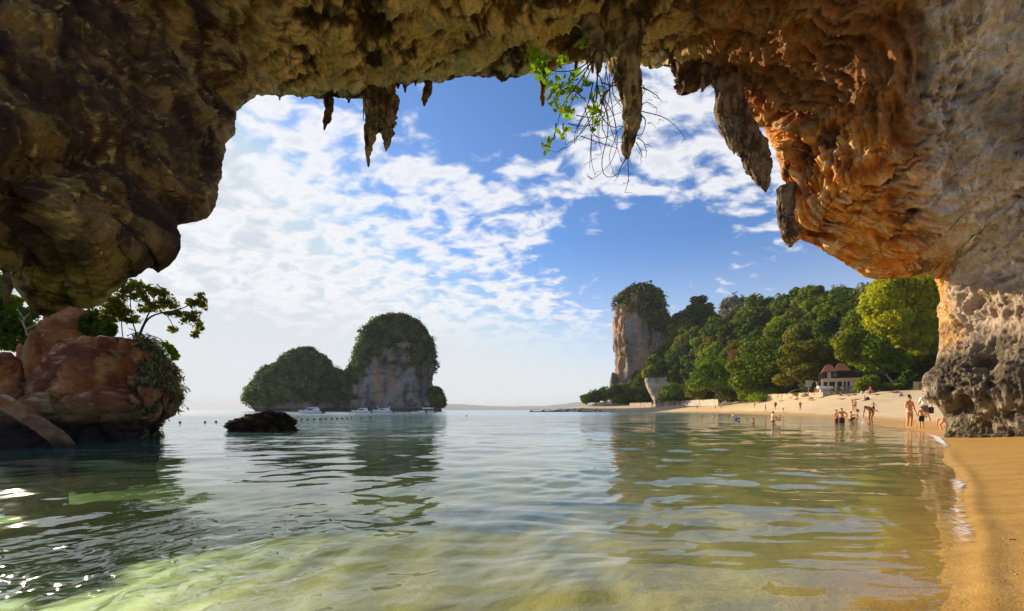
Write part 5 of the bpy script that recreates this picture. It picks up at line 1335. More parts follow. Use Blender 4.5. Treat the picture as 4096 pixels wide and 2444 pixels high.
def make_body(J, h, fingers, child=False):
    names = list(J.keys()); idx = {n: i for i, n in enumerate(names)}
    V = [np.array(J[n], float) * h for n in names]
    R = []
    for n in names:
        b = n[:-1] if n[-1] in 'LR' and n not in RAD else n
        r = np.array(RAD[b]) * h
        if child and b in ('head', 'top'): r = r * 1.32
        if child and b in ('hip', 'kn', 'el', 'sh'): r = r * .92
        R.append(r)
    E = [(idx[a], idx[b]) for a, b in BONES]
    hd = np.array(J['head']); up = np.array(J['top']) - np.array(J['neck']); up /= np.linalg.norm(up)
    side = np.array(J['shL']) - np.array(J['shR']); side /= np.linalg.norm(side)
    fwd = np.cross(side, up); fwd /= np.linalg.norm(fwd)
    if fwd[1] > 0 and abs(up[2]) > .5: fwd = -fwd
    if fingers:
        V.append((hd + fwd * .062 - up * .006) * h); R.append(np.array((.010, .010)) * h); E.append((idx['head'], len(V) - 1))
        for S in 'LR':
            w, a = np.array(J['wr' + S]), np.array(J['ha' + S]); d = a - w; d /= np.linalg.norm(d)
            t = np.cross(d, np.array([0, 0, 1.0]) if abs(d[2]) < .8 else np.array([1.0, 0, 0])); t /= np.linalg.norm(t); nrm = np.cross(d, t)
            for q, ln in ((-.016, .036), (-.0055, .043), (.0055, .040), (.016, .030)):
                V.append((a + d * .012 + t * q) * h); R.append(np.array((.0058, .0058)) * h); E.append((idx['ha' + S], len(V) - 1))
                V.append((a + d * (.012 + ln) + t * q * 1.2 - nrm * .012) * h); R.append(np.array((.0042, .0042)) * h); E.append((len(V) - 2, len(V) - 1))
            V.append((w + d * .022 + t * .026) * h); R.append(np.array((.006, .006)) * h); E.append((idx['wr' + S], len(V) - 1))
            V.append((w + d * .045 + t * .040) * h); R.append(np.array((.0045, .0045)) * h); E.append((len(V) - 2, len(V) - 1))
    me = bpy.data.meshes.new('body_cage'); me.from_pydata([tuple(v) for v in V], E, []); me.update()
    o = bpy.data.objects.new('body_cage', me); COL.objects.link(o)
    md = o.modifiers.new('skin', 'SKIN'); md.use_smooth_shade = True; md.branch_smoothing = .4
    if not me.skin_vertices: raise RuntimeError('no skin layer')
    for i, s in enumerate(me.skin_vertices[0].data):
        s.radius = (float(R[i][0]), float(R[i][1])); s.use_root = (i == idx['pelvis'])
    sb = o.modifiers.new('sub', 'SUBSURF'); sb.levels = 2 if fingers else 1; sb.render_levels = sb.levels
    dg = bpy.context.evaluated_depsgraph_get()
    ev = o.evaluated_get(dg)
    bm = bpy.data.meshes.new_from_object(ev)
    bpy.data.objects.remove(o); bpy.data.meshes.remove(me)
    n = len(bm.vertices); co = np.zeros(n * 3, np.float32); bm.vertices.foreach_get('co', co)
    no = np.zeros(n * 3, np.float32); bm.vertices.foreach_get('normal', no)
    co = co.reshape(-1, 3); no = no.reshape(-1, 3)
    faces = [tuple(p.vertices) for p in bm.polygons]
    bpy.data.meshes.remove(bm)
    return co, no, faces, hd * h, up, fwd, side
def shell(co, no, faces, sel, off):
    f = [faces[i] for i in np.nonzero(sel)[0]]
    if not f: return None
    used = sorted({v for q in f for v in q}); mp = {v: i for i, v in enumerate(used)}
    return co[used] + no[used] * off, [tuple(mp[v] for v in q) for q in f]
def person(loc, rz, h, pose, label, skin='tan', hair=(.03, .018, .012), wear=(), fingers=False, child=False, long_hair=False, sink=0.0, group=None, stripes=None, bald=False, tilt=0.0, cat='person'):
    J = pose
    co, no, faces, hd, up, fwd, side = make_body(J, h, fingers, child)
    z0 = co[:, 2].min()
    co[:, 2] -= z0; hd = hd - np.array([0, 0, z0])
    root = empty('person', (loc[0], loc[1], loc[2] - sink), rz, label, cat, group)
    obj('body', np_mesh('body', co, faces, cmat(SKIN[skin], .55, 'skin'), True), root)
    fc = np.array([co[list(q)].mean(0) for q in faces])
    # nearest bone of each face
    best = np.full(len(fc), 9.0); bi = np.zeros(len(fc), int); bt = np.zeros(len(fc))
    for k, (a, b) in enumerate(BONES):
        A = np.array(J[a]) * h - [0, 0, z0]; B = np.array(J[b]) * h - [0, 0, z0]; d = B - A
        t = ((fc - A) @ d) / (d @ d + 1e-9); tc = np.clip(t, 0, 1)
        dist = np.linalg.norm(fc - (A + tc[:, None] * d), axis=1)
        ra = np.mean(RAD[a if a in RAD else a[:-1]]) * h; rb = np.mean(RAD[b if b in RAD else b[:-1]]) * h
        dd = dist / (ra * (1 - tc) + rb * tc)
        m = dd < best; best[m] = dd[m]; bi[m] = k; bt[m] = t[m]
    for w in wear:
        gname, col = w[0], w[1]; nm = w[2] if len(w) > 2 else gname
        sel = np.zeros(len(fc), bool)
        for (a, b, t0, t1) in GARMENT[gname]:
            for S in ('L', 'R') if '?' in a + b else ('',):
                k = BONES.index((a.replace('?', S), b.replace('?', S)))
                sel |= (bi == k) & (bt >= t0) & (bt <= t1)
        r = shell(co, no, faces, sel, .009 * h if gname in ('shorts', 'shirt', 'jacket', 'wrap', 'trousers') else .004 * h)
        if r:
            mat = striped_mat(col) if stripes and gname in ('top', 'briefs') else cmat(col, .8, 'cloth')
            obj(nm, np_mesh(nm, r[0], r[1], mat, True), root)
    if not bald:
        d = fc - hd
        ln = np.linalg.norm(d, axis=1) + 1e-6
        hk = [BONES.index(('neck', 'head')), BONES.index(('head', 'top'))]
        f_ = (d @ fwd) / ln; u_ = (d @ up) / ln
        sel = np.isin(bi, hk) & (((u_ > .30) & (f_ < .75)) | ((u_ > -.62) & (f_ < -.05)))
        sel &= ~((bi == hk[0]) & (bt < .35))
        r = shell(co, no, faces, sel, .013 * h)
        if r:
            ho = obj('hair', np_mesh('hair', r[0], r[1], cmat(hair, .7, 'hair'), True), root)
            if long_hair:
                p0 = hd - fwd * .045 * h; 
                me = tube_mesh('ponytail', [p0 + up * .02 * h, p0 - fwd * .025 * h - up * .07 * h, p0 - fwd * .015 * h - np.array([0, 0, .16 * h]), p0 - fwd * .02 * h - np.array([0, 0, .24 * h])], [.036 * h, .038 * h, .03 * h, .008 * h], cmat(hair, .7, 'hair'), 8, 10, .15, 9)
                obj('ponytail', me, ho)
    return root
def striped_mat(col):
    m, nt, b = new_mat('striped_cloth')
    tc = N(nt, 'ShaderNodeTexCoord'); sp = N(nt, 'ShaderNodeSeparateXYZ'); L(nt, tc.outputs['Object'], sp.inputs[0])
    w = M_(nt, 'GREATER_THAN', M_(nt, 'FRACT', M_(nt, 'MULTIPLY', sp.outputs[2], 22.0)), .5)
    L(nt, MIX(nt, w, (.80, .76, .74), col), b.inputs['Base Color']); b.inputs['Roughness'].default_value = .8
    return m
def at_px(fx, fy, water=False, D=None):
    """ground (or water) point under a position of the full 4096-wide photograph"""
    px, py = fx / 4, fy / 4
    if water:
        d = H * F / max(py - HY, .9) if D is None else D
        return ((px - 512) / F * d, d, 0.0)
    return hit(px, py)
BACK, FACE, LEFT, RIGHT = math.pi, 0.0, -math.pi / 2, math.pi / 2
def kid_h(h): return h
def near_people():
    P_ = person
    # striped bikini
    p = at_px(3638, 1713); h = min(1.70, 132 / 4 * p[1] / F)
    j = pose_stand('one', fem=True)
    w = P_(p, FACE + .12, h, j, 'woman in red and white striped bikini standing in the shallows holding dark sandals', 'tan', (.03, .016, .012), [('top', (.62, .10, .10), 'bikini_top'), ('briefs', (.62, .10, .10), 'bikini_bottom')], True, long_hair=False, stripes=True)
    bun = MB().ball((0, .02, h * .985), .042 * h, 10, 7).build('hair_bun', cmat((.03, .016, .012), .7, 'hair'), w, True)
    hp = np.array(j['haL']) * h; c, s = math.cos(.12), math.sin(.12)
    t = empty('sandal', (p[0] + hp[0] * c - hp[1] * s + .02, p[1] + hp[0] * s + hp[1] * c - .03, p[2] + hp[2] - .10), .1, 'pair of dark sandals hanging from the hand of the woman in striped bikini', 'sandals')
    for k, zz in enumerate((0, .035)):
        sole = []
        for u in np.linspace(0, 2 * math.pi, 14, endpoint=False): sole.append((.135 * math.cos(u) + .06, .045 * math.sin(u) * (1 - .25 * math.cos(u)), zz))
        sh = MB().loft([sole, [(a, b, cc + .016) for a, b, cc in sole]]).build('sole', cmat((.035, .028, .025), .8, 'rubber'), t)
        MB().rod((.10, .03, zz + .012), (.16, 0, zz + .05), .006, 5).rod((.10, -.03, zz + .012), (.16, 0, zz + .05), .006, 5).build('strap', cmat((.05, .035, .03), .7, 'strap'), sh)
    hp = np.array(j['haR']) * h
    tag(MB().ball((p[0] + hp[0] * c - hp[1] * s + .03, p[1] + hp[0] * s + hp[1] * c - .03, p[2] + hp[2] + .03), .05, 12, 8).build('coconut', cmat((.62, .36, .20), .7, 'husk'), None, True), 'small tan coconut held at the waist by the woman in striped bikini', 'coconut')
    # boy with ball
    p = at_px(3686, 1716); h = 94 / 4 * p[1] / F
    j = pose_stand(); j['elR'] = (-.15, .0, .64); j['wrR'] = (-.165, -.03, .50); j['haR'] = (-.165, -.04, .445)
    j['elL'] = (.155, .03, .64); j['wrL'] = (.17, -.10, .56); j['haL'] = (.15, -.15, .545)
    # seen from the back: his left arm is on the picture's left
    j2 = {k: ((-x, y, z)) for k, (x, y, z) in j.items()}; j2 = {(k[:-1] + ('R' if k[-1] == 'L' else 'L') if k[-1] in 'LR' and k not in RAD else k): v for k, v in j2.items()}
    P_(p, BACK, h, j2, 'boy in dark blue swim shorts seen from behind with a football under his arm', 'tan', (.08, .045, .025), [('shorts', (.012, .03, .085), 'swim_shorts')], True, True)
    bl = (p[0] + .145 * h, p[1] + .02, p[2] + .555 * h)
    ball = empty('football', bl, 0, 'white and red football tucked under the arm of the boy in dark blue shorts', 'football')
    MB().ball((0, 0, 0), .11, 20, 14).build('ball', cmat((.80, .74, .72), .45, 'leather'), ball, True)
    for u, v in ((.3, -.2), (1.5, .5), (2.6, -.5), (4.0, .3), (5.2, -.1), (5.9, .8)):
        q = Vector((math.cos(v) * math.cos(u - 1.9), math.cos(v) * math.sin(u - 1.9), math.sin(v)))
        ring = [q * .112 + (q.orthogonal() * math.cos(a) + q.cross(q.orthogonal()) * math.sin(a)).normalized() * .032 for a in np.linspace(0, 2 * math.pi, 5, endpoint=False)]
        n = [r + q * .001 for r in ring]
        MB().loft([[r * .97 for r in ring], n]).build('panel', cmat((.45, .05, .07), .45, 'leather'), ball)
    # yellow toy net in the boy's other hand
    q = (p[0] - .17 * h, p[1] + .02, p[2])
    t = empty('toy_spade', (q[0], q[1], q[2] + .12), 0, 'yellow toy spade held low by the boy in dark blue shorts', 'toy')
    MB().rod((.01, 0, .38 * h), (-.05, 0, .06), .009, 6).build('shaft', cmat((.75, .50, .03), .5, 'plastic'), t)
    MB().loft([[(-.10, -.008, -.06), (-.04, -.008, -.08), (-.02, -.008, .04), (-.075, -.008, .06)], [(-.10, .008, -.06), (-.04, .008, -.08), (-.02, .008, .04), (-.075, .008, .06)]]).build('blade', cmat((.75, .50, .03), .5, 'plastic'), t)
    # man in white t-shirt
    p = at_px(3698, 1690); h = min(1.8, 122 / 4 * p[1] / F)
    j = pose_walk(1, 'down'); j['wrL'] = (.13, -.14, .60); j['haL'] = (.11, -.18, .62); j['elL'] = (.165, .0, .63); j['wrR'] = (-.14, -.12, .60); j['haR'] = (-.12, -.16, .62); j['elR'] = (-.17, .0, .63)
    P_(p, BACK, h, j, 'man in white t-shirt and grey shorts seen from behind with a black shoulder bag', 'tan', (.05, .028, .02), [('shirt', (.78, .76, .76), 't_shirt'), ('shorts', (.13, .10, .095), 'shorts')], True)
    b = empty('shoulder_bag', (p[0] + .19 * h, p[1] - .05, p[2] + .40 * h), 0, 'black shoulder bag hanging at the hip of the man in white t-shirt', 'bag')
    prof = [(-.13, -.17), (.13, -.17), (.15, -.12), (.15, .14), (.10, .18), (-.10, .18), (-.15, .14), (-.15, -.12)]
    MB().loft([[(x * .75, -.06, z) for x, z in prof], [(x * .85, -.03, z * 1.04) for x, z in prof], [(x * .85, .03, z * 1.04) for x, z in prof], [(x * .75, .06, z) for x, z in prof]]).build('pouch', cmat((.035, .028, .03), .7, 'canvas'), b, True)
    st = MB(); pts = [(.0, -.02, .18), (-.06 * h / 1.7, -.15, .33 * h / 1.7), (-.30, -.14, .60), (-.46, -.10, .74), (-.47, .02, .76)]
    for a, c2 in zip(pts[:-1], pts[1:]): st.rod(a, c2, .016, 5)
    st.build('strap', cmat((.03, .025, .03), .7, 'canvas'), b)
    # child by the cave wall with a bucket
    p = at_px(3775, 1722); h = 1.02
    P_(p, BACK - .35, h, pose_crouch(), 'small naked child bending down beside the foot of the cave wall', 'tan', (.16, .09, .04), [], True, True)
    b = empty('toy_bucket', (p[0] + .16, p[1] - .12, p[2]), 0, 'yellow toy bucket in front of the bending child by the cave wall', 'bucket')
    MB().rod((0, 0, 0), (0, 0, .13), .055, 14, .075).build('pail', cmat((.80, .50, .03), .5, 'plastic'), b, True)
    hb = MB(); pr = None
    for a in np.linspace(0, math.pi, 8):
        q = (.075 * math.cos(a), 0, .13 + .08 * math.sin(a))
        if pr: hb.rod(pr, q, .006, 5)
        pr = q
    hb.build('handle', cmat((.75, .20, .05), .5, 'plastic'), b)
    # bending woman
    p = at_px(3482, 1696); h = 1.66
    P_((p[0], p[1], p[2] - .03), LEFT + .25, h, pose_bend(), 'woman in dark bikini bending forward to splash water with one hand', 'brown', (.03, .016, .012), [('top', (.05, .018, .022), 'bikini_top'), ('briefs', (.05, .018, .022), 'bikini_bottom')], True)
    # boy standing behind
    p = at_px(3494, 1650); h = 1.28
    P_(p, BACK - .3, h, pose_stand('spread'), 'boy in black shorts with arms held out on the wet sand behind the bending woman', 'tan', (.12, .07, .03), [('shorts', (.03, .018, .02), 'swim_shorts')], False, True)
    # man sitting in the shallows with a baby
    p = at_px(3400, 1682, True); h = 1.75
    P_((p[0], p[1], -.02), RIGHT + .15, h, pose_sit('hold', -.02), 'dark haired man sitting in the shallow water holding up a baby', 'tan', (.02, .014, .012), [('shorts', (.05, .03, .035), 'swim_shorts')], True)
    q = at_px(3436, 1677, True)
    b = P_((p[0] + .62, p[1] - .05, .02), LEFT, .72, pose_stand('front'), 'baby in a pink sun hat held by the man sitting in the water', 'pale', (.1, .05, .03), [('suit', (.18, .05, .09), 'swimsuit')], False, True)
    MB().ball((0, .0, .665), .085, 12, 8, (1, 1, .8)).rod((0, 0, .645), (0, 0, .655), .125, 14).build('sun_hat', cmat((.80, .22, .32), .8, 'cotton'), b, True)
    # two men in the water
    p = at_px(3367, 1690, True); h = 1.78
    P_(p, BACK - .1, h, pose_stand('hips'), 'taller of two men wading with backs turned in dark shorts', 'tan', (.03, .02, .016), [('shorts', (.035, .022, .035), 'swim_shorts')], True, sink=.36 * h)
    p = at_px(3346, 1689, True); h = 1.62
    P_(p, BACK + .5, h, pose_stand('front'), 'shorter dark haired person wading close beside the taller man in dark shorts', 'tan', (.02, .014, .012), [('shorts', (.20, .03, .035), 'swim_shorts')], True, sink=.37 * h)
    # two women on the sand
    p = at_px(3420, 1647); h = 1.70
    P_(p, LEFT + .6, h, pose_stand('front', fem=True), 'woman in black bikini standing on the sand beside a longer haired friend', 'tan', (.03, .016, .012), [('top', (.02, .016, .02), 'bikini_top'), ('briefs', (.02, .016, .02), 'bikini_bottom')], True)
    p = at_px(3411, 1642); h = 1.6
    P_(p, RIGHT - .5, h, pose_stand('down', fem=True), 'woman with long brown hair standing beside the woman in black bikini', 'brown', (.20, .085, .035), [('briefs', (.10, .03, .03), 'bikini_bottom'), ('top', (.10, .03, .03), 'bikini_top')], True, long_hair=True)
    # mother and child in the water
    p = at_px(3091, 1691, True); h = 1.66
    P_(p, RIGHT - .25, h, pose_stand('hold', fem=True), 'dark haired woman in black bikini wading and holding a child in her arms', 'pale', (.02, .014, .014), [('top', (.03, .025, .03), 'bikini_top'), ('briefs', (.03, .025, .03), 'bikini_bottom')], True, long_hair=False, sink=.46 * h)
    P_((p[0] + .46, p[1] - .05, p[2] + .12), LEFT, .95, pose_sit('hold', .01), 'small bare child held out over the water by the wading dark haired woman', 'pale', (.22, .11, .05), [], False, True)

def scatter_people():
    P_ = person
    W = pose_walk; S = pose_stand
    rows = [
     # fx, fy, h, pose, facing, skin, wear, label, long hair
     (2998, 1612, 1.7, S('down'), FACE, 'tan', [('briefs', (.3, .12, .08), 'swim_briefs')], 'bather standing on the sand in front of the leftmost bright bush'),
     (3018, 1631, 1.72, W(1), LEFT + .5, 'tan', [('wrap', (.42, .20, .10), 'sarong')], 'walking bather with a brown sarong on the middle of the beach'),
     (3042, 1603, 1.72, S('front'), FACE, 'red', [('briefs', (.03, .02, .02), 'bikini_bottom'), ('top', (.03, .02, .02), 'bikini_top')], 'bather in black bikini standing near the white wall end'),
     (3062, 1646, 1.68, W(-1, 'hips'), RIGHT - .6, 'tan', [('suit', (.05, .018, .035), 'swimsuit')], 'woman in dark one piece swimsuit striding towards the water'),
     (3101, 1638, 1.75, W(1), LEFT + .7, 'tan', [('shorts', (.10, .05, .06), 'shorts'), ('shirt', (.12, .06, .04), 'shirt')], 'man walking along the beach with a big black backpack'),
     (3201, 1643, 1.76, S('front'), FACE, 'tan', [('jacket', (.62, .035, .02), 'red_shirt'), ('briefs', (.10, .02, .02), 'swim_briefs')], 'person in bright red shirt standing alone near the waterline'),
     (3100, 1593, 1.72, S('down'), BACK, 'brown', [('shirt', (.16, .02, .03), 'shirt'), ('trousers', (.05, .02, .02), 'trousers')], 'person in dark red clothes standing by the dark wall'),
     (3481, 1580, 1.70, W(1), LEFT, 'tan', [('jacket', (.55, .03, .06), 'hooded_jacket'), ('trousers', (.06, .035, .05), 'trousers')], 'person in hooded red jacket walking by the feathery bush'),
     (3402, 1569, 1.70, S('down'), BACK, 'pale', [('wrap', (.66, .55, .55), 'pale_skirt')], 'person in a pale skirt standing against the restaurant wall'),
     (3598, 1557, 1.68, W(1), RIGHT, 'red', [('briefs', (.10, .02, .03), 'bikini_bottom'), ('top', (.1, .02, .03), 'bikini_top')], 'sunburnt woman standing by the curved trunk carrying a bag'),
     (3624, 1554, 1.70, S('down'), BACK + .3, 'tan', [('wrap', (.36, .20, .12), 'sarong')], 'person wrapped in a brown sarong beside the boulder wall'),
     (3637, 1556, 1.66, S('hips'), FACE, 'tan', [('shorts', (.16, .10, .03), 'shorts')], 'bather in ochre shorts in the shade beside the stone block'),
     (3681, 1553, 1.76, S('hips'), BACK + .5, 'red', [('shorts', (.04, .07, .10), 'swim_shorts')], 'man with hands on hips standing just left of the grey cave wall'),
     (2789, 1637, 1.75, W(1), FACE, 'tan', [('shorts', (.03, .02, .03), 'swim_shorts')], 'man in dark shorts walking towards the water below the dark slanting trunk'),
     (2861, 1636, 1.72, W(-1), LEFT, 'red', [('shorts', (.10, .03, .10), 'shorts'), ('shirt', (.30, .06, .05), 'shirt')], 'walker in a red top below the round dark tree'),
     (2883, 1632, 1.7, W(1), RIGHT, 'red', [('trousers', (.16, .14, .10), 'trousers')], 'walker in grey green trousers beside the walker in a red top'),
     (2761, 1619, 1.7, S('down'), FACE, 'brown', [('suit', (.16, .03, .03), 'swimsuit')], 'person in a dark red suit standing before the seawall'),
     (2777, 1614, 1.7, S('down'), BACK, 'brown', [('shirt', (.03, .03, .04), 'shirt'), ('trousers', (.03, .03, .04), 'trousers')], 'person in black standing close to the seawall'),
     (2668, 1620, 1.7, S('down'), FACE, 'brown', [('jacket', (.60, .55, .06), 'yellow_top'), ('trousers', (.03, .03, .03), 'trousers')], 'person in a yellow top beside the kayaks'),
     (2675, 1620, 1.7, S('down'), BACK, 'brown', [('shirt', (.03, .03, .04), 'shirt')], 'person in a black top second from the kayaks'),
     (2681, 1619, 1.7, S('hips'), FACE, 'brown', [('trousers', (.05, .05, .08), 'trousers')], 'bare chested person nearest the kayaks'),
     (2577, 1630, 1.7, W(1), LEFT, 'brown', [('shirt', (.10, .06, .05), 'shirt')], 'lone walker on the far sand left of the beige cliff'),
     (2541, 1627, 1.7, W(-1), RIGHT, 'brown', [('shirt', (.14, .12, .10), 'shirt')], 'lone walker on the far sand by the dark grove')]
    for (fx, fy, h, po, rz, sk, wear, lab) in rows:
        p = at_px(fx, fy)
        r = P_(p, rz, h, po, lab, sk, (.03, .018, .014), wear, group='bathers and walkers on the beach')
        if 'backpack' in lab:
            b = empty('backpack', (p[0] + .17, p[1] + .05, p[2] + 1.22), 0, 'big black backpack worn by the man walking along the beach', 'backpack')
            pr = [(-.16, -.30), (.14, -.32), (.20, -.1), (.18, .22), (.08, .34), (-.12, .33), (-.17, .1)]
            MB().loft([[(x * .8, -.14, z) for x, z in pr], [(x, -.05, z) for x, z in pr], [(x, .12, z) for x, z in pr], [(x * .8, .2, z * .95) for x, z in pr]]).build('pack', cmat((.025, .022, .025), .8, 'canvas'), b, True)
            MB().box((-.02, .23, -.12), (.22, .07, .24)).build('pocket', cmat((.04, .035, .035), .8, 'canvas'), b)
    # girl at the edge of the water
    p = at_px(3134, 1660); h = 1.66
    P_((p[0], p[1], -.25), RIGHT - .5, h, S('down', fem=True), 'dark haired girl in pale pink swimsuit standing in the edge of the water', 'pale', (.06, .03, .02), [('suit', (.62, .36, .34), 'swimsuit')], long_hair=True)
    # sitting and lying sunbathers
    sit = [(3459, 1601, 'sit', FACE + .9, 'red', (.60, .06, .07), 'woman in a red swimsuit sitting on a pale towel in the middle of the sand'), (3330, 1579, 'sit', LEFT + .3, 'pale', (.35, .2, .16), 'pale bather sitting left of a pair below the restaurant wall'), (3341, 1579, 'sit', LEFT + .5, 'tan', (.15, .06, .05), 'tanned bather sitting right of a pair below the restaurant wall'),
           (3365, 1583, 'sit', LEFT + .2, 'brown', (.06, .03, .03), 'brown bather sitting alone below the restaurant wall'), (3123, 1597, 'sit', RIGHT, 'red', (.05, .06, .1), 'bather sitting by the low stone wall'), (3188, 1600, 'sit', LEFT, 'brown', (.14, .02, .03), 'dark bather sitting on the sand left of the red shirted person'), (3194, 1584, 'sit', RIGHT, 'tan', (.03, .26, .26), 'bather in a turquoise top sitting against the stone wall'),
           (3010, 1607, 'sit', LEFT, 'tan', (.05, .03, .03), 'bather sitting in front of the bright bush beside a standing bather')]
    for (fx, fy, k, rz, sk, col, lab) in sit:
        p = at_px(fx, fy)
        P_(p, rz, 1.7, pose_sit('knees' if fx % 2 else 'back'), lab, sk, (.03, .018, .014), [('suit', col, 'swimsuit')], group='sunbathers sitting on the sand')
    lie = [(3505, 1580, RIGHT + .1, 'red', (.10, .05, .05), 'sunbather lying with head raised on the sand right of the hooded person', True), (3585, 1571, LEFT + .3, 'red', (.06, .03, .03), 'sunburnt bather lying below the curved trunk', True), (3573, 1572, LEFT, 'red', (.10, .02, .02), 'second bather lying close to the sunburnt one below the curved trunk', True), (3418, 1580, RIGHT, 'brown', (.10, .11, .15), 'sunbather in grey lying flat right of the lone sitting bather', False),
           (3393, 1582, RIGHT + .2, 'red', (.14, .03, .03), 'reddish sunbather lying flat beside the one in grey', False), (3247, 1594, RIGHT + .1, 'red', (.45, .05, .04), 'sunbather lying on a red towel near the grey sign', True), (3128, 1605, RIGHT, 'brown', (.1, .05, .03), 'sunbather lying flat below the long stone wall', False), (3165, 1592, LEFT, 'brown', (.05, .03, .03), 'sunbather lying in the shade along the long stone wall', False), (2911, 1611, RIGHT, 'red', (.2, .04, .04), 'sunbather lying on the sand left of the bright bush', False)]
    for (fx, fy, rz, sk, col, lab, pr) in lie:
        p = at_px(fx, fy)
        P_(p, rz, 1.7, pose_lie(pr), lab, sk, (.03, .018, .014), [('briefs', col, 'swim_briefs')], group='sunbathers lying on the sand')
    # swimmers
    sw = [(2914, 1660, .86, 'tan', 'swimmer with only the head showing beside a chest deep woman'), (2932, 1664, .66, 'pale', 'woman in white bikini standing chest deep in the green water'), (2956, 1679, .85, 'pale', 'dark haired swimmer beside a blue float'), (3013, 1683, .82, 'red', 'swimmer in a red top in the green water'), (2595, 1665, .80, 'tan', 'lone swimmer farthest left in the green reflection'), (2605, 1647, .80, 'tan', 'distant swimmer left of the dark haired pair'), (2629, 1649, .84, 'brown', 'dark haired distant swimmer splashing'),
          (2722, 1650, .82, 'tan', 'upright one of two swimmers close together'), (2714, 1654, .86, 'tan', 'lower one of two swimmers close together'), (2807, 1666, .86, 'red', 'reddish faced swimmer right of the close pair'), (2852, 1667, .78, 'pale', 'pale shouldered swimmer facing the beach'), (2394, 1657, .86, 'brown', 'swimmer alone in the pale water before the boats'), (2215, 1651, .88, 'brown', 'very distant swimmer left of the longtail boats'), (2532, 1646, .86, 'brown', 'dark swimmer below the small dinghy')]
    for i, (fx, fy, s, sk, lab) in enumerate(sw):
        p = at_px(fx, fy, True)
        wear = [('top', (.75, .72, .74), 'bikini_top')] if 'white bikini' in lab else ([('shirt', (.65, .03, .03), 'swim_shirt')] if 'red top' in lab else [])
        P_(p, (i * 1.7) % 6.28, 1.7, pose_swim(), lab, sk, (.025, .016, .014), wear, sink=s * 1.7, group='swimmers in the bay')
    p = at_px(2666, 1643)
    P_((p[0], p[1], -.3), FACE, 1.7, S('down'), 'distant bather wading at the edge of the far beach', 'red', (.03, .02, .02), [('briefs', (.1, .03, .03), 'swim_briefs')], group='swimmers in the bay')
    # people by the longtail boats
    for i, fx in enumerate((2237, 2242, 2248, 2272, 2300, 2322, 2330)):
        px = fx / 4; D = 259.0; x = (px - 512) / F * D
        z = max(terrain1(x, D), .3)
        P_((x, D, z), (i * 2.1) % 6.28, 1.75, S('down'), 'tiny dark figure standing among the longtail boats on the sand spit', 'brown', (.02, .02, .02), [('shirt', ((.03, .03, .04), (.25, .05, .04), (.1, .1, .12))[i % 3], 'shirt'), ('trousers', (.03, .03, .04), 'trousers')], group='figures among the longtail boats')
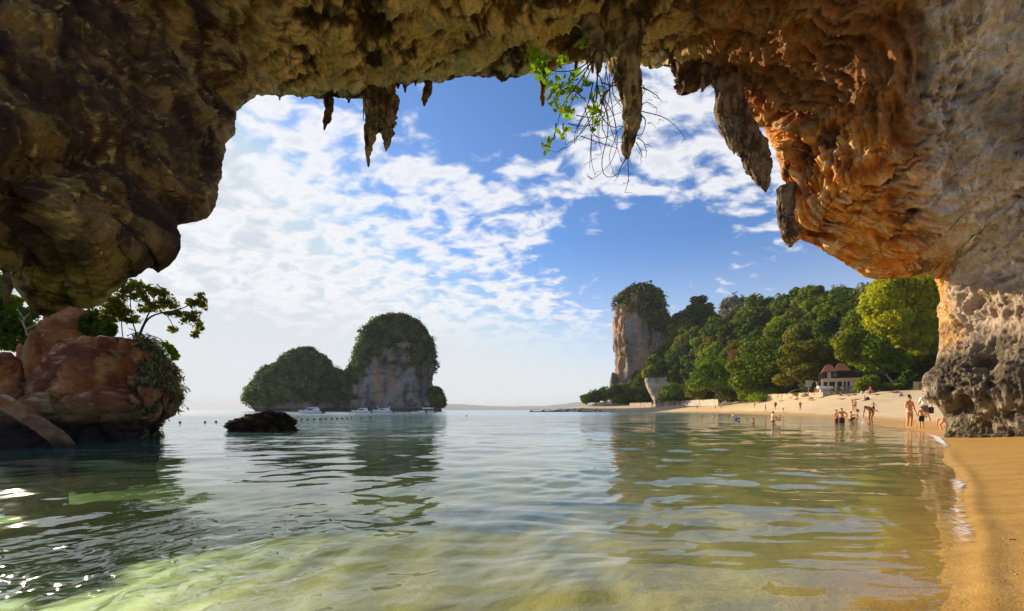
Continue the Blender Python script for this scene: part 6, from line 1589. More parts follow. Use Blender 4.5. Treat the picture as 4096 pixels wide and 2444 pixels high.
def beach_things():
    # towels, bags, floats
    g = np.random.default_rng(91)
    tow = [(3288, 1590, (.30, .24, .22), 'grey towel lying crumpled right of the grey sign'), (3254, 1600, (.06, .045, .04), 'dark towel lying below the sunbather on a red towel'), (3373, 1596, (.16, .12, .08), 'brown towel lying alone in the middle of the upper sand'), (3459, 1602, (.78, .70, .66), 'pale towel under the woman in a red swimsuit'), (3247, 1595, (.50, .06, .04), 'red towel under a sunbather near the grey sign'), (2960, 1608, (.10, .07, .05), 'small dark towel on the sand left of the standing bathers'), (3043, 1611, (.12, .09, .06), 'dark strip of cloth on the sand below the white wall end'), (3432, 1597, (.10, .14, .03), 'olive towel lying left of the woman in a red swimsuit')]
    for fx, fy, col, lab in tow:
        x, y, z = at_px(fx, fy)
        u = np.linspace(-.95, .95, 12); v = np.linspace(-.4, .4, 7); A, B = np.meshgrid(u, v, indexing='ij')
        G = np.stack([A, B, .05 + .07 * fbm(np.stack([A * 2 + fx, B * 2, 0 * A], -1), 3)], -1)
        for i in range(12):
            for k in range(7): G[i, k, 2] += max(terrain1(x + A[i, k], y + B[i, k]) - z, -.2) if k in (0, 6) and i in (0, 11) else (terrain1(x, y + B[i, k]) - z)
        o = obj('towel', np_mesh('towel', G, grid_faces(12, 7)[:, ::-1], cmat(col, .95, 'terry')), None, (x, y, z)); tag(o, lab, 'towel', 'towels on the sand')
        so = o.modifiers.new('thick', 'SOLIDIFY'); so.thickness = .03
    def bag(fx, fy, s, col, lab):
        x, y, z = at_px(fx, fy)
        o = empty('beach_bag', (x, y, z), 0, lab, 'bag', 'bags left on the sand')
        pr = [(-.3, 0), (.3, 0), (.34, .18), (.22, .40), (0, .48), (-.22, .38), (-.33, .16)]
        MB().loft([[(a * s * .7, -.16 * s, b * s) for a, b in pr], [(a * s, -.05 * s, b * s) for a, b in pr], [(a * s, .08 * s, b * s) for a, b in pr], [(a * s * .7, .2 * s, b * s * .9) for a, b in pr]]).build('pouch', cmat(col, .9, 'canvas'), o, True)
        h = MB(); q = None
        for a in np.linspace(0, math.pi, 7):
            c = (.14 * s * math.cos(a), 0, (.44 + .18 * math.sin(a)) * s)
            if q: h.rod(q, c, .016 * s, 5)
            q = c
        h.build('handle', cmat(tuple(c * .6 for c in col), .9, 'canvas'), o)
    bag(3470, 1600, 1.1, (.035, .025, .03), 'dark bag beside the woman in a red swimsuit')
    bag(3603, 1585, 1.1, (.36, .26, .28), 'pale pink bag lying alone on the sand right of the sunbathers')
    bag(3430, 1647, .75, (.22, .10, .05), 'small brown bag at the feet of the woman in black bikini')
    bag(3448, 1574, 1.0, (.62, .58, .55), 'white bag on the sand by the feathery bush')
    bag(3141, 1590, 1.1, (.03, .025, .025), 'black bag by the low stone wall')
    # snorkel float
    x, y, z = at_px(2947, 1676, True)
    o = empty('swim_float', (x, y, 0), 0, 'bright blue swim float beside the dark haired swimmer', 'float')
    MB().ball((0, 0, .02), .32, 14, 8, (1, .55, .45)).build('cushion', cmat((.02, .22, .62), .5, 'vinyl'), o, True)
    MB().ball((1.15, .1, .01), .12, 8, 6, (1.3, .6, .5)).build('fin', cmat((.02, .25, .6), .5, 'vinyl'), o, True)
    # orange and yellow kayaks
    for (fx, fy, ln, col, rz, lab) in ((2712, 1619, 4.6, (.62, .22, .03), .25, 'orange kayak lying on the far sand'), (2696, 1621, 4.4, (.60, .38, .04), .05, 'yellow kayak lying beside the orange kayak')):
        x, y, z = at_px(fx, fy)
        k = empty('kayak', (x, y, z + .12), rz, lab, 'kayak', 'kayaks on the far sand')
        rings = []
        for u in np.linspace(-1, 1, 15):
            w = .40 * (1 - abs(u) ** 2.4) + .015; lift = .45 * abs(u) ** 3
            rings.append([(u * ln / 2, w * math.cos(a), .18 + lift + .24 * (1 - .7 * abs(u) ** 3) * math.sin(a)) for a in np.linspace(0, 2 * math.pi, 12, endpoint=False)])
        MB().loft(rings).build('hull', cmat(col, .45, 'plastic'), k, True)
        for ux in (-.7, .7): MB().ball((ux, 0, .40), .34, 12, 6, (1.2, .7, .25)).build('cockpit', cmat((.05, .03, .02), .7, 'seat_well'), k, True)
    # grey sign
    x, y, z = at_px(3234, 1586)
    o = empty('beach_sign', (x, y, z), 0, 'grey notice board on a post above the sunbathers', 'sign')
    MB().rod((0, 0, 0), (0, 0, 2.9), .07, 8).build('post', cmat((.30, .28, .27), .8, 'post_paint'), o)
    MB().box((0, -.09, 3.1), (1.35, .06, 1.5)).build('board', cmat((.42, .42, .45), .7, 'board_paint'), o)
    MB().box((0, -.075, 3.1), (1.47, .05, 1.62)).build('rim', cmat((.22, .21, .22), .8, 'rim_paint'), o)
    # orange chair on the terrace
    p = P(3268 / 4, 1571 / 4, 100.0)
    o = empty('chair', p, .4, 'orange wooden chair standing on the wall top left of the restaurant', 'chair')
    cm = cmat((.55, .25, .05), .7, 'varnish')
    MB().box((0, 0, .48), (.62, .6, .07)).build('seat', cm, o); MB().box((0, .28, .95), (.62, .06, .55)).build('backrest', cm, o)
    for a in (-.26, .26):
        for b in (-.25, .25): MB().box((a, b, .22), (.07, .07, .45)).build('leg', cm, o)
    # floats of the swimming area
    dark = [(820, 1690), (864, 1688), (720, 1691), (1205, 1681), (1230, 1681), (1255, 1679), (1281, 1679), (1304, 1677), (1326, 1677), (1348, 1676), (1368, 1676), (1388, 1675), (1407, 1674), (1442, 1672), (1480, 1671), (1866, 1664), (1836, 1656)]
    proto = None
    for fx, fy in dark:
        x, y, z = at_px(fx, fy, True)
        if proto is None:
            proto = MB().ball((0, 0, 0), .13, 10, 7, (1.25, 1, .9)).rod((0, 0, .08), (0, 0, .17), .03, 6).mesh('buoy', cmat((.03, .025, .025), .6, 'float_plastic'), True)
        s = .75 if y < 40 else 1.0
        o = obj('buoy', proto, None, (x, y, .03)); o.scale = (s * .8, s * .8, s * .8)
        tag(o, 'small dark float of the swimming line in the bay', 'buoy', 'dark floats of the swimming line')
    for fx, fy, lab in ((1422, 1660, 'orange buoy below the second speedboat'), (1635, 1656, 'orange marker buoy left of the canopied boat'), (1610, 1668, 'pale orange buoy in the green reflection of the island')):
        x, y, z = at_px(fx, fy, True)
        o = empty('buoy', (x, y, 0), 0, lab, 'buoy', 'orange buoys off the island')
        s = y / 450 * 1.1
        MB().ball((0, 0, .1 * s), .9 * s, 12, 8, (1.3, 1, .7)).build('float', cmat((.70, .17, .05), .5, 'buoy_plastic'), o, True)
        MB().rod((0, 0, .5 * s), (.1 * s, 0, 1.5 * s), .14 * s, 6).build('stick', cmat((.60, .25, .06), .5, 'buoy_plastic'), o)

def beach_debris():
    g = np.random.default_rng(61); mb = MB(); n = 0
    while n < 70:
        D = 2.2 + 14 * g.random() ** 1.6; px = 945 + 95 * g.random()
        x = (px - 512) / F * D
        z, ds, land, _ = terrain(np.array([x]), np.array([D]))
        if not land[0] or ds[0] < .12: continue
        s = .003 + .006 * g.random() ** 2
        mb.ball((x, D, float(z[0]) + .002), s, 6, 4, (1 + g.random(), 1, .45)); n += 1
    o = mb.build('shell_debris', cmat((.50, .36, .22), .8, 'shell'), None, True); o['kind'] = 'stuff'
    x, y, z = at_px(4050, 2166) if False else (float((4050 / 4 - 512) / F * 3.05), 3.05, terrain1((4050 / 4 - 512) / F * 3.05, 3.05))
    o = obj('twig', tube_mesh('twig', [(-.022, 0, .003), (0, .003, .006), (.022, -.002, .004)], [.0025, .003, .002], MAT['twig'], 6, 8, .2), None, (x, y, z))
    tag(o, 'tiny dark twig lying on the wet golden sand in front', 'twig')
# ------------------------------------------------------------------ boats
WHITE = (.74, .74, .72)
def hull_rings(ln, beam, free, draft=.25, rake=.10, sheer=.22, n=18, fine=2.0):
    rings = []
    for u in np.linspace(0, 1, n):                       # 0 stern, 1 bow
        w = beam / 2 * (1 - max(0, (u - .45) / .55) ** fine) + .01
        top = free * (1 + sheer * max(0, u - .2) ** 2 * 1.6)
        x = -ln / 2 + ln * u
        xt = x + rake * ln * max(0, u - .7) / .3
        xb = x - .04 * ln * max(0, u - .7) / .3
        rings.append([(xb, 0, -draft * (1 - .9 * max(0, (u - .75) / .25))), (x, -w * .78, -draft * .35), (x, -w * .94, .25 * free), (xt, -w, top), (xt, -w * .86, top + .03), (xt, w * .86, top + .03), (xt, w, top), (x, w * .94, .25 * free), (x, w * .78, -draft * .35)])
    return rings
def outboard(parent, x, y, z):
    o = MB().box((x - .22, y, z + .30), (.5, .36, .55), taper=.75).build('outboard_motor', cmat((.025, .025, .03), .4, 'engine_cowl'), parent)
    MB().box((x - .2, y, z - .2), (.18, .12, .7)).build('leg', cmat((.03, .03, .035), .5, 'engine_leg'), o)
def speedboat(fx0, fx1, fy, D, label, style=0):
    """bow to the left"""
    xc = (fx0 + fx1) / 8; s = D / F
    ln = (fx1 - fx0) / 4 * s * .90
    root = empty('speedboat', ((xc - 512) * s + ln * .04, D, 0), math.pi + (.06 if style % 2 else -.05), label, 'speedboat', 'white speedboats moored off the island')
    beam = ln * .30; free = ln * .115
    hull = MB().loft(hull_rings(ln, beam, free, ln * .04)).build('hull', cmat(WHITE, .35, 'gelcoat'), root)
    st = MB()
    for sgn in (-1, 1):
        pr = None
        for r in hull_rings(ln, beam * 1.012, free, ln * .04)[1:-2]:
            q = (r[2][0], sgn * abs(r[2][1]) * 1.03, free * .62)
            if pr: st.rod(pr, q, ln * .006, 5)
            pr = q
    st.build('rubbing_strake', cmat((.32, .36, .34), .5, 'strake'), root)
    w = beam * .42; z0 = free * 1.02
    if style in (0, 1, 2):
        hh = ln * (.15 if style != 2 else .11)
        x0, x1 = (-.30 * ln, .22 * ln)
        prof = [(x0 + .02 * ln, z0), (x0, z0 + hh * .55), (x0 + .05 * ln, z0 + hh), (x1 - .12 * ln, z0 + hh * 1.02), (x1 - .02 * ln, z0 + hh * .45), (x1 + .05 * ln, z0)]
        rings = [[(x, y, zz) for x, zz in prof] for y in (-w, w)]
        rings = [[(x * 1.0, -w * (.85 if zz > z0 + hh * .8 else 1), zz) for x, zz in prof], [(x, w * (.85 if zz > z0 + hh * .8 else 1), zz) for x, zz in prof]]
        cab = MB().loft(rings).build('cabin', cmat((.76, .75, .73), .4, 'gelcoat'), root)
        gm = cmat((.028, .022, .02), .15, 'tinted_glass', .6)
        n = 5
        xs0, xs1 = x0 + .06 * ln, x1 - .07 * ln
        for sgn in (-1, 1):
            for i in range(n):
                a = xs0 + (xs1 - xs0) * i / n + .004 * ln; b = xs0 + (xs1 - xs0) * (i + 1) / n - .004 * ln
                yb, yt = w * 1.012 * sgn, w * .935 * sgn
                MB().loft([[(a, yb, z0 + hh * .26), (b, yb, z0 + hh * .26), (b - (.02 * ln if i == n - 1 else 0), yt, z0 + hh * .80), (a, yt, z0 + hh * .80)], [(a, yb * .97, z0 + hh * .26), (b, yb * .97, z0 + hh * .26), (b - (.02 * ln if i == n - 1 else 0), yt * .97, z0 + hh * .80), (a, yt * .97, z0 + hh * .80)]]).build('window', gm, cab)
        for i in range(3):
            MB().ball((x0 + .12 * ln + i * .10 * ln, 0, z0 + hh * 1.03), .03 * ln, 10, 5, (1, 1.4, .5)).build('roof_pod', cmat(WHITE, .4, 'gelcoat'), cab)
        ant = MB().rod((x0 + .06 * ln, 0, z0 + hh), (x0 + .05 * ln, 0, z0 + hh * 1.55), .006 * ln, 5); ant.build('antenna', cmat(WHITE, .4, 'gelcoat'), cab)
        if style == 2:
            arch = MB()
            for sgn in (-1, 1): arch.rod((x0 + .02 * ln, sgn * w * .8, z0 + hh * .8), (x0 - .05 * ln, sgn * w * .8, z0 + hh * 1.7), .012 * ln, 6)
            arch.rod((x0 - .05 * ln, -w * .8, z0 + hh * 1.7), (x0 - .05 * ln, w * .8, z0 + hh * 1.7), .012 * ln, 6); arch.build('radar_arch', cmat(WHITE, .4, 'gelcoat'), root)
            MB().rod((x1 - .02 * ln, 0, z0 + hh * .5), (x1 + .07 * ln, 0, z0 + hh * 1.9), .012 * ln, 6).build('mast', cmat(WHITE, .4, 'gelcoat'), root)
    else:
        hh = ln * (.10 if style == 3 else .20)
        if style == 3:
            prof = [(-.12 * ln, z0), (-.10 * ln, z0 + hh * .9), (.08 * ln, z0 + hh), (.20 * ln, z0 + hh * .3), (.28 * ln, z0)]
            cab = MB().loft([[(x, -w * .8, zz) for x, zz in prof], [(x, w * .8, zz) for x, zz in prof]]).build('cabin', cmat(WHITE, .4, 'gelcoat'), root)
            for sgn in (-1, 1): MB().box((0, sgn * w * .81, z0 + hh * .6), (.16 * ln, .02 * ln, hh * .35)).build('window', cmat((.03, .025, .02), .15, 'tinted_glass', .6), cab)
        else:
            can = []
            for y in np.linspace(-w * 1.1, w * 1.1, 7): can.append([(-.42 * ln, y, z0 + hh + .03 * ln * (1 - (y / w) ** 2)), (.34 * ln, y, z0 + hh + .03 * ln * (1 - (y / w) ** 2)), (.34 * ln, y, z0 + hh - .02 * ln), (-.42 * ln, y, z0 + hh - .02 * ln)])
            MB().loft(can).build('canopy', cmat((.72, .70, .68), .7, 'canopy_cloth'), root)
            for x in (-.38, -.14, .08, .30):
                for sgn in (-1, 1): MB().rod((x * ln, sgn * w, z0 * .9), (x * ln, sgn * w, z0 + hh), .008 * ln, 5).build('canopy_post', cmat((.5, .5, .5), .4, 'steel'), root)
            for x in (-.26, -.10, .06, .2): MB().box((x * ln, 0, z0 + .03 * ln), (.07 * ln, w * 1.5, .05 * ln)).build('bench', cmat((.42, .16, .08), .7, 'seat_vinyl'), root)
    rail = MB(); pr = None
    for a in np.linspace(-1, 1, 11):
        q = (.26 * ln + .26 * ln * (1 - a * a) ** .6, a * w * .9, z0 + ln * .055)
        if pr: rail.rod(pr, q, ln * .004, 5)
        if abs(a) < .99: rail.rod(q, (q[0] - .01 * ln, q[1] * .95, z0 * .9), ln * .0035, 4)
        pr = q
    rail.build('bow_rail', cmat((.5, .5, .5), .3, 'steel'), root)
    for y in (-.25, .25): outboard(root, -ln * .5, y * beam, free * .5)
def longtail(fx0, fx1, D, label, rz=0.0, canopy=True, col=(.10, .045, .025)):
    s = D / F; ln = (fx1 - fx0) / 4 * s; xc = (fx0 + fx1) / 8
    root = empty('longtail_boat', ((xc - 512) * s, D, 0), rz, label, 'longtail boat', 'longtail boats drawn up at the sand spit')
    rings = []
    for u in np.linspace(-1, 1, 19):
        w = ln * .07 * (1 - abs(u) ** 2.6) + .02; lift = (ln * .10 * max(0, (u - .45) / .55) ** 1.8 + ln * .03 * max(0, (-u - .5) / .5) ** 2)
        rings.append([(u * ln / 2, 0, -.25 + lift * .8), (u * ln / 2, -w * .8, .05 + lift), (u * ln / 2, -w, ln * .05 + lift), (u * ln / 2, -w * .8, ln * .052 + lift), (u * ln / 2, w * .8, ln * .052 + lift), (u * ln / 2, w, ln * .05 + lift), (u * ln / 2, w * .8, .05 + lift)])
    MB().loft(rings).build('hull', cmat(col, .6, 'boat_timber'), root)
    MB().rod((ln * .49, 0, ln * .10), (ln * .56, 0, ln * .21), .10, 6, .05).build('prow', cmat((.16, .08, .04), .6, 'boat_timber'), root)
    MB().rod((ln * .535, 0, ln * .165), (ln * .545, 0, ln * .185), .17, 8).build('prow_ribbon', cmat((.60, .12, .10), .8, 'ribbon'), root)
    if canopy:
        c = []
        for y in np.linspace(-1, 1, 7): c.append([(-.28 * ln, y * ln * .065, ln * .145 + ln * .015 * (1 - y * y)), (.18 * ln, y * ln * .065, ln * .145 + ln * .015 * (1 - y * y)), (.18 * ln, y * ln * .065, ln * .14), (-.28 * ln, y * ln * .065, ln * .14)])
        MB().loft(c).build('canopy', cmat((.36, .25, .22), .8, 'canopy_cloth'), root)
        for x in (-.26, -.05, .16):
            for sgn in (-1, 1): MB().rod((x * ln, sgn * ln * .06, ln * .04), (x * ln, sgn * ln * .06, ln * .145), .05, 5).build('canopy_post', cmat((.14, .08, .05), .7, 'boat_timber'), root)
    MB().box((-.42 * ln, 0, ln * .085), (.9, .5, .6)).build('engine', cmat((.04, .04, .045), .5, 'engine_iron'), root)
    MB().rod((-.42 * ln, 0, ln * .09), (-.62 * ln, .2, .1), .05, 5).build('propeller_shaft', cmat((.10, .09, .08), .5, 'steel'), root)
def build_boats():
    speedboat(1191, 1293, 1655, 117, 'white cabin speedboat moored left of the others between rock and low island', 0)
    speedboat(1405, 1484, 1651, 150, 'white cabin speedboat moored second from left below the tall island', 1)
    speedboat(1484, 1574, 1651, 150, 'white speedboat with mast and radar arch moored in front of the tall island', 2)
    speedboat(1647, 1702, 1654, 125, 'small low white motorboat in front of the canopied boat', 3)
    speedboat(1675, 1740, 1651, 158, 'open white boat with a long flat canopy at the right foot of the tall island', 4)
    for i, (a, b, D, rz, can, col, lab) in enumerate(((2120, 2178, 250, .15, True, (.06, .035, .025), 'dark longtail boat lying farthest out at the spit'), (2166, 2226, 253, -.1, True, (.07, .045, .04), 'dark longtail boat second from the tip of the spit'), (2226, 2276, 254, .2, False, (.09, .04, .02), 'open brown longtail boat third from the tip of the spit'),
            (2262, 2318, 256, -.15, True, (.10, .06, .05), 'longtail boat with pale canopy fourth from the tip of the spit'), (2312, 2388, 248, .08, True, (.12, .05, .025), 'longest longtail boat with raised prow in the middle of the spit'), (2396, 2456, 243, .05, False, (.15, .065, .03), 'reddish open longtail boat lying apart near the sand'), (2502, 2534, 228, 2.9, False, (.05, .035, .025), 'small dark dinghy lying alone nearest the far beach'))):
        longtail(a, b, D, lab, rz, can, col)

# ------------------------------------------------------------------ beach front buildings and walls
def build_restaurant():
    D = 99.0; s = D / F / 4                                  # metres per full-photograph pixel
    def X(fx): return (fx / 4 - 512) / F * D
    def Z(fy): return H + (HY - fy / 4) / F * D
    x0, x1 = X(3284), X(3462); zf = Z(1563); zb = Z(1526); zt = Z(1512); dep = 9.0
    root = empty('restaurant', ((x0 + x1) / 2, D, zf), 0, 'open fronted two storey restaurant with pale columns and brown hipped roofs behind the beach', 'restaurant')
    cx = (x0 + x1) / 2
    az = math.atan2(cx, D); root.rotation_euler = (0, 0, -az * .85); squash = math.cos(az)
    def B(a, b, y0, y1, za, zc): return MB().box((((a + b) / 2 - cx) * squash, (y0 + y1) / 2, (za + zc) / 2 - zf), ((b - a) * squash, y1 - y0, zc - za))
    cream = cmat((.52, .36, .20), .8, 'plaster'); white = cmat((.52, .46, .38), .7, 'column_paint'); dark = cmat((.05, .035, .028), .8, 'dark_timber')
    B(x0 - .2, x1 + .3, -.3, dep, zf - 2.2, zf).build('terrace_floor', cmat((.40, .33, .25), .9, 'concrete'), root)
    B(x0, x1, -.05, .35, zb, zt).build('beam', cream, root)
    B(x0, x1, .36, dep, zb + .3, zb + .5).build('upper_floor', dark, root)
    B(x0, x1, dep, dep + .3, zf, Z(1478)).build('back_wall', cmat((.12, .085, .055), .8, 'dark_plaster'), root)
    for fx, w in ((3288, 9), (3313, 5), (3345, 7), (3372, 6), (3387, 5), (3407, 14), (3433, 13), (3456, 8)):
        B(X(fx) - w * s / 2, X(fx) + w * s / 2, .0, .32, zf, zb - .003).build('column', white, root)
    for i in range(6):                                       # glazed doors at the back of the dining room
        a = x0 + .6 + i * (x1 - x0 - 1) / 6
        B(a, a + (x1 - x0) / 6 - .45, dep - .22, dep - .10, zf + .1, zb - .5).build('window', cmat((.10, .11, .10), .2, 'window_glass', .5), root)
    rl = MB()
    for zz in (.45, .95): rl.rod(((X(3345) - cx) * squash, -.12, zz), ((X(3410) - cx) * squash, -.12, zz), .05, 5)
    for fx in (3345, 3361, 3378, 3394, 3410): rl.rod(((X(fx) - cx) * squash, -.12, -.02), ((X(fx) - cx) * squash, -.12, 1.0), .05, 5)
    rl.build('railing', cmat((.42, .26, .16), .7, 'rail_timber'), root)
    # upper storey
    B(x0 + .5, x1 - 1, 2.2, 2.4, zt + .02, Z(1484)).build('upper_wall', dark, root)
    B(X(3312), X(3327), 2.0, 2.19, zt + .1, Z(1479)).build('wall_panel', cmat((.62, .60, .58), .8, 'white_board'), root)
    B(X(3335), X(3352), 2.0, 2.19, zt + .4, Z(1484)).build('window', cmat((.06, .10, .10), .2, 'window_glass', .5), root)
    for fx in (3300, 3333, 3360, 3395): B(X(fx) - .1, X(fx) + .1, .8, 1.0, zt + .02, Z(1483)).build('column', dark, root)
    tile = cmat((.22, .085, .045), .85, 'roof_tile')
    for (a, b, ridge, eave) in ((3286, 3350, 1452, 1484), (3336, 3404, 1448, 1482)):
        za, zr = Z(eave) - zf, Z(ridge) - zf; A, Bx = (X(a) - cx) * squash, (X(b) - cx) * squash; m = (A + Bx) / 2
        m1 = MB(); y0, y1 = -.6, 6.5; ym = (y0 + y1) / 2
        n = 10
        for k in range(n):                                   # stepped courses of shingle
            u, v = k / n, (k + 1) / n
            def ring(t, zz): 
                ax, bx = A + (m - .5 - A) * t, Bx + (m + .5 - Bx) * t; ya, yb = y0 + (ym - y0) * t, y1 + (ym - y1) * t
                return [(ax, ya, zz), (bx, ya, zz), (bx, yb, zz), (ax, yb, zz)]
            m1.loft([ring(u, za + (zr - za) * u ** 1.15), ring(v - .02, za + (zr - za) * v ** 1.15 + .05)])
        m1.build('roof', tile, root)
    # tables on the terrace
    for i, fx in enumerate((3300, 3330, 3356, 3380, 3398)):
        t = empty('table', (X(fx), D + 1.6 + (i % 2) * 1.5, zf), 0, 'small dining table in the shade of the restaurant terrace', 'table', 'tables on the restaurant terrace')
        MB().box((0, 0, .74), (1.0, .9, .05)).build('tabletop', cmat((.50, .44, .38), .6, 'table_top'), t); MB().rod((0, 0, 0), (0, 0, .72), .06, 6).rod((0, 0, 0), (0, 0, .04), .3, 10).build('leg', dark, t)
    # white bar counter at the left corner
    p = P(3299 / 4, 1566 / 4, 97.5)
    o = empty('counter', p, 0, 'white serving counter at the left corner of the restaurant', 'counter')
    MB().box((0, 0, .9), (3.0, .8, .5)).build('top', cmat((.66, .62, .58), .6, 'counter_paint'), o); MB().box((0, 0, .32), (2.0, .5, .64)).build('base', cmat((.40, .37, .34), .7, 'counter_base'), o)
def seawall(fx0, fx1, fyt0, fyt1, fyb0, fyb1, D0, D1, label, col, cat='wall', cap=True, name='seawall'):
    """a low wall along the head of the beach, traced by its top and foot at both ends"""
    n = max(3, int((fx1 - fx0) / 14)); g = np.random.default_rng(int(fx0))
    u = np.linspace(0, 1, n + 1); fx = fx0 + (fx1 - fx0) * u; D = D0 + (D1 - D0) * u
    top = P(fx / 4, (fyt0 + (fyt1 - fyt0) * u) / 4, D); bot = P(fx / 4, (fyb0 + (fyb1 - fyb0) * u) / 4, D)
    bot[:, 2] -= 1.4
    c = (top[0] + top[-1]) / 2; c[2] = (bot[0][2] + bot[-1][2]) / 2 + 1.4
    root = empty(name, c, 0, label, cat)
    m = flat_mat('wall_stone', col, .9, .1, var=.45, vscale=1.1)
    d = (top[-1] - top[0]); d[2] = 0; d /= np.linalg.norm(d); nn = np.array([d[1], -d[0], 0]); th = .55
    for i in range(n):
        a0, a1 = bot[i] - c, bot[i + 1] - c; b0, b1 = top[i] - c, top[i + 1] - c
        e = g.normal() * .05; gap = d * .012
        MB().loft([[a0 + nn * e + gap, a1 + nn * e - gap, b1 + nn * e - gap + [0, 0, g.normal() * .04], b0 + nn * e + gap + [0, 0, g.normal() * .04]], [a0 - nn * th + gap, a1 - nn * th - gap, b1 - nn * th - gap, b0 - nn * th + gap]]).build('block', m, root)
def build_walls():
    seawall(3054, 3300, 1578, 1568, 1590, 1586, 136, 100, 'long low stone wall at the head of the beach below the crooked tree', (.40, .30, .20))
    seawall(3290, 3425, 1567, 1561, 1582, 1574, 97, 95.5, 'stone terrace wall under the restaurant columns', (.42, .34, .25))
    seawall(3026, 3054, 1575, 1575, 1590, 1588, 138, 136, 'short pale wall stub left of the dark timber wall', (.58, .47, .34))
    seawall(3056, 3102, 1574, 1572, 1585, 1582, 138, 131, 'dark maroon timber wall set back behind the low stone wall', (.065, .022, .018), name='timber_wall')
    seawall(2722, 2872, 1603, 1596, 1613, 1609, 205, 172, 'pale seawall behind the bathers under the dark slanting trunk', (.44, .37, .28))
    seawall(2888, 2918, 1588, 1588, 1606, 1604, 171, 164, 'tall pale wall end right of the dark slanting trunk', (.55, .47, .38))
    seawall(2518, 2606, 1612, 1610, 1626, 1622, 262, 244, 'far pale seawall left of the beige cliff', (.46, .37, .27))
    seawall(3652, 3690, 1527, 1526, 1556, 1555, 84, 83, 'mossy stone block beside the man with hands on hips', (.27, .21, .10), name='stone_block')
    # cream screen wall and dark hut behind the curved trunk
    D = 104.0
    def X(fx): return (fx / 4 - 512) / F * D
    def Z(fy): return H + (HY - fy / 4) / F * D
    o = empty('screen_wall', (X(3603), D, Z(1556)), -.6, 'cream screen wall in the shade right of the curved trunk', 'wall')
    w = (X(3633) - X(3570)) * .8
    MB().box((0, 0, (Z(1496) - Z(1556)) / 2), (w, .3, Z(1496) - Z(1556))).build('panel', cmat((.50, .36, .16), .8, 'plaster'), o)
    MB().box((0, -.02, Z(1496) - Z(1556) + .08), (w + .3, .5, .16)).build('coping', cmat((.56, .44, .26), .8, 'plaster'), o)
    o = empty('beach_hut', (X(3655), D + 1, Z(1552)), -.6, 'dark roofed hut in the tree shade behind the cream screen wall', 'hut')
    hh = Z(1490) - Z(1552); ww = (X(3692) - X(3622)) * .8
    MB().box((0, 2, hh / 2), (ww * .85, 3, hh)).build('wall', cmat((.13, .09, .05), .8, 'hut_board'), o)
    for u in (-.42, -.1, .2, .42): MB().box((u * ww, 0, hh / 2), (.25, .25, hh)).build('post', cmat((.20, .13, .07), .8, 'hut_post'), o)
    m = MB()
    for k in range(7):
        u, v = k / 7, (k + 1) / 7
        m.loft([[(-ww * .62 * (1 - u), -1.6 + 3.4 * u, hh + 4.2 * u), (ww * .62 * (1 - u), -1.6 + 3.4 * u, hh + 4.2 * u), (ww * .62 * (1 - u), 5 - 3.2 * u, hh + 4.2 * u), (-ww * .62 * (1 - u), 5 - 3.2 * u, hh + 4.2 * u)],
                [(-ww * .6 * (1 - v) - .02, -1.6 + 3.4 * v, hh + 4.2 * v), (ww * .6 * (1 - v) + .02, -1.6 + 3.4 * v, hh + 4.2 * v), (ww * .6 * (1 - v) + .02, 5 - 3.2 * v, hh + 4.2 * v), (-ww * .6 * (1 - v) - .02, 5 - 3.2 * v, hh + 4.2 * v)]])
    m.build('roof', cmat((.07, .04, .025), .9, 'thatch'), o)
    # tan undercut bank and small rocks below the wall
    for fx, fy, r, lab in ((3500, 1568, 1.1, 'grey rounded stone at the foot of the feathery bush'), (3478, 1572, .7, 'small pale stone left of the grey rounded stone'), (3220, 1586, 1.0, 'pale stone at the end of the long low wall'), (2900, 1606, 1.2, 'pale stone beside the tall wall end')):
        x, y, z = at_px(fx, fy)
        g = np.random.default_rng(int(fx)); u = np.linspace(0, 2 * math.pi, 18, endpoint=False); v = np.linspace(0, math.pi, 11)
        A, Bv = np.meshgrid(u, v, indexing='ij'); G = np.stack([np.cos(A) * np.sin(Bv), np.sin(A) * np.sin(Bv), .6 * np.cos(Bv)], -1)
        G = G * (1 + .35 * fbm(G * 1.4 + fx, 3))[..., None] * r
        o = obj('stone', np_mesh('stone', G, grid_faces(18, 11, True), cmat((.34, .28, .20), .9, 'stone'), True), None, (x, y, z + .2)); tag(o, lab, 'stone')

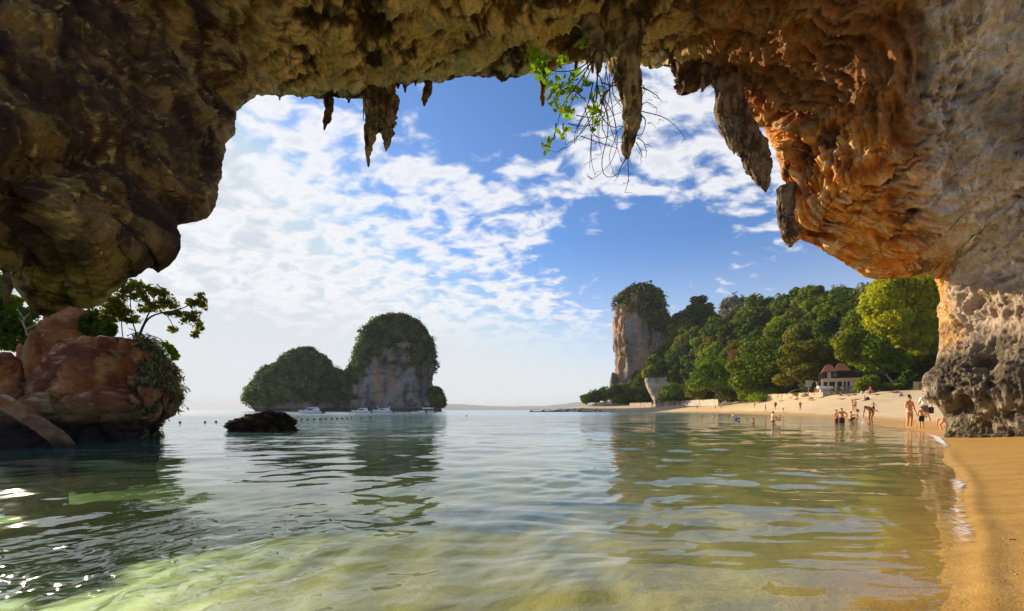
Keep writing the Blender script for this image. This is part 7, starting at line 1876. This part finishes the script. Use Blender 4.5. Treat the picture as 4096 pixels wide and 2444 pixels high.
# ------------------------------------------------------------------ foam and splash
def build_foam():
    m, nt, b = new_mat('sea_foam')
    tc = N(nt, 'ShaderNodeTexCoord'); v = tc.outputs['Object']
    a = N(nt, 'ShaderNodeAttribute', attribute_name='foam')
    vo = N(nt, 'ShaderNodeTexVoronoi', feature='DISTANCE_TO_EDGE'); vo.inputs['Scale'].default_value = 11.0; L(nt, v, vo.inputs['Vector'])
    f = NOISE(nt, v, 5.0, 5, .65)
    k = M_(nt, 'ADD', M_(nt, 'MULTIPLY', a.outputs['Fac'], 1.15), M_(nt, 'SUBTRACT', f, .62))
    k = M_(nt, 'SUBTRACT', k, M_(nt, 'MULTIPLY', vo.outputs['Distance'], .9))
    al = SMOOTH(nt, k, .18, .55)
    b.inputs['Base Color'].default_value = (.82, .80, .76, 1); b.inputs['Roughness'].default_value = .7
    L(nt, al, b.inputs['Alpha'])
    def ribbon(name, path, width, inten, lift=.012):
        path = np.asarray(path, float); n = len(path)
        tg = np.gradient(path, axis=0); nr = np.stack([-tg[:, 1], tg[:, 0]], -1); nr /= np.linalg.norm(nr, axis=1)[:, None]
        cols = np.linspace(-1, 1, 9)
        s = np.concatenate([[0], np.cumsum(np.linalg.norm(np.diff(path, axis=0), axis=1))])
        wv = width * (.6 + .9 * np.clip(.5 + fbm(np.stack([s * 2.2 / max(width, .1) * .2, 0 * s, 0 * s], -1), 3), 0, 1))
        V, at = [], []
        for i in range(n):
            for c in cols:
                x, y = path[i] + nr[i] * wv[i] * c
                V.append((x, y, 0)); at.append((1 - abs(c) ** 1.5) * inten[i])
        V = np.array(V); zt, _, _, _ = terrain(V[:, 0], V[:, 1])
        bub = .02 * np.abs(fbm(V * 9, 3))
        V[:, 2] = np.maximum(zt, 0) + lift + bub
        o = obj(name, np_mesh(name, V, grid_faces(n, 9), m, True, attrs={'foam': np.array(at)})); o['kind'] = 'stuff'; return o
    S = np.array(SHORE_F); 
    px = 512 + F * S[:, 0] / np.maximum(S[:, 1], .1); py = HY + F * H / np.maximum(S[:, 1], .1)
    sel = (S[:, 1] > 1.5) & (S[:, 1] < 24)
    path = S[sel]; pyy = py[sel]
    i2 = np.exp(-((pyy - 441) / 7) ** 2) * 1.2 + np.exp(-((pyy - 487) / 7) ** 2) * .9 + np.exp(-((pyy - 521) / 12) ** 2) * 1.0 + np.exp(-((pyy - 590) / 22) ** 2) * .75 + .22
    i2 *= .7 + .5 * fbm(np.stack([pyy * .12, 0 * pyy, 0 * pyy], -1), 3)
    p2, _, _ = poly_resample(np.column_stack([path, i2, np.clip(path[:, 1] * .016, .03, .35)]), 700)
    o = ribbon('foam', p2[:, :2], .12, p2[:, 2])
    sel = (S[:, 1] > 40) & (S[:, 1] < 150); path = S[sel]
    p3, _, _ = poly_resample(path, 300)
    i3 = np.clip(.55 * sstep(fbm(np.stack([np.arange(300) * .06, np.zeros(300), np.zeros(300)], -1), 3), .0, .25), 0, 1)
    ribbon('foam', p3, .55, i3, .03)
    # wash round the bending woman
    x, y, z = at_px(3500, 1696)
    t = np.linspace(0, 1, 60); ribbon('foam', np.stack([x - 1.0 + 2.4 * t, y - .1 + .35 * np.sin(t * 5)], -1), .22, .8 * np.sin(t * math.pi) ** .6, .015)
    g = np.random.default_rng(4); mb = MB(); x, y, z = at_px(3452, 1692, True)
    for k in range(70):
        r = abs(g.normal()) * .16; a = g.random() * 6.28; h = g.random() ** 2 * .5 * math.exp(-r * 3)
        mb.ball((r * math.cos(a), r * math.sin(a), h), .008 + .018 * g.random(), 6, 4)
    o = mb.build('splash', cmat((.86, .86, .84), .3, 'spray'), None, True, (x, y, .01)); o['kind'] = 'stuff'

# ------------------------------------------------------------------ the plant hanging from the cave roof
def build_hanging_plant():
    g = np.random.default_rng(8)
    D = 13.9; s = K / F * D
    org = P(1450 * K, 130 * K, D)
    root = empty('hanging_shrub', org, 0, 'bright green shrub with many bare dark roots hanging from the cave roof', 'shrub')
    def Q(x, y, d=0.0): return P(x * K, y * K, D + d) - org
    def strand(pts, r0, r1, name='root', mat='twig', parent=root, jit=.04, rings=22):
        p = np.array([Q(*q) for q in pts]); p[1:-1] += g.normal(size=(len(p) - 2, 3)) * jit
        # round the corners
        for _ in range(2):
            q = [p[0]]
            for a, b in zip(p[:-1], p[1:]): q += [a * .75 + b * .25, a * .25 + b * .75]
            p = np.array(q + [p[-1]])
        o = obj(name, tube_mesh(name, p, np.linspace(r0, r1, len(p)), MAT[mat], 5, max(rings, 16), .12, 3.0, 1), parent)
        return o
    stems = [[(1450, 120), (1430, 170), (1400, 215), (1370, 250), (1350, 300), (1345, 330)], [(1450, 120), (1420, 155), (1380, 180), (1340, 175), (1300, 150)], [(1440, 150), (1400, 190), (1360, 215), (1345, 245)], [(1445, 140), (1420, 210), (1395, 240), (1380, 275)],
             [(1450, 150), (1445, 210), (1440, 265), (1430, 300)], [(1350, 300), (1352, 330), (1330, 352)], [(1430, 170), (1420, 120), (1425, 95)], [(1310, 180), (1312, 140), (1310, 118)], [(1390, 215), (1420, 235), (1425, 250)]]
    for q in stems: strand(q, .022, .007, 'stem')
    # bare hanging roots
    paths = [[(1455, 165), (1440, 200), (1462, 260), (1470, 320), (1455, 400), (1470, 440), (1500, 430), (1530, 390)], [(1475, 150), (1465, 220), (1480, 290), (1500, 345), (1510, 395)], [(1450, 180), (1452, 240), (1420, 300), (1390, 345), (1360, 365)], [(1490, 200), (1460, 240), (1440, 290), (1420, 330), (1375, 352)],
             [(1470, 160), (1490, 230), (1496, 300), (1500, 350), (1480, 410), (1440, 435)], [(1455, 170), (1435, 250), (1430, 330), (1436, 390), (1445, 425)], [(1460, 200), (1500, 210), (1515, 190)], [(1450, 210), (1470, 215), (1505, 245)], [(1480, 180), (1478, 250), (1460, 300), (1470, 350), (1520, 345)],
             [(1440, 240), (1480, 300), (1515, 305)], [(1400, 280), (1440, 285), (1475, 265), (1510, 240)], [(1420, 260), (1450, 330), (1490, 330), (1520, 300)], [(1440, 200), (1425, 260), (1400, 320), (1395, 350)], [(1460, 230), (1490, 270), (1500, 330), (1475, 375), (1485, 405)], [(1525, 383), (1532, 410), (1528, 440), (1518, 468)], [(1523, 380), (1515, 410), (1500, 430)],
             [(1470, 280), (1440, 310), (1430, 365), (1432, 410)], [(1430, 230), (1455, 270), (1450, 330)], [(1495, 180), (1480, 205), (1490, 240), (1512, 262)], [(1380, 300), (1420, 310), (1470, 290), (1515, 270)], [(1450, 250), (1410, 290), (1400, 340)], [(1448, 175), (1470, 195), (1465, 240), (1445, 280), (1450, 350), (1462, 372)], [(1410, 330), (1450, 345), (1500, 360)],
             [(1555, 205), (1570, 215), (1566, 235), (1558, 250)], [(1558, 212), (1590, 222), (1602, 240)], [(1556, 258), (1570, 245), (1595, 262)], [(1557, 270), (1600, 290), (1640, 315), (1664, 334)], [(1556, 280), (1572, 300), (1560, 325), (1545, 330)], [(1548, 335), (1566, 350), (1570, 370)], [(1545, 345), (1552, 372), (1556, 385)]]
    for i, q in enumerate(paths):
        ro = strand([(x, y, .25 * math.sin(i * 1.9 + k)) for k, (x, y) in enumerate(q)], .016 if i % 3 else .022, .006, 'root', jit=.06)
        for _ in range(3):
            k = int(g.integers(1, len(q))); x, y = q[k]
            a = g.random() * 6.28; l = 10 + 14 * g.random()
            strand([(x, y), (x + l * .5 * math.cos(a), y + l * .5 * math.sin(a)), (x + l * math.cos(a + .4), y + l * math.sin(a + .4))], .008, .004, 'rootlet', parent=ro if False else root, jit=.02, rings=8)
    # leaves, each its own piece
    lv = []
    clusters = [(1300, 138, 22, 18), (1308, 162, 24, 18), (1318, 182, 22, 14), (1340, 195, 18, 10), (1366, 152, 16, 12), (1352, 215, 22, 14), (1378, 210, 22, 14), (1395, 228, 18, 11), (1345, 245, 20, 14), (1370, 262, 18, 12), (1378, 283, 14, 9), (1366, 325, 14, 12), (1328, 352, 14, 14), (1420, 200, 12, 6), (1432, 238, 10, 5), (1438, 268, 12, 7), (1452, 305, 12, 7), (1400, 190, 14, 8), (1425, 112, 16, 5), (1455, 230, 10, 4)]
    base = []
    for u in np.linspace(0, 1, 5):
        w = math.sin(math.pi * min(.96, .08 + u * .88)) ** .8 * .5
        base.append([(-w, u * 1.5, .12 * abs(w) + .10 * u * u), (0, u * 1.5, .0 + .10 * u * u), (w, u * 1.5, .12 * abs(w) + .10 * u * u)])
    Vb = np.array(base).reshape(-1, 3); fb = grid_faces(5, 3)
    protos = [np_mesh('leaf', Vb * .125, fb, MAT['leaf_lime'], True, attrs={'lv': np.full(15, v)}) for v in (.15, .45, .8)] + [np_mesh('leaf', Vb * .125, fb, MAT['leaf_mid'], True, attrs={'lv': np.full(15, v)}) for v in (.55, .9)]
    for (x, y, r, n) in clusters:
        hi = y < 200
        for _ in range(int(n * 1.28)):
            a = g.random() * 6.28; q = r * math.sqrt(g.random())
            p = Q(x + q * math.cos(a), y + q * math.sin(a), g.normal() * .18)
            me = protos[int(g.integers(0, 3))] if (hi or g.random() < .45) else protos[3 + int(g.integers(0, 2))]
            o = bpy.data.objects.new('leaf', me); o.parent = root; o.location = p
            o.rotation_euler = (g.normal() * .8 + .9, g.normal() * .8, g.random() * 6.28); sc = .85 + .5 * g.random(); o.scale = (sc, sc, sc)
            COL.objects.link(o)
# ------------------------------------------------------------------ the hazy air over the sea
def build_haze():
    m = bpy.data.materials.new('haze_air'); m.use_nodes = True
    nt = m.node_tree; nt.nodes.clear()
    out = N(nt, 'ShaderNodeOutputMaterial'); pv = N(nt, 'ShaderNodeVolumePrincipled')
    pv.inputs['Color'].default_value = (0.93, 0.96, 1.0, 1); pv.inputs['Density'].default_value = HAZE_DENSITY; pv.inputs['Anisotropy'].default_value = 0.0
    L(nt, pv.outputs[0], out.inputs['Volume'])
    s = 16000.0; z0, z1 = -16.0, 130.0
    v = [(-s, -s, z0), (s, -s, z0), (s, s, z0), (-s, s, z0), (-s, -s, z1), (s, -s, z1), (s, s, z1), (-s, s, z1)]
    f = [(0, 3, 2, 1), (4, 5, 6, 7), (0, 1, 5, 4), (1, 2, 6, 5), (2, 3, 7, 6), (3, 0, 4, 7)]
    o = obj('haze', np_mesh('haze', v, f, m, False)); tag(o, kind='stuff')
HAZE_DENSITY = 0.00010
import time as _t; _t0=_t.time()
def _lap(s): print('LAP %-14s %.1f'%(s,_t.time()-_t0))
build_ground(); build_water(); _lap('water')
cave_root, CAVE_G = build_cave(); build_stalactites(cave_root); _lap('cave')
main_boulder = build_left_rocks(); build_sea_rock(); _lap('rocks')
build_islands(); _lap('islands')
build_hill(); build_forest(); _lap('forest')
build_headland_rock(); build_far_hills()
build_beach_trees(); _lap('beach trees')
build_left_plants(main_boulder); _lap('left plants')
build_hanging_plant(); _lap('hanging')
build_restaurant(); build_walls(); _lap('walls')
build_boats(); _lap('boats')
near_people(); scatter_people(); _lap('people')
beach_things(); beach_debris(); build_foam(); _lap('things')
build_haze()
